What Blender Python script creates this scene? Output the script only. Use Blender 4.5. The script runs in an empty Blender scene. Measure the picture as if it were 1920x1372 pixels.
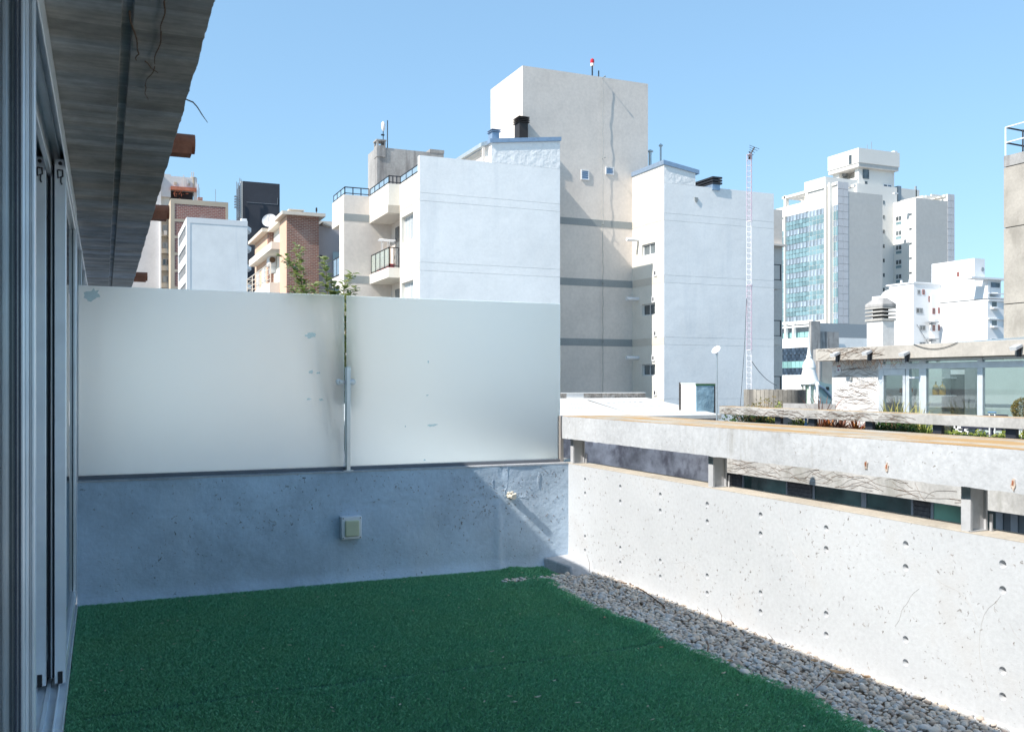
import bpy, bmesh, math, random
import numpy as np
from mathutils import Vector, Matrix

random.seed(7)
rng = np.random.default_rng(7)
S = bpy.context.scene
C = S.collection

# ------------------------------------------------------------------ camera, sky, sun, exposure
AZ = math.radians(23.47)      # the camera looks this far clockwise of +Y
F = 1762.0                    # focal length in photograph pixels
H = 1.55                      # eye height above the terrace floor
cam_d = bpy.data.cameras.new('camera')
cam = bpy.data.objects.new('camera', cam_d)
C.objects.link(cam)
cam.location = (0, 0, H)
cam.rotation_euler = (math.pi / 2, 0, -AZ)
cam_d.sensor_width = 36.0
cam_d.lens = 36.0 * F / 1920.0
cam_d.shift_y = 31.0 / 1920.0
cam_d.clip_start = 0.05
cam_d.clip_end = 6000
cam_d.dof.use_dof = True
cam_d.dof.focus_distance = 20.0
cam_d.dof.aperture_fstop = 8.0
S.camera = cam

SUN = Vector((-1.0, -0.19, 0.97)).normalized()
W = bpy.data.worlds.new('World')
S.world = W
W.use_nodes = True
_nt = W.node_tree
_bg = _nt.nodes['Background']
_sk = _nt.nodes.new('ShaderNodeTexSky')
_sk.sky_type = 'NISHITA'
_sk.sun_disc = False
_sk.sun_elevation = math.asin(SUN.z)
_sk.sun_rotation = math.atan2(SUN.x, SUN.y)
_sk.altitude = 0
_sk.air_density = 1.0
_sk.dust_density = 0.6
_sk.ozone_density = 1.6
_tint = _nt.nodes.new('ShaderNodeMix')
_tint.data_type = 'RGBA'
_tint.blend_type = 'MULTIPLY'
_tint.inputs[0].default_value = 1.0
_tint.inputs[7].default_value = (0.88, 1.25, 1.52, 1)
_gam = _nt.nodes.new('ShaderNodeGamma')      # a shallow clear sky: little brighter low down than overhead
_gam.inputs[1].default_value = 0.5
_nt.links.new(_sk.outputs[0], _gam.inputs[0])
_nt.links.new(_gam.outputs[0], _tint.inputs[6])
_nt.links.new(_tint.outputs[2], _bg.inputs[0])
_bg.inputs[1].default_value = 0.15

sun_d = bpy.data.lights.new('sun', 'SUN')
sun_d.energy = 3.4
sun_d.angle = math.radians(0.53)
sun_d.color = (1.0, 0.94, 0.86)
sun = bpy.data.objects.new('sun', sun_d)
C.objects.link(sun)
sun.location = (-30, -5, 40)
sun.rotation_euler = SUN.to_track_quat('Z', 'Y').to_euler()

S.view_settings.view_transform = 'Standard'
S.view_settings.look = 'None'
S.view_settings.gamma = 1.0
S.view_settings.exposure = 1.06
S.view_settings.use_curve_mapping = False
S.cycles.max_bounces = 8
S.cycles.transparent_max_bounces = 12
S.cycles.caustics_reflective = False
S.cycles.caustics_refractive = False

# ------------------------------------------------------------------ survey helpers: sight lines of the photograph onto real planes
SA, CA = math.sin(AZ), math.cos(AZ)
def _u(px): return (px - 960.0) / F
def XY(px, Y):                # X of the sight line px where it meets the plane Y
    u = _u(px); return Y * (SA + u * CA) / (CA - u * SA)
def YX(px, X):
    u = _u(px); return X * (CA - u * SA) / (SA + u * CA)
def ZY(px, py, Y):
    u = _u(px); return H + (717.0 - py) / F * Y / (CA - u * SA)
def ZX(px, py, X):
    u = _u(px); return H + (717.0 - py) / F * X / (SA + u * CA)
def PD(px, py, d):            # point at depth d
    u = _u(px); return Vector((d * (SA + u * CA), d * (CA - u * SA), H + (717.0 - py) / F * d))

# ------------------------------------------------------------------ mesh builder
class MB:
    def __init__(s): s.v = []; s.f = []; s.k = []
    def quad(s, *p):
        n = len(s.v); s.v += [tuple(q) for q in p]; s.f.append(tuple(range(n, n + len(p)))); return s
    def box(s, x0, x1, y0, y1, z0, z1):
        s.k.append((len(s.v), len(s.f)))
        if x0 > x1: x0, x1 = x1, x0
        if y0 > y1: y0, y1 = y1, y0
        if z0 > z1: z0, z1 = z1, z0
        n = len(s.v)
        s.v += [(x0,y0,z0),(x1,y0,z0),(x1,y1,z0),(x0,y1,z0),(x0,y0,z1),(x1,y0,z1),(x1,y1,z1),(x0,y1,z1)]
        for q in ((0,3,2,1),(4,5,6,7),(0,1,5,4),(1,2,6,5),(2,3,7,6),(3,0,4,7)):
            s.f.append(tuple(n + i for i in q))
        return s
    def prism(s, poly, axis, a, b):
        def P(p, t):
            return {'x': (t, p[0], p[1]), 'y': (p[0], t, p[1]), 'z': (p[0], p[1], t)}[axis]
        n = len(s.v); k = len(poly); s.k.append((n, len(s.f)))
        s.v += [P(p, a) for p in poly] + [P(p, b) for p in poly]
        s.f.append(tuple(range(n, n + k))); s.f.append(tuple(range(n + 2 * k - 1, n + k - 1, -1)))
        for i in range(k):
            j = (i + 1) % k
            s.f.append((n + i, n + k + i, n + k + j, n + j))
        return s
    def cyl(s, p0, p1, r0, r1=None, n=12, caps=True):
        r1 = r0 if r1 is None else r1
        s.k.append((len(s.v), len(s.f)))
        p0 = Vector(p0); p1 = Vector(p1); d = (p1 - p0).normalized()
        a = d.orthogonal().normalized(); b = d.cross(a); m = len(s.v)
        for p, r in ((p0, r0), (p1, r1)):
            for i in range(n):
                t = 2 * math.pi * i / n
                s.v.append(tuple(p + a * (r * math.cos(t)) + b * (r * math.sin(t))))
        for i in range(n):
            j = (i + 1) % n; s.f.append((m + i, m + j, m + n + j, m + n + i))
        if caps:
            s.f.append(tuple(range(m + n - 1, m - 1, -1))); s.f.append(tuple(range(m + n, m + 2 * n)))
        return s
    def tube(s, pts, r, n=5):
        pts = [Vector(p) for p in pts]; m = len(s.v); k = len(pts); s.k.append((m, len(s.f)))
        rs = r if isinstance(r, (list, tuple)) else [r] * k
        prev = None
        for i, p in enumerate(pts):
            d = (pts[min(i + 1, k - 1)] - pts[max(i - 1, 0)])
            if d.length < 1e-9: d = Vector((0, 0, 1))
            d.normalize()
            a = d.orthogonal().normalized() if prev is None else (prev - d * prev.dot(d)).normalized()
            prev = a; b = d.cross(a)
            for q in range(n):
                t = 2 * math.pi * q / n
                s.v.append(tuple(p + a * (rs[i] * math.cos(t)) + b * (rs[i] * math.sin(t))))
        for i in range(k - 1):
            for q in range(n):
                w = (q + 1) % n
                s.f.append((m + i*n + q, m + i*n + w, m + (i+1)*n + w, m + (i+1)*n + q))
        s.f.append(tuple(range(m + n - 1, m - 1, -1))); s.f.append(tuple(range(m + (k-1)*n, m + k*n)))
        return s
    def lathe(s, c, prof, n=20):
        m = len(s.v); k = len(prof)
        for r, z in prof:
            for i in range(n):
                t = 2 * math.pi * i / n
                s.v.append((c[0] + r * math.cos(t), c[1] + r * math.sin(t), c[2] + z))
        for j in range(k - 1):
            for i in range(n):
                w = (i + 1) % n
                s.f.append((m + j*n + i, m + j*n + w, m + (j+1)*n + w, m + (j+1)*n + i))
        s.f.append(tuple(range(m + n - 1, m - 1, -1))); s.f.append(tuple(range(m + (k-1)*n, m + k*n)))
        return s
    def add(s, o):
        n = len(s.v); s.v += o.v; s.f += [tuple(n + i for i in q) for q in o.f]; return s
    def bbox(s):
        a = np.array(s.v); return a.min(0), a.max(0)

ROOT = {}
def mesh_from(mb, off, name, fix=True, smooth=True):
    me = bpy.data.meshes.new(name)
    ox, oy, oz = off
    me.from_pydata([(x - ox, y - oy, z - oz) for x, y, z in mb.v], [], mb.f)
    if fix:
        b = bmesh.new(); b.from_mesh(me); bmesh.ops.recalc_face_normals(b, faces=b.faces); b.to_mesh(me); b.free()
    if smooth and len(me.polygons):
        me.polygons.foreach_set('use_smooth', [True] * len(me.polygons))
        me.set_sharp_from_angle(angle=math.radians(38))
    me.update()
    return me
def _link(name, me, mat, parent, off, bev):
    o = bpy.data.objects.new(name, me); C.objects.link(o)
    if mat is not None: me.materials.append(mat)
    if parent is not None: o.parent = parent
    ROOT[o.name] = off
    if bev:
        m = o.modifiers.new('edge', 'BEVEL'); m.width = bev; m.segments = 2; m.limit_method = 'ANGLE'; m.angle_limit = math.radians(40)
    return o
def thing(name, label, cat, loc, group=None):
    o = bpy.data.objects.new(name, None); C.objects.link(o); o.location = loc; o.empty_display_size = 0.2
    o['label'] = label; o['category'] = cat
    if group: o['group'] = group
    ROOT[o.name] = tuple(loc)
    return o
def part(name, mb, mat, parent, label=None, bev=0, kind=None, fix=True, smooth=True):
    off = ROOT[parent.name]
    o = _link(name, mesh_from(mb, off, name, fix, smooth), mat, parent, off, bev)
    if label: o['label'] = label
    if kind: o['kind'] = kind
    return o
def parts(name, mb, mat, parent, **kw):
    """each primitive of the builder becomes a part of its own"""
    ks = mb.k + [(len(mb.v), len(mb.f))]
    for (a, b), (c, d) in zip(ks[:-1], ks[1:]):
        q = MB(); q.v = mb.v[a:c]; q.f = [tuple(i - a for i in f) for f in mb.f[b:d]]
        part(name, q, mat, parent, **kw)
def single(name, mb, mat, label, cat, group=None, bev=0, kind=None, loc=None, fix=True, smooth=True):
    if loc is None:
        lo, hi = mb.bbox(); loc = ((lo[0]+hi[0])/2, (lo[1]+hi[1])/2, lo[2])
    loc = tuple(float(c) for c in loc)
    o = _link(name, mesh_from(mb, loc, name, fix, smooth), mat, None, loc, bev)
    o.location = loc; o['label'] = label; o['category'] = cat
    if group: o['group'] = group
    if kind: o['kind'] = kind
    return o
def struct(name, mb, mat, parent=None, bev=0):
    off = ROOT[parent.name] if parent else (0, 0, 0)
    o = _link(name, mesh_from(mb, off, name), mat, parent, off, bev)
    o['kind'] = 'structure'
    return o
def dup(o, loc, label=None, parent=None, rot=None, scale=None):
    c = o.copy(); C.objects.link(c)
    if parent is not None: c.parent = parent
    else:
        c.location = loc
        if rot is not None: c.rotation_euler = rot
        if scale is not None: c.scale = scale
        if label: c['label'] = label
    for ch in list(o.children): dup(ch, None, parent=c)
    return c

# ------------------------------------------------------------------ materials
def _new(name):
    m = bpy.data.materials.new(name); m.use_nodes = True
    return m, m.node_tree, m.node_tree.nodes, m.node_tree.links
class G:
    """tiny node helper"""
    def __init__(s, nt):
        s.nt = nt; s.N = nt.nodes; s.L = nt.links
        s.tc = s.N.new('ShaderNodeTexCoord')
    def coord(s, scale=(1,1,1), src='Object'):
        m = s.N.new('ShaderNodeMapping'); m.inputs['Scale'].default_value = scale
        s.L.new(s.tc.outputs[src], m.inputs['Vector']); return m.outputs[0]
    def noise(s, scale, detail=4, rough=0.55, vec=(1,1,1), dist=0.0):
        n = s.N.new('ShaderNodeTexNoise'); n.inputs['Scale'].default_value = scale
        n.inputs['Detail'].default_value = detail; n.inputs['Roughness'].default_value = rough
        n.inputs['Distortion'].default_value = dist
        s.L.new(s.coord(vec), n.inputs['Vector']); return n.outputs['Fac']
    def voro(s, scale, vec=(1,1,1), feature='F1', out='Distance'):
        n = s.N.new('ShaderNodeTexVoronoi'); n.feature = feature; n.inputs['Scale'].default_value = scale
        s.L.new(s.coord(vec), n.inputs['Vector']); return n.outputs[out]
    def ramp(s, fac, lo, hi, a=0.0, b=1.0):
        n = s.N.new('ShaderNodeMapRange'); n.interpolation_type = 'SMOOTHSTEP'
        n.inputs[1].default_value = lo; n.inputs[2].default_value = hi; n.inputs[3].default_value = a; n.inputs[4].default_value = b
        s.L.new(fac, n.inputs[0]); return n.outputs[0]
    def math(s, op, a, b=None):
        n = s.N.new('ShaderNodeMath'); n.operation = op
        for i, q in enumerate((a, b)):
            if q is None: continue
            if isinstance(q, (int, float)): n.inputs[i].default_value = q
            else: s.L.new(q, n.inputs[i])
        return n.outputs[0]
    def mix(s, fac, a, b, mode='MIX'):
        n = s.N.new('ShaderNodeMix'); n.data_type = 'RGBA'; n.blend_type = mode
        for i, q in ((0, fac), (6, a), (7, b)):
            if isinstance(q, (int, float)): n.inputs[i].default_value = q
            elif isinstance(q, (tuple, list)): n.inputs[i].default_value = tuple(q)[:3] + (1,)
            else: s.L.new(q, n.inputs[i])
        return n.outputs[2]
    def bump(s, h, strength, dist=0.01, normal=None):
        n = s.N.new('ShaderNodeBump'); n.inputs['Strength'].default_value = strength; n.inputs['Distance'].default_value = dist
        s.L.new(h, n.inputs['Height'])
        if normal is not None: s.L.new(normal, n.inputs['Normal'])
        return n.outputs[0]
    def sep(s, src='Object'):
        n = s.N.new('ShaderNodeSeparateXYZ'); s.L.new(s.tc.outputs[src], n.inputs[0]); return n.outputs
def P(m): return m.node_tree.nodes['Principled BSDF']

def surf(name, col, rough=0.85, var=0.12, vs=1.2, fine=0.08, fs=35, bump=0.15, bs=60, bd=0.004, streak=0.0, ss=(5, 5, 0.35), scol=(0.25, 0.24, 0.22),
         specks=0.0, sps=38, spcol=(0.10, 0.08, 0.07), spec=0.3, metal=0.0, lump=0.0, ls=4.0, ld=0.03, st=(0.52, 0.75)):
    m, nt, N, L = _new(name); g = G(nt); p = P(m)
    n1 = g.noise(vs, 5, 0.6); n2 = g.noise(fs, 3, 0.6)
    k = g.math('ADD', g.ramp(n1, 0.25, 0.75, 1 - var, 1 + var), g.ramp(n2, 0.25, 0.75, -fine, fine))
    n = N.new('ShaderNodeMix'); n.data_type = 'RGBA'; n.blend_type = 'MULTIPLY'; n.inputs[0].default_value = 1; n.inputs[6].default_value = (*col, 1)
    L.new(k, n.inputs[7]); c = n.outputs[2]
    if streak:
        f = g.math('MULTIPLY', g.ramp(g.noise(1.0, 4, 0.65, ss), st[0], st[1]), streak)
        c = g.mix(f, c, scol)
    if specks:
        a = g.ramp(g.noise(sps, 2, 0.5, (1, 1, 1), 1.5), 0.66, 0.74); b = g.ramp(g.noise(2.2, 3, 0.5), 0.42, 0.62)
        c = g.mix(g.math('MULTIPLY', g.math('MULTIPLY', a, b), specks), c, spcol)
    L.new(c, p.inputs['Base Color'])
    p.inputs['Roughness'].default_value = rough; p.inputs['Specular IOR Level'].default_value = spec; p.inputs['Metallic'].default_value = metal
    nor = None
    if lump: nor = g.bump(g.noise(ls, 4, 0.55), lump, ld)
    if bump: nor = g.bump(g.noise(bs, 4, 0.6), bump, bd, nor)
    if nor is not None: L.new(nor, p.inputs['Normal'])
    return m
def plain(name, col, rough=0.5, metal=0.0, spec=0.5):
    m, nt, N, L = _new(name); p = P(m); g = G(nt)
    k = g.ramp(g.noise(6, 3), 0.3, 0.7, 0.93, 1.05)
    n = N.new('ShaderNodeMix'); n.data_type = 'RGBA'; n.blend_type = 'MULTIPLY'; n.inputs[0].default_value = 1; n.inputs[6].default_value = (*col, 1)
    L.new(k, n.inputs[7]); L.new(n.outputs[2], p.inputs['Base Color'])
    p.inputs['Roughness'].default_value = rough; p.inputs['Metallic'].default_value = metal; p.inputs['Specular IOR Level'].default_value = spec
    return m
def brickmat(name, c1, c2, mortar, w=0.24, h=0.08, axis='y'):
    m, nt, N, L = _new(name); p = P(m); g = G(nt)
    sp = g.sep(); cb = N.new('ShaderNodeCombineXYZ')
    L.new(sp[0 if axis == 'y' else 1], cb.inputs[0]); L.new(sp[2], cb.inputs[1])
    b = N.new('ShaderNodeTexBrick'); b.inputs['Scale'].default_value = 1.0
    b.inputs['Color1'].default_value = (*c1, 1); b.inputs['Color2'].default_value = (*c2, 1); b.inputs['Mortar'].default_value = (*mortar, 1)
    b.inputs['Brick Width'].default_value = w; b.inputs['Row Height'].default_value = h; b.inputs['Mortar Size'].default_value = h * 0.14
    b.inputs['Bias'].default_value = -0.1
    L.new(cb.outputs[0], b.inputs['Vector'])
    c = g.mix(g.ramp(g.noise(0.7, 5, 0.6), 0.5, 0.8, 0, 0.45), b.outputs['Color'], (0.5, 0.42, 0.38))
    L.new(c, p.inputs['Base Color']); p.inputs['Roughness'].default_value = 0.9
    L.new(g.bump(b.outputs['Fac'], -0.5, 0.01), p.inputs['Normal'])
    return m
def glassy(name, col, rough=0.05, var=0.3, vs=(0.7, 0.7, 0.7), spec=0.8):
    m, nt, N, L = _new(name); p = P(m); g = G(nt)
    k = g.ramp(g.noise(1.0, 3, 0.5, vs), 0.35, 0.65, 1 - var, 1 + var)
    oi = N.new('ShaderNodeObjectInfo'); r = g.ramp(oi.outputs['Random'], 0, 1, 0.8, 1.2)
    n = N.new('ShaderNodeMix'); n.data_type = 'RGBA'; n.blend_type = 'MULTIPLY'; n.inputs[0].default_value = 1; n.inputs[6].default_value = (*col, 1)
    L.new(g.math('MULTIPLY', k, r), n.inputs[7]); L.new(n.outputs[2], p.inputs['Base Color'])
    p.inputs['Roughness'].default_value = rough; p.inputs['Specular IOR Level'].default_value = spec
    return m
def clearglass(name, tint=(0.9, 0.97, 0.96), refl=0.14, rough=0.02):
    m, nt, N, L = _new(name); N.remove(P(m)); out = N['Material Output']
    t = N.new('ShaderNodeBsdfTransparent'); t.inputs[0].default_value = (*tint, 1)
    gl = N.new('ShaderNodeBsdfGlossy'); gl.inputs['Roughness'].default_value = rough
    fr = N.new('ShaderNodeFresnel'); fr.inputs[0].default_value = 1.5
    mr = N.new('ShaderNodeMapRange'); mr.inputs[3].default_value = refl * 0.4; mr.inputs[4].default_value = 0.85 if refl > 0.13 else 0.5
    L.new(fr.outputs[0], mr.inputs[0])
    mx = N.new('ShaderNodeMixShader'); L.new(mr.outputs[0], mx.inputs[0]); L.new(t.outputs[0], mx.inputs[1]); L.new(gl.outputs[0], mx.inputs[2])
    L.new(mx.outputs[0], out.inputs[0])
    return m
def leafmat(name, c1, c2, rough=0.5):
    m, nt, N, L = _new(name); p = P(m); g = G(nt)
    ge = N.new('ShaderNodeNewGeometry')
    c = g.mix(ge.outputs['Random Per Island'], c1, c2)
    L.new(c, p.inputs['Base Color']); p.inputs['Roughness'].default_value = rough; p.inputs['Specular IOR Level'].default_value = 0.35
    out = N['Material Output']; tr = N.new('ShaderNodeBsdfTranslucent'); L.new(c, tr.inputs[0])
    mx = N.new('ShaderNodeMixShader'); mx.inputs[0].default_value = 0.3
    L.new(p.outputs[0], mx.inputs[1]); L.new(tr.outputs[0], mx.inputs[2]); L.new(mx.outputs[0], out.inputs[0])
    return m

# ------------------------------------------------------------------ material set
M = {}
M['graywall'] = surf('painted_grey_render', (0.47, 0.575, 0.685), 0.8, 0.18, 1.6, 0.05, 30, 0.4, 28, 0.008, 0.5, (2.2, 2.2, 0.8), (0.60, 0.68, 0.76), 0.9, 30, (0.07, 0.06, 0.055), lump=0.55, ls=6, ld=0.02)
M['parapet'] = surf('white_fair_faced_concrete', (0.495, 0.515, 0.54), 0.85, 0.08, 1.1, 0.05, 40, 0.3, 70, 0.004, 0.55, (2.2, 2.2, 2.2), (0.47, 0.47, 0.475), 0.8, 36, (0.14, 0.12, 0.11), lump=0.12, ls=8, ld=0.01)
M['sandtop'] = surf('weathered_cap', (0.50, 0.45, 0.38), 0.9, 0.15, 3, 0.1, 40, 0.3, 60, 0.004)
M['beam'] = surf('beam_concrete', (0.475, 0.495, 0.52), 0.85, 0.14, 1.5, 0.09, 30, 0.45, 40, 0.006, 0.85, (8, 8, 1.6), (0.31, 0.305, 0.285), 0.9, 30, (0.2, 0.18, 0.16), st=(0.55, 0.8))
M['rust'] = surf('rust_stained_cap', (0.45, 0.41, 0.34), 0.9, 0.22, 3.5, 0.12, 30, 0.4, 60, 0.004, 0.95, (7, 1.3, 1), (0.46, 0.27, 0.10), st=(0.42, 0.60))
M['slab'] = None
M['floor'] = surf('terrace_screed', (0.30, 0.29, 0.27), 0.9, 0.2, 2)
M['alu'] = plain('anodised_aluminium', (0.92, 0.96, 1.0), 0.3, 0.3)
M['aludark'] = plain('rubber_gasket', (0.07, 0.085, 0.12), 0.6)
M['black'] = plain('black_plastic', (0.015, 0.015, 0.017), 0.45)
M['steel'] = plain('brushed_steel', (0.62, 0.63, 0.64), 0.32, 0.9)
M['railslate'] = plain('grey_channel', (0.16, 0.17, 0.19), 0.55, 0.3)
M['postpaint'] = surf('grey_painted_steel', (0.45, 0.46, 0.48), 0.6, 0.1, 4, 0.06, 40, 0.1, 60, 0.002, 0.8, (8, 8, 2), (0.25, 0.14, 0.08), st=(0.66, 0.8))
M['whiteplastic'] = plain('white_plastic', (0.75, 0.76, 0.78), 0.4)
M['lens'] = plain('yellowed_lens', (0.58, 0.60, 0.42), 0.45)
M['mortar'] = surf('lime_mortar', (0.45, 0.46, 0.48), 0.9, 0.15, 6, 0.1, 40, 0.5, 50, 0.006)
M['terracotta'] = surf('rusty_terracotta', (0.30, 0.11, 0.06), 0.8, 0.25, 9, 0.1, 40, 0.3, 60, 0.004)
M['bark'] = surf('dry_stem', (0.16, 0.10, 0.065), 0.9, 0.2, 8)
M['roomwall'] = plain('room_paint', (0.35, 0.36, 0.38), 0.8)
M['paneglass'] = clearglass('window_glass', (0.75, 0.85, 0.85), 0.2, 0.015)

def slabmat():
    m, nt, N, L = _new('board_marked_concrete'); g = G(nt); p = P(m)
    bd_ = N.new('ShaderNodeTexWhiteNoise'); bd_.noise_dimensions = '1D'; L.new(g.math('FLOOR', g.math('MULTIPLY', g.sep()[1], 9.0)), bd_.inputs['W'])
    a = g.noise(1.0, 6, 0.68, (2.2, 34, 6)); b = g.noise(1.0, 3, 0.5, (0.7, 3.2, 2)); c3 = g.noise(1.0, 5, 0.7, (9, 120, 20))
    k = g.math('MULTIPLY', g.ramp(a, 0.3, 0.72, 0.86, 1.14), g.ramp(bd_.outputs['Value'], 0, 1, 0.84, 1.16)); k = g.math('MULTIPLY', k, g.ramp(g.noise(1.0, 4, 0.7, (5, 5, 5)), 0.3, 0.7, 0.78, 1.2)); k = g.math('MULTIPLY', k, g.ramp(c3, 0.3, 0.7, 0.92, 1.08))
    c = g.mix(g.ramp(b, 0.38, 0.62), (0.44, 0.46, 0.485), (0.47, 0.44, 0.41))
    n = N.new('ShaderNodeMix'); n.data_type = 'RGBA'; n.blend_type = 'MULTIPLY'; n.inputs[0].default_value = 1
    L.new(c, n.inputs[6]); L.new(k, n.inputs[7]); L.new(n.outputs[2], p.inputs['Base Color'])
    p.inputs['Roughness'].default_value = 0.9; p.inputs['Specular IOR Level'].default_value = 0.2
    L.new(g.bump(g.math('ADD', a, g.math('MULTIPLY', c3, 0.5)), 0.35, 0.003), p.inputs['Normal'])
    return m
M['slab'] = slabmat()

def frostmat():
    m, nt, N, L = _new('acid_etched_glass'); g = G(nt); p = P(m); out = N['Material Output']
    # clear smears where the etching has been wetted or rubbed off
    p.inputs['Base Color'].default_value = (0.86, 0.92, 0.93, 1); p.inputs['Roughness'].default_value = 0.28; p.inputs['Specular IOR Level'].default_value = 0.35
    tr = N.new('ShaderNodeBsdfTranslucent'); tr.inputs[0].default_value = (0.95, 0.99, 0.99, 1)
    rf = N.new('ShaderNodeBsdfGlass'); rf.distribution = 'MULTI_GGX'; rf.inputs['Roughness'].default_value = 0.9; rf.inputs['IOR'].default_value = 1.10; rf.inputs[0].default_value = (0.955, 0.997, 1.0, 1)
    a = N.new('ShaderNodeMixShader'); a.inputs[0].default_value = 0.95; L.new(tr.outputs[0], a.inputs[1]); L.new(rf.outputs[0], a.inputs[2])
    b = N.new('ShaderNodeMixShader'); b.inputs[0].default_value = 0.03; L.new(a.outputs[0], b.inputs[1]); L.new(p.outputs[0], b.inputs[2])
    L.new(b.outputs[0], out.inputs[0])
    return m
M['frost'] = frostmat()
M['smear'] = clearglass('wet_smear', (0.76, 0.86, 0.90), 0.12, 0.2)

# ------------------------------------------------------------------ setting: ground far below, terraces
M['city'] = surf('city_ground', (0.16, 0.16, 0.155), 0.9, 0.3, 0.02, 0.1, 0.4)
struct('ground', MB().quad((-3000, -3000, -24), (3000, -3000, -24), (3000, 3000, -24), (-3000, 3000, -24)), M['city'])
struct('terrace_floor', MB().box(-0.165, 3.82, -8, 7.3, -0.30, -0.012), M['floor'])
struct('neighbour_floor', MB().box(-0.165, 3.82, 7.3, 14, -0.30, -0.012), surf('brightened_floor', (0.74, 0.74, 0.72), 0.7, 0.05))  # hidden floor, made white to brighten the frosted glass from behind
struct('room_floor', MB().box(-6, -0.42, -8, 14, -0.30, 0.02), M['roomwall'])

# own building: rooms behind the doors, and the roof slab over them
ob = thing('apartment_block', 'low apartment with glass doors under a dark board-marked concrete roof', 'building', (-3, 3, -0.3))
part('wall', MB().box(-6.2, -6.0, -8, 14, -24, 3.1), M['roomwall'], ob)
part('wall', MB().box(-6.0, -0.42, -8.2, -8.0, -24, 2.75), M['roomwall'], ob)
part('wall', MB().box(-6.0, -0.42, 7.20, 7.40, 0.02, 2.75), M['roomwall'], ob)
part('wall', MB().box(-6.0, -0.42, 14.0, 14.2, -24, 2.75), M['roomwall'], ob)

GX0, GX1 = 0.052, 0.090       # drip groove in the soffit
def slab_mb():
    mb = MB(); ys = sorted(list(np.arange(-2.0, 14.01, 0.03)) + [k / 9.0 + e for k in range(-17, 126) for e in (-0.0008, 0.0008)]); rr = random.Random(3); BZ = [rr.uniform(-0.0016, 0.0016) for _ in range(97)]
    prof = lambda j, j2: [(-6, 2.75), (GX0, 2.75), (GX0 + 0.003, 2.768), (GX1 - 0.003, 2.768), (GX1, 2.75), (0.322 + j, 2.752 + j2), (0.328 + j * 0.4, 2.80), (0.328, 3.20), (-6, 3.20)]
    rings = []
    for y in ys:
        j = 0.0016 * math.sin(y * 7.3) + 0.0014 * math.sin(y * 17.1 + 1) + rr.uniform(-0.0012, 0.0012) + (rr.uniform(-0.006, 0.004) if rr.random() < 0.07 else 0); j2 = rr.uniform(-0.0006, 0.0006)
        bz_ = BZ[int(math.floor(y * 9.0)) % 97]; n = len(mb.v); q = prof(j, j2); q = [(x, z + (bz_ if z < 2.76 and x > -1 else 0)) for x, z in q]; mb.v += [(x, y, z) for x, z in q]; rings.append(n)
    k = 9
    for a, b in zip(rings[:-1], rings[1:]):
        for i in range(k): mb.f.append((a + i, a + (i + 1) % k, b + (i + 1) % k, b + i))
    mb.f.append(tuple(range(rings[0], rings[0] + k))); mb.f.append(tuple(range(rings[-1] + k - 1, rings[-1] - 1, -1)))
    return mb
rs = part('roof_slab', slab_mb(), M['slab'], ob, 'dark board-marked concrete roof slab with a drip groove')
for px, py, sc in ((349, 274, 1.0), (302, 400, 0.95), (262, 520, 0.9)):
    # half-round clay spouts that drain the roof through the slab edge
    z = 2.90; d = F * (z - H) / (717 - py); y = PD(px, py, d).y
    xe = XY(px + 16 * sc, y); mb = MB(); n = 14; r = 0.062
    outer = [(y + r * math.cos(math.pi * i / n), z - 0.02 + r * 1.0 * math.sin(math.pi * i / n)) for i in range(n + 1)]
    inner = [(y + (r - 0.012) * math.cos(math.pi * i / n), z - 0.02 + (r - 0.012) * math.sin(math.pi * i / n)) for i in range(n, -1, -1)]
    mb.prism([(y + .055 * math.cos(t), z + .012 + .055 * math.sin(t)) for t in np.linspace(0, 6.2832, 21)[:-1]] , 'x', 0.30, xe)
    mb.prism([(y - r * 0.9, z - 0.055), (y + r * 0.9, z - 0.055), (y + r * 0.9, z - 0.043), (y - r * 0.9, z - 0.043)], 'x', 0.30, xe - 0.02)
    mb.prism([(y - r * 0.85, z - 0.043), (y - r * 0.85 + 0.012, z - 0.043), (y - r * 0.85 + 0.012, z), (y - r * 0.85, z)], 'x', 0.30, xe - 0.02)
    part('drain_spout', mb, M['terracotta'], rs)

# dead creeper stems on the soffit, and one twig hanging off its edge
def wander(p, d, step, n, jit, keep=None, rr=random):
    pts = [Vector(p)]; d = Vector(d).normalized()
    for _ in range(n):
        d = (d + Vector((rr.uniform(-jit, jit), rr.uniform(-jit, jit), rr.uniform(-jit, jit)))).normalized()
        q = pts[-1] + d * step
        if keep: q = keep(q)
        pts.append(q)
    return pts
mb = MB(); mb_b = MB(); rr = random.Random(5)
soff = lambda q: Vector((q.x, q.y, 2.742))
def soffit_at(px, py):
    d = F * (2.742 - H) / (717 - py); return PD(px, py, d)
for a, b, r in (((243, 22), (258, 95), 0.004), ((258, 95), (256, 112), 0.003), ((308, 2), (302, 60), 0.003), ((302, 60), (290, 118), 0.0028), ((272, 115), (296, 135), 0.0025), ((290, 125), (272, 160), 0.002), ((272, 160), (278, 186), 0.002)):
    A_, B_ = soffit_at(*a), soffit_at(*b); pts = []
    for t in np.linspace(0, 1, 9):
        q = A_.lerp(B_, float(t)); q.x += 0.007 * math.sin(t * 5 + a[0]) * math.sin(3.14 * t); q.y += 0.006 * math.sin(t * 7 + a[1]) * math.sin(3.14 * t); q.z -= 0.004 * t; pts.append(q)
    (mb if a[0] < 265 and a[1] < 200 else mb_b).tube(pts, [r * (1 - 0.5 * t) for t in np.linspace(0, 1, 9)], 5)
single('creeper_stem', mb, M['bark'], 'short brown creeper stem beside the groove under the roof slab', 'creeper')
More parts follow.
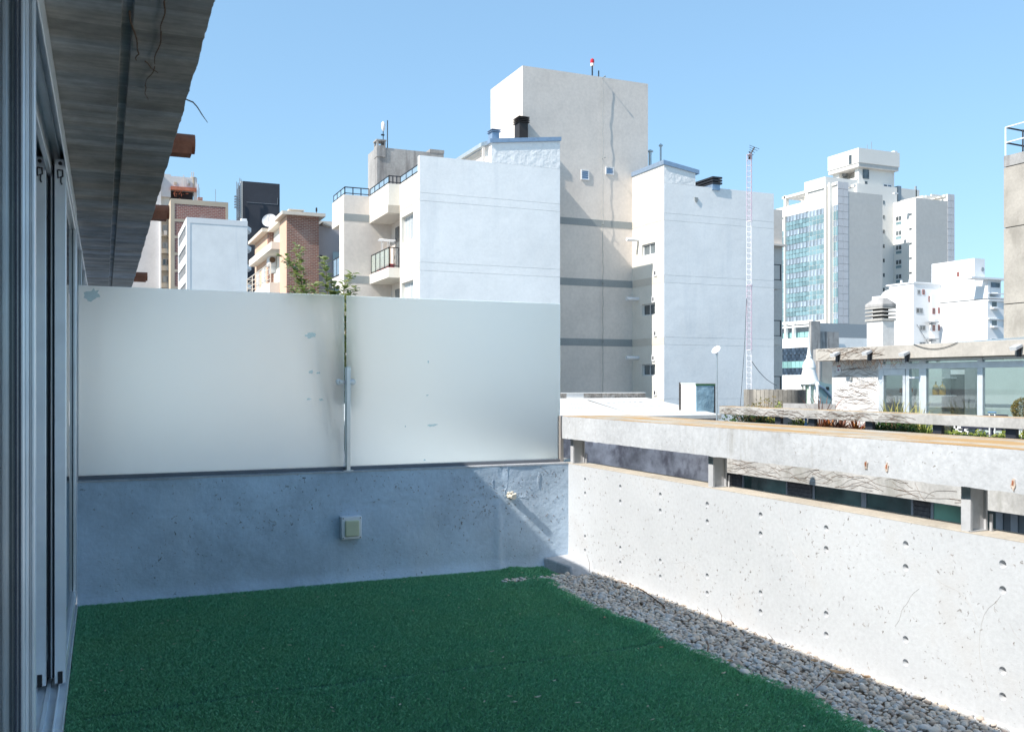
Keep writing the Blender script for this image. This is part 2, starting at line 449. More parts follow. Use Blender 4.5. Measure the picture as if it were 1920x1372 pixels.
single('creeper_stem', mb_b, M['bark'], 'long thin brown creeper stem under the outer half of the roof slab', 'creeper')
dtw = F * (2.78 - H) / (717 - 187)
tw = [PD(352, 187, dtw), PD(362, 192, dtw), PD(370, 201, dtw), PD(378, 214, dtw), PD(389, 230, dtw)]
tw[0].z += 0.004; tw[0].x -= 0.02
single('dry_twig', MB().tube(tw, [0.003, 0.003, 0.0026, 0.0022, 0.0012], 6), M['bark'], 'single dry twig hanging off the roof slab edge against the sky', 'twig')

# ------------------------------------------------------------------ sliding glass doors (left)
sd = thing('sliding_door', 'silver aluminium sliding glass doors standing half open beside the grass', 'door', (-0.28, 5.0, 0))
hb = MB()
hb.box(-0.42, -0.172, -8, 7.14, 2.712, 2.748)
for x0, x1, z0 in ((-0.176, -0.170, 2.625), (-0.262, -0.242, 2.600), (-0.365, -0.345, 2.600), (-0.209, -0.203, 2.690), (-0.309, -0.303, 2.690)):
    hb.box(x0, x1, -8, 7.14, z0, 2.713)
part('head_frame', hb, M['alu'], sd, bev=0.002)
sb = MB()
sb.box(-0.42, -0.165, -8, 7.14, -0.02, 0.022)
for x0, x1, z1 in ((-0.170, -0.1655, 0.034), (-0.209, -0.203, 0.042), (-0.262, -0.244, 0.036), (-0.309, -0.303, 0.042), (-0.365, -0.347, 0.036)):
    sb.box(x0, x1, -8, 7.14, 0.021, z1)
part('sill_track', sb, M['alu'], sd, bev=0.0015)
def leaf(x0, x1, y0, y1, sw0=0.075, lock=True):
    f = MB(); z0, z1 = 0.045, 2.668
    f.box(x0, x1, y0, y0 + sw0, z0, z1); f.box(x0, x1, y1 - 0.075, y1, z0, z1)
    f.box(x0 + 0.003, x1 - 0.003, y0 + sw0, y1 - 0.075, z0 + 0.001, z0 + 0.09); f.box(x0 + 0.003, x1 - 0.003, y0 + sw0, y1 - 0.075, z1 - 0.08, z1 - 0.001)
    lf = part('door_leaf', f, M['alu'], sd, bev=0.003)
    xm = (x0 + x1) / 2
    part('glass_pane', MB().box(xm - 0.006, xm + 0.006, y0 + sw0 - 0.01, y1 - 0.066, z0 + 0.08, z1 - 0.07), M['paneglass'], lf)
    g = MB()
    g.box(xm + 0.006, xm + 0.010, y0 + sw0, y0 + sw0 + 0.008, z0 + 0.09, z1 - 0.08); g.box(xm + 0.006, xm + 0.010, y1 - 0.083, y1 - 0.075, z0 + 0.09, z1 - 0.08)
    part('gasket', g, M['aludark'], lf)
    if lock:
        h = MB(); y = y0 - 0.004
        pts = [(xm - 0.012, y, 2.612), (xm + 0.010, y, 2.612), (xm + 0.012, y, 2.582), (xm - 0.010, y, 2.572), (xm - 0.012, y, 2.612)]
        h.tube(pts, 0.0042, 6); h.tube([(xm + 0.004, y, 2.578), (xm + 0.003, y, 2.552), (xm + 0.008, y, 2.540)], 0.0036, 6)
        h.cyl((xm, y0 + 0.001, 2.645), (xm, y0 - 0.012, 2.645), 0.009, n=14)
        part('guide_hook', h, M['black'], lf)
        part('guide_block', MB().box(xm - 0.011, xm + 0.011, y0 - 0.008, y0 + 0.001, 0.045, 0.105), M['black'], lf, bev=0.002)
    return lf
leaf(-0.227, -0.175, 5.22, 7.12)
l2_ = leaf(-0.320, -0.264, 5.20, 7.12)
part('interlock', MB().box(-0.2475, -0.241, 5.30, 5.34, 0.05, 2.66), M['alu'], l2_)
part('gasket', MB().box(-0.262, -0.2478, 5.32, 5.36, 0.05, 2.66).box(-0.2408, -0.229, 5.32, 5.36, 0.05, 2.66), M['aludark'], l2_)
nl = leaf(-0.232, -0.180, -1.6, 2.68, 0.075, False)
pr = MB()
pr.box(-0.1795, -0.172, 2.625, 2.684, 0.05, 2.66); pr.box(-0.1715, -0.166, 2.640, 2.682, 0.05, 2.66); pr.box(-0.1655, -0.159, 2.632, 2.682, 0.05, 2.66)
part('pull_profile', pr, M['alu'], nl, bev=0.0015)
part('gasket', MB().box(-0.193, -0.187, 2.601, 2.6055, 0.06, 2.65), M['aludark'], nl)
# the neighbour's glazing past the screen wall
nw = thing('fixed_window', 'aluminium framed glazing past the frosted screen under the roof slab', 'window', (-0.2, 10.5, 0))
f = MB()
for y in (7.42, 9.0, 10.6, 12.2, 13.9): f.box(-0.232, -0.178, y, y + 0.07, 0.02, 2.70)
f.box(-0.230, -0.180, 7.42, 13.97, 2.70, 2.748); f.box(-0.230, -0.180, 7.42, 13.97, 0.0, 0.10)
part('window_frame', f, M['alu'], nw, bev=0.003)
for y in (7.42, 9.0, 10.6, 12.2): part('glass_pane', MB().box(-0.21, -0.2, y + 0.06, y + 1.55 + 0.05, 0.08, 2.71), M['paneglass'], nw)

# ------------------------------------------------------------------ low back wall with the frosted screen
YB = 7.155
bw = thing('terrace_wall', 'low grey painted wall under the frosted glass, cracked and half in shadow', 'wall', (1.7, 7.28, 0))
def backwall():
    mb = MB(); nx, nz = 190, 48; xs = np.linspace(-0.17, 3.636, nx); zs = np.linspace(-0.02, 0.858, nz)
    rr = np.random.default_rng(4); n0 = len(mb.v)
    ph = rr.uniform(0, 6.28, 12); fr = rr.uniform(2, 16, (12, 2)); am = rr.uniform(0.0003, 0.0011, 12)
    for z in zs:
        for x in xs:
            h = sum(am[i] * math.sin(fr[i, 0] * x + fr[i, 1] * z + ph[i]) for i in range(12))
            cove = 0.045 * max(0, 1 - (z + 0.02) / 0.12) ** 1.7          # mortar cove at the foot
            rib = 0.010 * math.exp(-((x - 2.99) / 0.035) ** 2) * (1 if z < 0.56 else 0)
            rib -= 0.006 * math.exp(-((x - 3.02 - 0.008 * math.sin(z * 21)) / 0.006) ** 2)
            crack = -0.004 * math.exp(-((z - 0.60 - 0.012 * math.sin(x * 5) - 0.006 * math.sin(x * 23)) / 0.006) ** 2) * (1 if 0.3 < x < 2.9 else 0)
            mb.v.append((x, YB - h - cove - rib - crack, z))
    for j in range(nz - 1):
        for i in range(nx - 1):
            a = n0 + j * nx + i; mb.f.append((a, a + 1, a + nx + 1, a + nx))
    top = MB().quad((-0.17, YB, 0.858), (3.636, YB, 0.858), (3.636, 7.40, 0.862), (-0.17, 7.40, 0.862))
    top.quad((-0.17, 7.40, -0.3), (-0.17, 7.40, 0.862), (3.636, 7.40, 0.862), (3.636, 7.40, -0.3))
    mb.add(top); return mb
part('wall_face', backwall(), M['graywall'], bw, fix=False)
# white efflorescence rim on the wall top
part('coping', MB().box(-0.17, 3.628, YB - 0.004, 7.245, 0.857, 0.868), M['mortar'], bw)
rr = random.Random(8); st = MB()
cx, cz = XY(957, YB), ZY(957, 928, YB)
st.cyl((cx, YB + 0.02, cz), (cx + 0.004, YB - 0.068, cz - 0.008), 0.030, 0.022, 14)
for _ in range(26):
    a = rr.uniform(0, 6.28); q = rr.uniform(0.005, 0.034); r = rr.uniform(0.006, 0.014); y = YB - rr.uniform(0.0, 0.062)
    c = (cx + q * math.cos(a), y, cz + q * math.sin(a))
    st.lathe(c, [(0.001, -r), (r * 0.8, -r * 0.5), (r, 0), (r * 0.7, r * 0.6), (0.001, r)], 7)
M['crust'] = surf('lime_crust', (0.62, 0.58, 0.50), 0.9, 0.2, 20, 0.1, 60, 0.4, 80, 0.004, 0.6, (20, 20, 20), (0.5, 0.33, 0.16))
single('broken_pipe', st, M['crust'], 'crusted broken pipe stub sticking out of the low grey wall', 'pipe')
cr = MB(); rr = random.Random(15)      # drips of filler and crawling creeper roots on the sunlit end of the wall
for s in ((950, 872, 950, 924), (950, 900, 945, 925), (1010, 884, 1006, 912), (925, 897, 921, 912), (966, 928, 990, 934), (966, 932, 985, 930), (964, 936, 976, 946)):
    p0 = (XY(s[0], YB), YB - 0.003, ZY(s[0], s[1], YB)); p1 = (XY(s[2], YB), YB - 0.003, ZY(s[2], s[3], YB))
    pts = [Vector(p0).lerp(Vector(p1), t) + Vector((rr.uniform(-0.006, 0.006), 0, rr.uniform(-0.004, 0.004))) for t in np.linspace(0, 1, 7)]
    cr.tube(pts, [rr.uniform(0.0012, 0.003) for _ in pts], 5)
part('filler_drip', cr, M['graywall'], bw)

# dried sucker marks the creeper left on the paint
def sucker_marks(n, plane, seed, dens):
    r = random.Random(seed); mb = MB(); k = 0
    while k < n:
        a, z = dens(r)
        if a is None: continue
        L_ = r.uniform(0.004, 0.016); t = r.uniform(0, 6.28)
        for _ in range(r.choice((1, 1, 2, 3))):
            pts = []
            aa, zz = a + r.uniform(-.004, .004), z + r.uniform(-.004, .004)
            for i in range(3): pts.append(plane(aa, zz)); aa += L_ / 2 * math.cos(t); zz += L_ / 2 * math.sin(t); t += r.uniform(-.9, .9)
            mb.tube(pts, [r.uniform(.0006, .0014)] * 3, 3)
        k += 1
    return mb
def _cl(r, cs, sx, sz):
    c = r.choice(cs); return c[0] + r.gauss(0, sx), c[1] + r.gauss(0, sz)
_rr = random.Random(90)
_c1 = [( _rr.uniform(0.5, 3.5), _rr.uniform(0.45, 0.82)) for _ in range(34)] + [(_rr.uniform(2.6, 3.55), _rr.uniform(0.25, 0.8)) for _ in range(16)]
def d1(r):
    a, z = _cl(r, _c1, .10, .045) if r.random() < .8 else (r.uniform(-.1, 3.6), r.uniform(.12, .84))
    return (a, z) if -.15 < a < 3.6 and .10 < z < .84 else (None, None)
o_ = part('creeper_mark', sucker_marks(430, lambda a, z: (a, YB - 0.0025, z), 91, d1), M['bark'], bw, kind='stuff', fix=False, smooth=False)

wl = thing('wall_light', 'square white wall light with a yellowed lens on the low grey wall', 'light', (XY(658, YB), 7.11, ZY(658, 1011, 7.09)))
x0, x1 = XY(640.5, 7.085), XY(678.5, 7.085); z1, z0 = ZY(660, 968, 7.085), ZY(660, 1010.5, 7.085)
part('housing', MB().box(x0, x1, 7.085, YB + 0.01, z0, z1), M['whiteplastic'], wl, bev=0.006)
part('lens', MB().box(x0 + 0.026, x1 - 0.022, 7.066, 7.09, z0 + 0.024, z1 - 0.028), M['lens'], wl, bev=0.008)
for sx in (x0 + 0.012, x1 - 0.012):
    for sz in (z0 + 0.012, z1 - 0.012):
        part('screw', MB().cyl((sx, 7.0845, sz), (sx, 7.0825, sz), 0.0042, n=10), M['black'], wl)

gs = thing('glass_screen', 'frosted glass privacy screen of two panels on the low grey wall', 'screen', (1.7, 7.27, 0.86))
YG = 7.268
xa0, xa1, xb0, xb1 = -0.165, XY(645.3, YG), XY(650.2, YG), XY(1050.3, YG)
part('glass_panel', MB().box(xa0, xa1, YG, YG + 0.012, 0.884, 2.232), M['frost'], gs)
part('glass_panel', MB().box(xb0, xb1, YG, YG + 0.012, 0.884, 2.229), M['frost'], gs)
rail = MB().box(-0.165, 3.615, 7.238, YG - 0.001, 0.862, 0.893); rail.box(-0.165, 3.615, YG + 0.013, 7.31, 0.862, 0.893)
part('base_rail', rail, M['railslate'], gs, bev=0.002)
xp0, xp1 = XY(650, 7.17), XY(657.3, 7.17)
zt = ZY(653, 688, 7.17)
sp_ = part('support_post', MB().box(xp0, xp1, 7.170, 7.236, 0.868, zt), M['steel'], gs, bev=0.002)
part('base_plate', MB().box(xp0 - 0.022, xp1 + 0.022, 7.160, 7.235, 0.866, 0.873), M['steel'], sp_)
zc = ZY(650, 716, 7.24)
for px, s in ((636, -1), (661.5, 1)):
    xc = XY(px, 7.245); cl = MB()
    cl.cyl((xc, 7.240, zc), (xc, 7.266, zc), 0.0235, n=20); cl.cyl((xc, 7.236, zc), (xc, 7.241, zc), 0.017, n=20)
    a, b = sorted((xc, (xp0 + xp1) / 2)); cl.box(a, b, 7.222, 7.234, zc - 0.010, zc + 0.010)
    part('glass_clamp', cl, M['steel'], sp_, bev=0.002)
xe_ = XY(1049.5, 7.25)
part('end_post', MB().box(xe_, xe_ + 0.03, 7.235, 7.292, 0.866, ZY(1050, 779, 7.25)), plain('bronze_channel', (0.40, 0.36, 0.33), 0.5, 0.4), gs, bev=0.002)
# rubbed and wetted patches on the etched face
def smear(px, py, w, h, seed):
    r = random.Random(seed); x, z = XY(px, YG), ZY(px, py, YG); mb = MB(); n = 18; pts = []
    for i in range(n):
        t = 2 * math.pi * i / n; k = 1 + r.uniform(-0.3, 0.3)
        pts.append((x + w * k * math.cos(t), z + h * k * math.sin(t) + 0.15 * w * math.cos(t) * r.uniform(0.5, 1)))
    mb.prism(pts, 'y', YG - 0.0016, YG - 0.0004)
    part('wet_smear', mb, M['smear'], gs)
for i, s in enumerate(((173, 553, 0.046, 0.040), (583, 629, 0.044, 0.020), (583, 697, 0.016, 0.013), (597, 699, 0.016, 0.007), (579, 748, 0.018, 0.007), (602, 749, 0.015, 0.009), (811, 797, 0.040, 0.010), (803, 678, 0.005, 0.012), (801, 741, 0.012, 0.004), (760, 799, 0.004, 0.008), (796, 862, 0.008, 0.008))):
    smear(*s, 40 + i)

# ------------------------------------------------------------------ white concrete parapet (right) with form-tie holes
XP = 3.63
pw = thing('parapet_wall', 'long white concrete parapet wall dotted with paired tie holes', 'wall', (3.73, 2.5, 0))
ycols = [YX(p, XP) for p in (1880, 1698, 1549, 1426, 1326, 1238, 1163, 1097)]
d_ = np.mean(np.diff(ycols)); ycols = [ycols[0] - d_ * k for k in (3, 2, 1)] + ycols
zrows = [0.168, 0.282, 0.637, 0.751]; hs = 0.032; hr = 0.0185; HZ = 0.862
def hole_wall():
    mb = MB(); ys = [-8.0]
    for y in ycols: ys += [y - hs, y + hs]
    ys.append(YB + 0.02); zs = [-0.05]
    for z in zrows: zs += [z - hs, z + hs]
    zs.append(HZ)
    holes = {(2 * i + 1, 2 * j + 1) for i in range(len(ycols)) for j in range(4)}
    for i in range(len(ys) - 1):
        for j in range(len(zs) - 1):
            a, b, c, d = ys[i], ys[i + 1], zs[j], zs[j + 1]
            if (i, j) not in holes:
                mb.quad((XP, a, c), (XP, b, c), (XP, b, d), (XP, a, d)); continue
            yc, zc = (a + b) / 2, (c + d) / 2
            n = len(mb.v); mb.v += [(XP, a, c), (XP, b, c), (XP, b, d), (XP, a, d)]
            K = 20; off = 5 * math.pi / 4
            ring = [(yc + hr * math.cos(off + 2 * math.pi * k / K), zc + hr * math.sin(off + 2 * math.pi * k / K)) for k in range(K)]
            mb.v += [(XP, y, z) for y, z in ring]; mb.v += [(XP + 0.028, yc + (y - yc) * 0.62, zc + (z - zc) * 0.62) for y, z in ring]
            for q in range(4):
                arc = [n + 4 + (5 * q + t) % K for t in range(6)]
                mb.f.append(tuple([n + q, n + (q + 1) % 4] + arc[::-1]))
            for k in range(K):
                w = (k + 1) % K; mb.f.append((n + 4 + k, n + 4 + w, n + 4 + K + w, n + 4 + K + k))
            mb.f.append(tuple(n + 4 + K + k for k in range(K)))
    mb.quad((XP, -8, -0.05), (XP, -8, HZ), (3.825, -8, HZ), (3.825, -8, -0.05))
    mb.quad((3.825, -8, -24), (3.825, 14, -24), (3.825, 14, HZ), (3.825, -8, HZ))
    mb.quad((XP, YB + 0.02, HZ), (XP, 14, HZ), (XP, 14, -0.05), (XP, YB + 0.02, -0.05))
    return mb
hw = hole_wall()
b_ = mesh_from(hw, ROOT[pw.name], 'wall_body', fix=False)
bb = bmesh.new(); bb.from_mesh(b_); bmesh.ops.remove_doubles(bb, verts=bb.verts, dist=1e-5); bmesh.ops.recalc_face_normals(bb, faces=bb.faces); bb.to_mesh(b_); bb.free()
b_.polygons.foreach_set('use_smooth', [True] * len(b_.polygons)); b_.set_sharp_from_angle(angle=math.radians(30))
_link('wall_body', b_, M['parapet'], pw, ROOT[pw.name], 0)
part('coping', MB().box(XP - 0.001, 3.826, -8, 14, HZ - 0.0005, HZ + 0.004), M['sandtop'], pw)
cv = MB(); rr = random.Random(2); ys = np.arange(1.5, 6.75, 0.07)      # uneven mortar fillet at the foot
for y in ys:
    w = 0.035 + 0.02 * math.sin(y * 3.1) * math.sin(y * 7.7) + rr.uniform(-0.004, 0.004); h = 0.05 + rr.uniform(-0.006, 0.006)
    cv.v += [(XP + 0.002, y, -0.02), (XP - w, y, -0.02), (XP - w, y, 0.008), (XP - w * 0.45, y, 0.022), (XP + 0.002, y, h)]
for i in range(len(ys) - 1):
    for k in range(4): cv.f.append((5*i + k, 5*i + k + 1, 5*(i+1) + k + 1, 5*(i+1) + k))
part('mortar_fillet', cv, M['parapet'], pw)

_c2 = [(_rr.uniform(2.6, 6.9), _rr.uniform(0.08, 0.82)) for _ in range(60)]
def d2(r):
    a, z = _cl(r, _c2, .12, .06) if r.random() < .6 else (r.uniform(2.4, 7.1), r.uniform(.06, .85))
    return (a, z) if 2.3 < a < 7.1 and .06 < z < .85 and all(abs(a - y) > .03 or all(abs(z - q) > .03 for q in zrows) for y in ycols) else (None, None)
M['mark'] = plain('dried_tendril', (0.26, 0.235, 0.22), 0.9)
part('creeper_mark', sucker_marks(560, lambda a, z: (XP - 0.0008, a, z), 92, d2), M['mark'], pw, kind='stuff', fix=False, smooth=False)
r_ = random.Random(93); tb_ = MB()
for y, z, t, L_ in ((2.75, .30, 1.9, .5), (3.0, .15, 1.2, .55), (2.62, .7, 2.6, .4), (3.3, .62, 3.6, .35), (4.2, .50, .5, .45), (3.55, .33, 2.2, .3), (2.9, .5, 4.2, .4), (5.3, .3, .4, .3)):
    pts = []
    for i in range(12): pts.append((XP - 0.0006, y, z)); y += L_ / 12 * math.cos(t); z += L_ / 12 * math.sin(t); t += r_.uniform(-.28, .28); z = min(.84, max(.07, z))
    tb_.tube(pts, [.0009] * 12, 3)
part('creeper_trail', tb_, plain('faint_creeper_trail', (0.43, 0.42, 0.41), 0.9), pw, kind='stuff', fix=False, smooth=False)

cr_ = thing('concrete_railing', 'long white concrete rail with rust-stained top on steel posts above the white parapet', 'railing', (3.85, 2.5, 0.866))
bm_ = MB(); rr = random.Random(11); ys = [-8.0] + list(np.arange(0.5, 7.15, 0.06)) + [7.150]
for y in ys:
    j = rr.uniform(-0.0025, 0.0025); k = rr.uniform(-0.003, 0.003)
    bm_.v += [(3.57, y, 1.077 + k), (3.568 + j, y, 1.17), (3.57 + j * 0.6, y, 1.2635), (4.20, y, 1.2635), (4.20, y, 1.077)]
for i in range(len(ys) - 1):
    for k in (0, 1, 3, 4): bm_.f.append((5*i + k, 5*i + (k+1) % 5, 5*(i+1) + (k+1) % 5, 5*(i+1) + k))
bm_.f.append((0, 1, 2, 3, 4)); n = 5 * (len(ys) - 1); bm_.f.append((n+4, n+3, n+2, n+1, n))
part('beam', bm_, M['beam'], cr_)
part('rail_cap', MB().box(3.572, 4.20, -8, 7.148, 1.2640, 1.2672), M['rust'], cr_)
post = None
for y in (7.075, 5.09, 3.108, 1.12):
    p_ = MB()
    p_.box(3.636, 3.650, y, y + 0.052, 0.866, 1.077)                      # lit front flange
    p_.box(3.650, 3.735, y + 0.012, y + 0.030, 0.866, 1.077)              # web
    p_.box(3.735, 3.747, y, y + 0.052, 0.866, 1.077)
    p_.box(3.7475, 3.756, y - 0.02, y - 0.008, 0.866, 0.945)
    p_.box(3.636, 3.747, y - 0.001, y + 0.0115, 0.8665, 0.872)
    part('post', p_, M['postpaint'], cr_, bev=0.001)
# spalled patches with rusty steel on the beam face
for px, py in ((1625, 872), (1664, 877), (1901, 908)):
    y = YX(px, 3.57); z = ZX(px, py, 3.57); r = random.Random(px); pts = []
    for i in range(14):
        t = 2 * math.pi * i / 14; k = 1 + r.uniform(-0.35, 0.3); pts.append((y + 0.011 * k * math.cos(t), z + 0.024 * k * math.sin(t)))
    s_ = MB().prism(pts, 'x', 3.5635, 3.569); rb0 = MB().prism([(y - .003, z - .004), (y + .005, z - .002), (y + .003, z + .018), (y - .005, z + .015)], 'x', 3.5615, 3.566)
    sp0 = part('spall', s_, M.setdefault('spall', surf('spalled_concrete', (0.46, 0.38, 0.32), 0.95, 0.4, 40, 0.1, 60, 0.6, 90, 0.004)), cr_)
    part('rebar', rb0, M['terracotta'], sp0)

kb = MB(); zt = 0.078
kb.v += [(3.385, YB, -0.02), (3.64, YB, -0.02), (3.64, 6.62, -0.02), (3.44, 6.70, -0.02), (3.395, YB, zt), (3.64, YB, zt + 0.015), (3.64, 6.74, zt - 0.02), (3.455, 6.78, zt - 0.012)]
kb.f += [(0,3,2,1), (4,5,6,7), (0,4,7,3), (3,7,6,2), (2,6,5,1), (1,5,4,0)]
single('concrete_block', kb, M['mortar'], 'small mortar block in the wall corner behind the pebbles', 'block', bev=0.012)

# ------------------------------------------------------------------ artificial grass, pebbles, litter
EDGE = []
for px, py in ((1050, 1092), (1100, 1126), (1155, 1145), (1215, 1167), (1262, 1192), (1332, 1220), (1370, 1235), (1425, 1257), (1480, 1280), (1509, 1289), (1576, 1328), (1666, 1372)):
    d = F * (H - 0.035) / (py - 717); q = PD(px, py, d); EDGE.append((q.y, q.x))
EDGE.sort()
EY = np.array([1.0, 2.0] + [e[0] for e in EDGE]); EX = np.array([3.2, 3.17] + [e[1] for e in EDGE])
YF = 6.63                        # far edge of the mat beside the pebbles
def edge_x(y): return np.interp(y, EY, EX) + 0.010 * np.sin(y * 9.0) + 0.006 * np.sin(y * 23.0)
def turf_z(x, y):
    e = edge_x(y) - x
    ruck = 0.018 * np.exp(-((e - 0.10) / 0.08) ** 2) * (0.65 + 0.35 * np.sin(y * 2.7)) + 0.012 * np.exp(-((YF - y - 0.1) / 0.09) ** 2) * (x > 2.85)
    return 0.010 + ruck + 0.004 * np.sin(x * 2.1 + y) * np.sin(y * 1.7)
def inside(x, y):
    main = (x < edge_x(y)) & (y < np.where(x > 2.88 + 0.03 * np.sin(x * 40), YF + 0.03 * np.sin(x * 17), 7.125))
    flap = (x > 2.75) & (x < 3.375 - (7.12 - y) * 0.10) & (y > 6.70 + 0.012 * np.sin(x * 30)) & (y < 7.125)
    return (main | flap) & (x > -0.160)
def turfmat():
    m, nt, N, L = _new('plastic_grass'); g = G(nt); p = P(m)
    ge = N.new('ShaderNodeNewGeometry')
    c = g.mix(ge.outputs['Random Per Island'], (0.14, 0.43, 0.25), (0.215, 0.58, 0.31))
    c = g.mix(g.ramp(g.noise(1.3, 4, 0.6), 0.35, 0.7), c, (0.21, 0.52, 0.27), 'MIX')
    L.new(c, p.inputs['Base Color']); p.inputs['Roughness'].default_value = 0.42; p.inputs['Specular IOR Level'].default_value = 0.35
    return m
M['turf'] = turfmat()
M['turfbase'] = plain('turf_backing', (0.02, 0.12, 0.07), 0.8)
# backing sheet
nx, ny = 70, 96; xs = np.linspace(-0.162, 3.40, nx); ys = np.linspace(1.2, 7.125, ny)
tb = MB(); idx = -np.ones((ny, nx), int)
for j, y in enumerate(ys):
    for i, x in enumerate(xs):
        xx = min(x, float(edge_x(np.array(y))) + 0.0) if y < YF else x
        idx[j, i] = len(tb.v); tb.v.append((xx, y, float(turf_z(xx, y)) - 0.004))
for j in range(ny - 1):
    for i in range(nx - 1):
        cx_, cy_ = (xs[i] + xs[i+1]) / 2, (ys[j] + ys[j+1]) / 2
        if inside(np.array(cx_), np.array(cy_)) or (cy_ < YF - 0.06 and xs[i] < edge_x(np.array(cy_))):
            tb.f.append((idx[j, i], idx[j, i+1], idx[j+1, i+1], idx[j+1, i]))
o = struct('floor', tb, M['turfbase'])
# blades: one thin triangle pair each
NB = 560000
bx = rng.uniform(-0.16, 3.42, NB); by = rng.uniform(2.3, 7.13, NB)
keep = inside(bx, by) & (by > 2.3) & ~((np.abs(by - 4.74 - 0.02 * np.sin(bx * 2.3)) < 0.014) & (rng.random(NB) < 0.93)) & (by > 4.3 - 1.1 * bx)
bx, by = bx[keep], by[keep]; n = len(bx)
bz = turf_z(bx, by) - 0.004
ht = rng.uniform(0.010, 0.020, n) * (1 + 0.35 * np.exp(-((edge_x(by) - bx - 0.06) / 0.10) ** 2)); ang = rng.uniform(0, 2 * np.pi, n); lean = rng.uniform(0.25, 1.1, n)
la = rng.normal(-1.2, 1.3, n); wd = rng.uniform(0.0009, 0.0016, n)
dx, dy = np.cos(ang) * wd, np.sin(ang) * wd; tx, ty = np.cos(la) * lean * ht, np.sin(la) * lean * ht
V = np.empty((n, 4, 3)); 
V[:, 0] = np.stack([bx - dx, by - dy, bz], 1); V[:, 1] = np.stack([bx + dx, by + dy, bz], 1)
V[:, 2] = np.stack([bx + tx * 0.45 + dx * 0.8, by + ty * 0.45 + dy * 0.8, bz + ht * 0.65], 1); V[:, 3] = np.stack([bx + tx, by + ty, bz + ht * 0.92], 1)
I = np.arange(n)[:, None] * 4 + np.array([[0, 1, 2, 0, 2, 3]])
me = bpy.data.meshes.new('artificial_grass'); me.vertices.add(4 * n); me.vertices.foreach_set('co', V.ravel())
me.loops.add(6 * n); me.loops.foreach_set('vertex_index', I.ravel().astype(np.int32))
me.polygons.add(2 * n); me.polygons.foreach_set('loop_start', np.arange(0, 6 * n, 3, dtype=np.int32)); me.polygons.foreach_set('loop_total', np.full(2 * n, 3, np.int32))
me.update(calc_edges=True); me.materials.append(M['turf'])
o = bpy.data.objects.new('artificial_grass', me); C.objects.link(o)
o['kind'] = 'stuff'; o['label'] = 'dark green artificial grass mat covering the terrace floor'; o['category'] = 'grass'

# pebble strip along the parapet
def pebmat():
    m, nt, N, L = _new('river_pebble'); g = G(nt); p = P(m)
    oi = N.new('ShaderNodeObjectInfo'); ge = N.new('ShaderNodeNewGeometry')
    r = g.math('FRACT', g.math('ADD', oi.outputs['Random'], ge.outputs['Random Per Island']))
    cr = N.new('ShaderNodeValToRGB'); e = cr.color_ramp.elements
    e[0].position = 0; e[0].color = (0.46, 0.46, 0.46, 1); e[1].position = 1; e[1].color = (0.72, 0.72, 0.71, 1)
    for q, c in ((0.2, (0.72, 0.70, 0.68)), (0.36, (0.60, 0.50, 0.41)), (0.52, (0.80, 0.72, 0.62)), (0.66, (0.38, 0.31, 0.27)), (0.8, (0.72, 0.61, 0.50))):
        x = e.new(q); x.color = (*c, 1)
    L.new(r, cr.inputs[0])
    c = g.mix(g.ramp(g.noise(60, 4, 0.6), 0.3, 0.75, 0, 0.4), cr.outputs[0], (0.40, 0.38, 0.35)); L.new(c, p.inputs['Base Color'])
    p.inputs['Roughness'].default_value = 0.8; L.new(g.bump(g.noise(90, 3), 0.3, 0.004), p.inputs['Normal'])
    return m
M['pebble'] = pebmat()
def stone(seed):
    b = bmesh.new(); bmesh.ops.create_icosphere(b, subdivisions=2, radius=1.0); r = random.Random(seed)
    pl = [(Vector((r.uniform(-1, 1), r.uniform(-1, 1), r.uniform(-1, 1))).normalized(), r.uniform(0.55, 0.95)) for _ in range(8)]
    for v in b.verts:
        for nrm, k in pl:
            d = v.co.dot(nrm)
            if d > k: v.co -= nrm * (d - k) * 0.85
    vs = np.array([v.co[:] for v in b.verts]); fs = [tuple(v.index for v in f.verts) for f in b.faces]; b.free(); return vs, fs
STONES = [stone(100 + i) for i in range(6)]
rr = np.random.default_rng(21); pts = []
yy = 2.35
cand = 16000
for _ in range(cand):
    y = rr.uniform(2.3, 7.0); e = float(edge_x(np.array(min(y, YF)))) 
    x = rr.uniform(e - 0.06, 3.62) if y < 6.66 else rr.uniform(2.82, 3.45)
    if y >= 6.66 and y > 6.74 - 0.0 * x: continue
    if y > 6.60 and x > 3.42: continue
    pts.append((x, y))
grid = {}; keepp = []
for x, y in pts:
    r = float(rr.uniform(0.008, 0.020) if rr.random() > 0.08 else rr.uniform(0.021, 0.031))
    k = (int(x / 0.04), int(y / 0.04)); ok = True
    for a in (-1, 0, 1):
        for b in (-1, 0, 1):
            for (qx, qy, qr) in grid.get((k[0] + a, k[1] + b), ()):
                if (qx - x) ** 2 + (qy - y) ** 2 < (0.60 * (r + qr)) ** 2: ok = False; break
            if not ok: break
        if not ok: break
    if ok: grid.setdefault(k, []).append((x, y, r)); keepp.append((x, y, r))
gb = thing('pebble_bed', 'strip of grey and brown pebbles between the grass mat and the white parapet', 'pebbles', (3.42, 4.6, -0.012))
def depth_of(x, y): return x * SA + y * CA
vis = sorted(keepp, key=lambda q: depth_of(q[0], q[1]) if abs((q[0] * CA - q[1] * SA) / depth_of(q[0], q[1]) * F) < 940 and F * H / depth_of(q[0], q[1]) < 650 else 99)
single_, rest = vis[:300], vis[300:]
peb_me = []
for i, (vs, fs) in enumerate(STONES):
    m_ = bpy.data.meshes.new('pebble'); m_.from_pydata([tuple(v) for v in vs], [], fs); m_.polygons.foreach_set('use_smooth', [True] * len(fs)); m_.materials.append(M['pebble']); peb_me.append(m_)
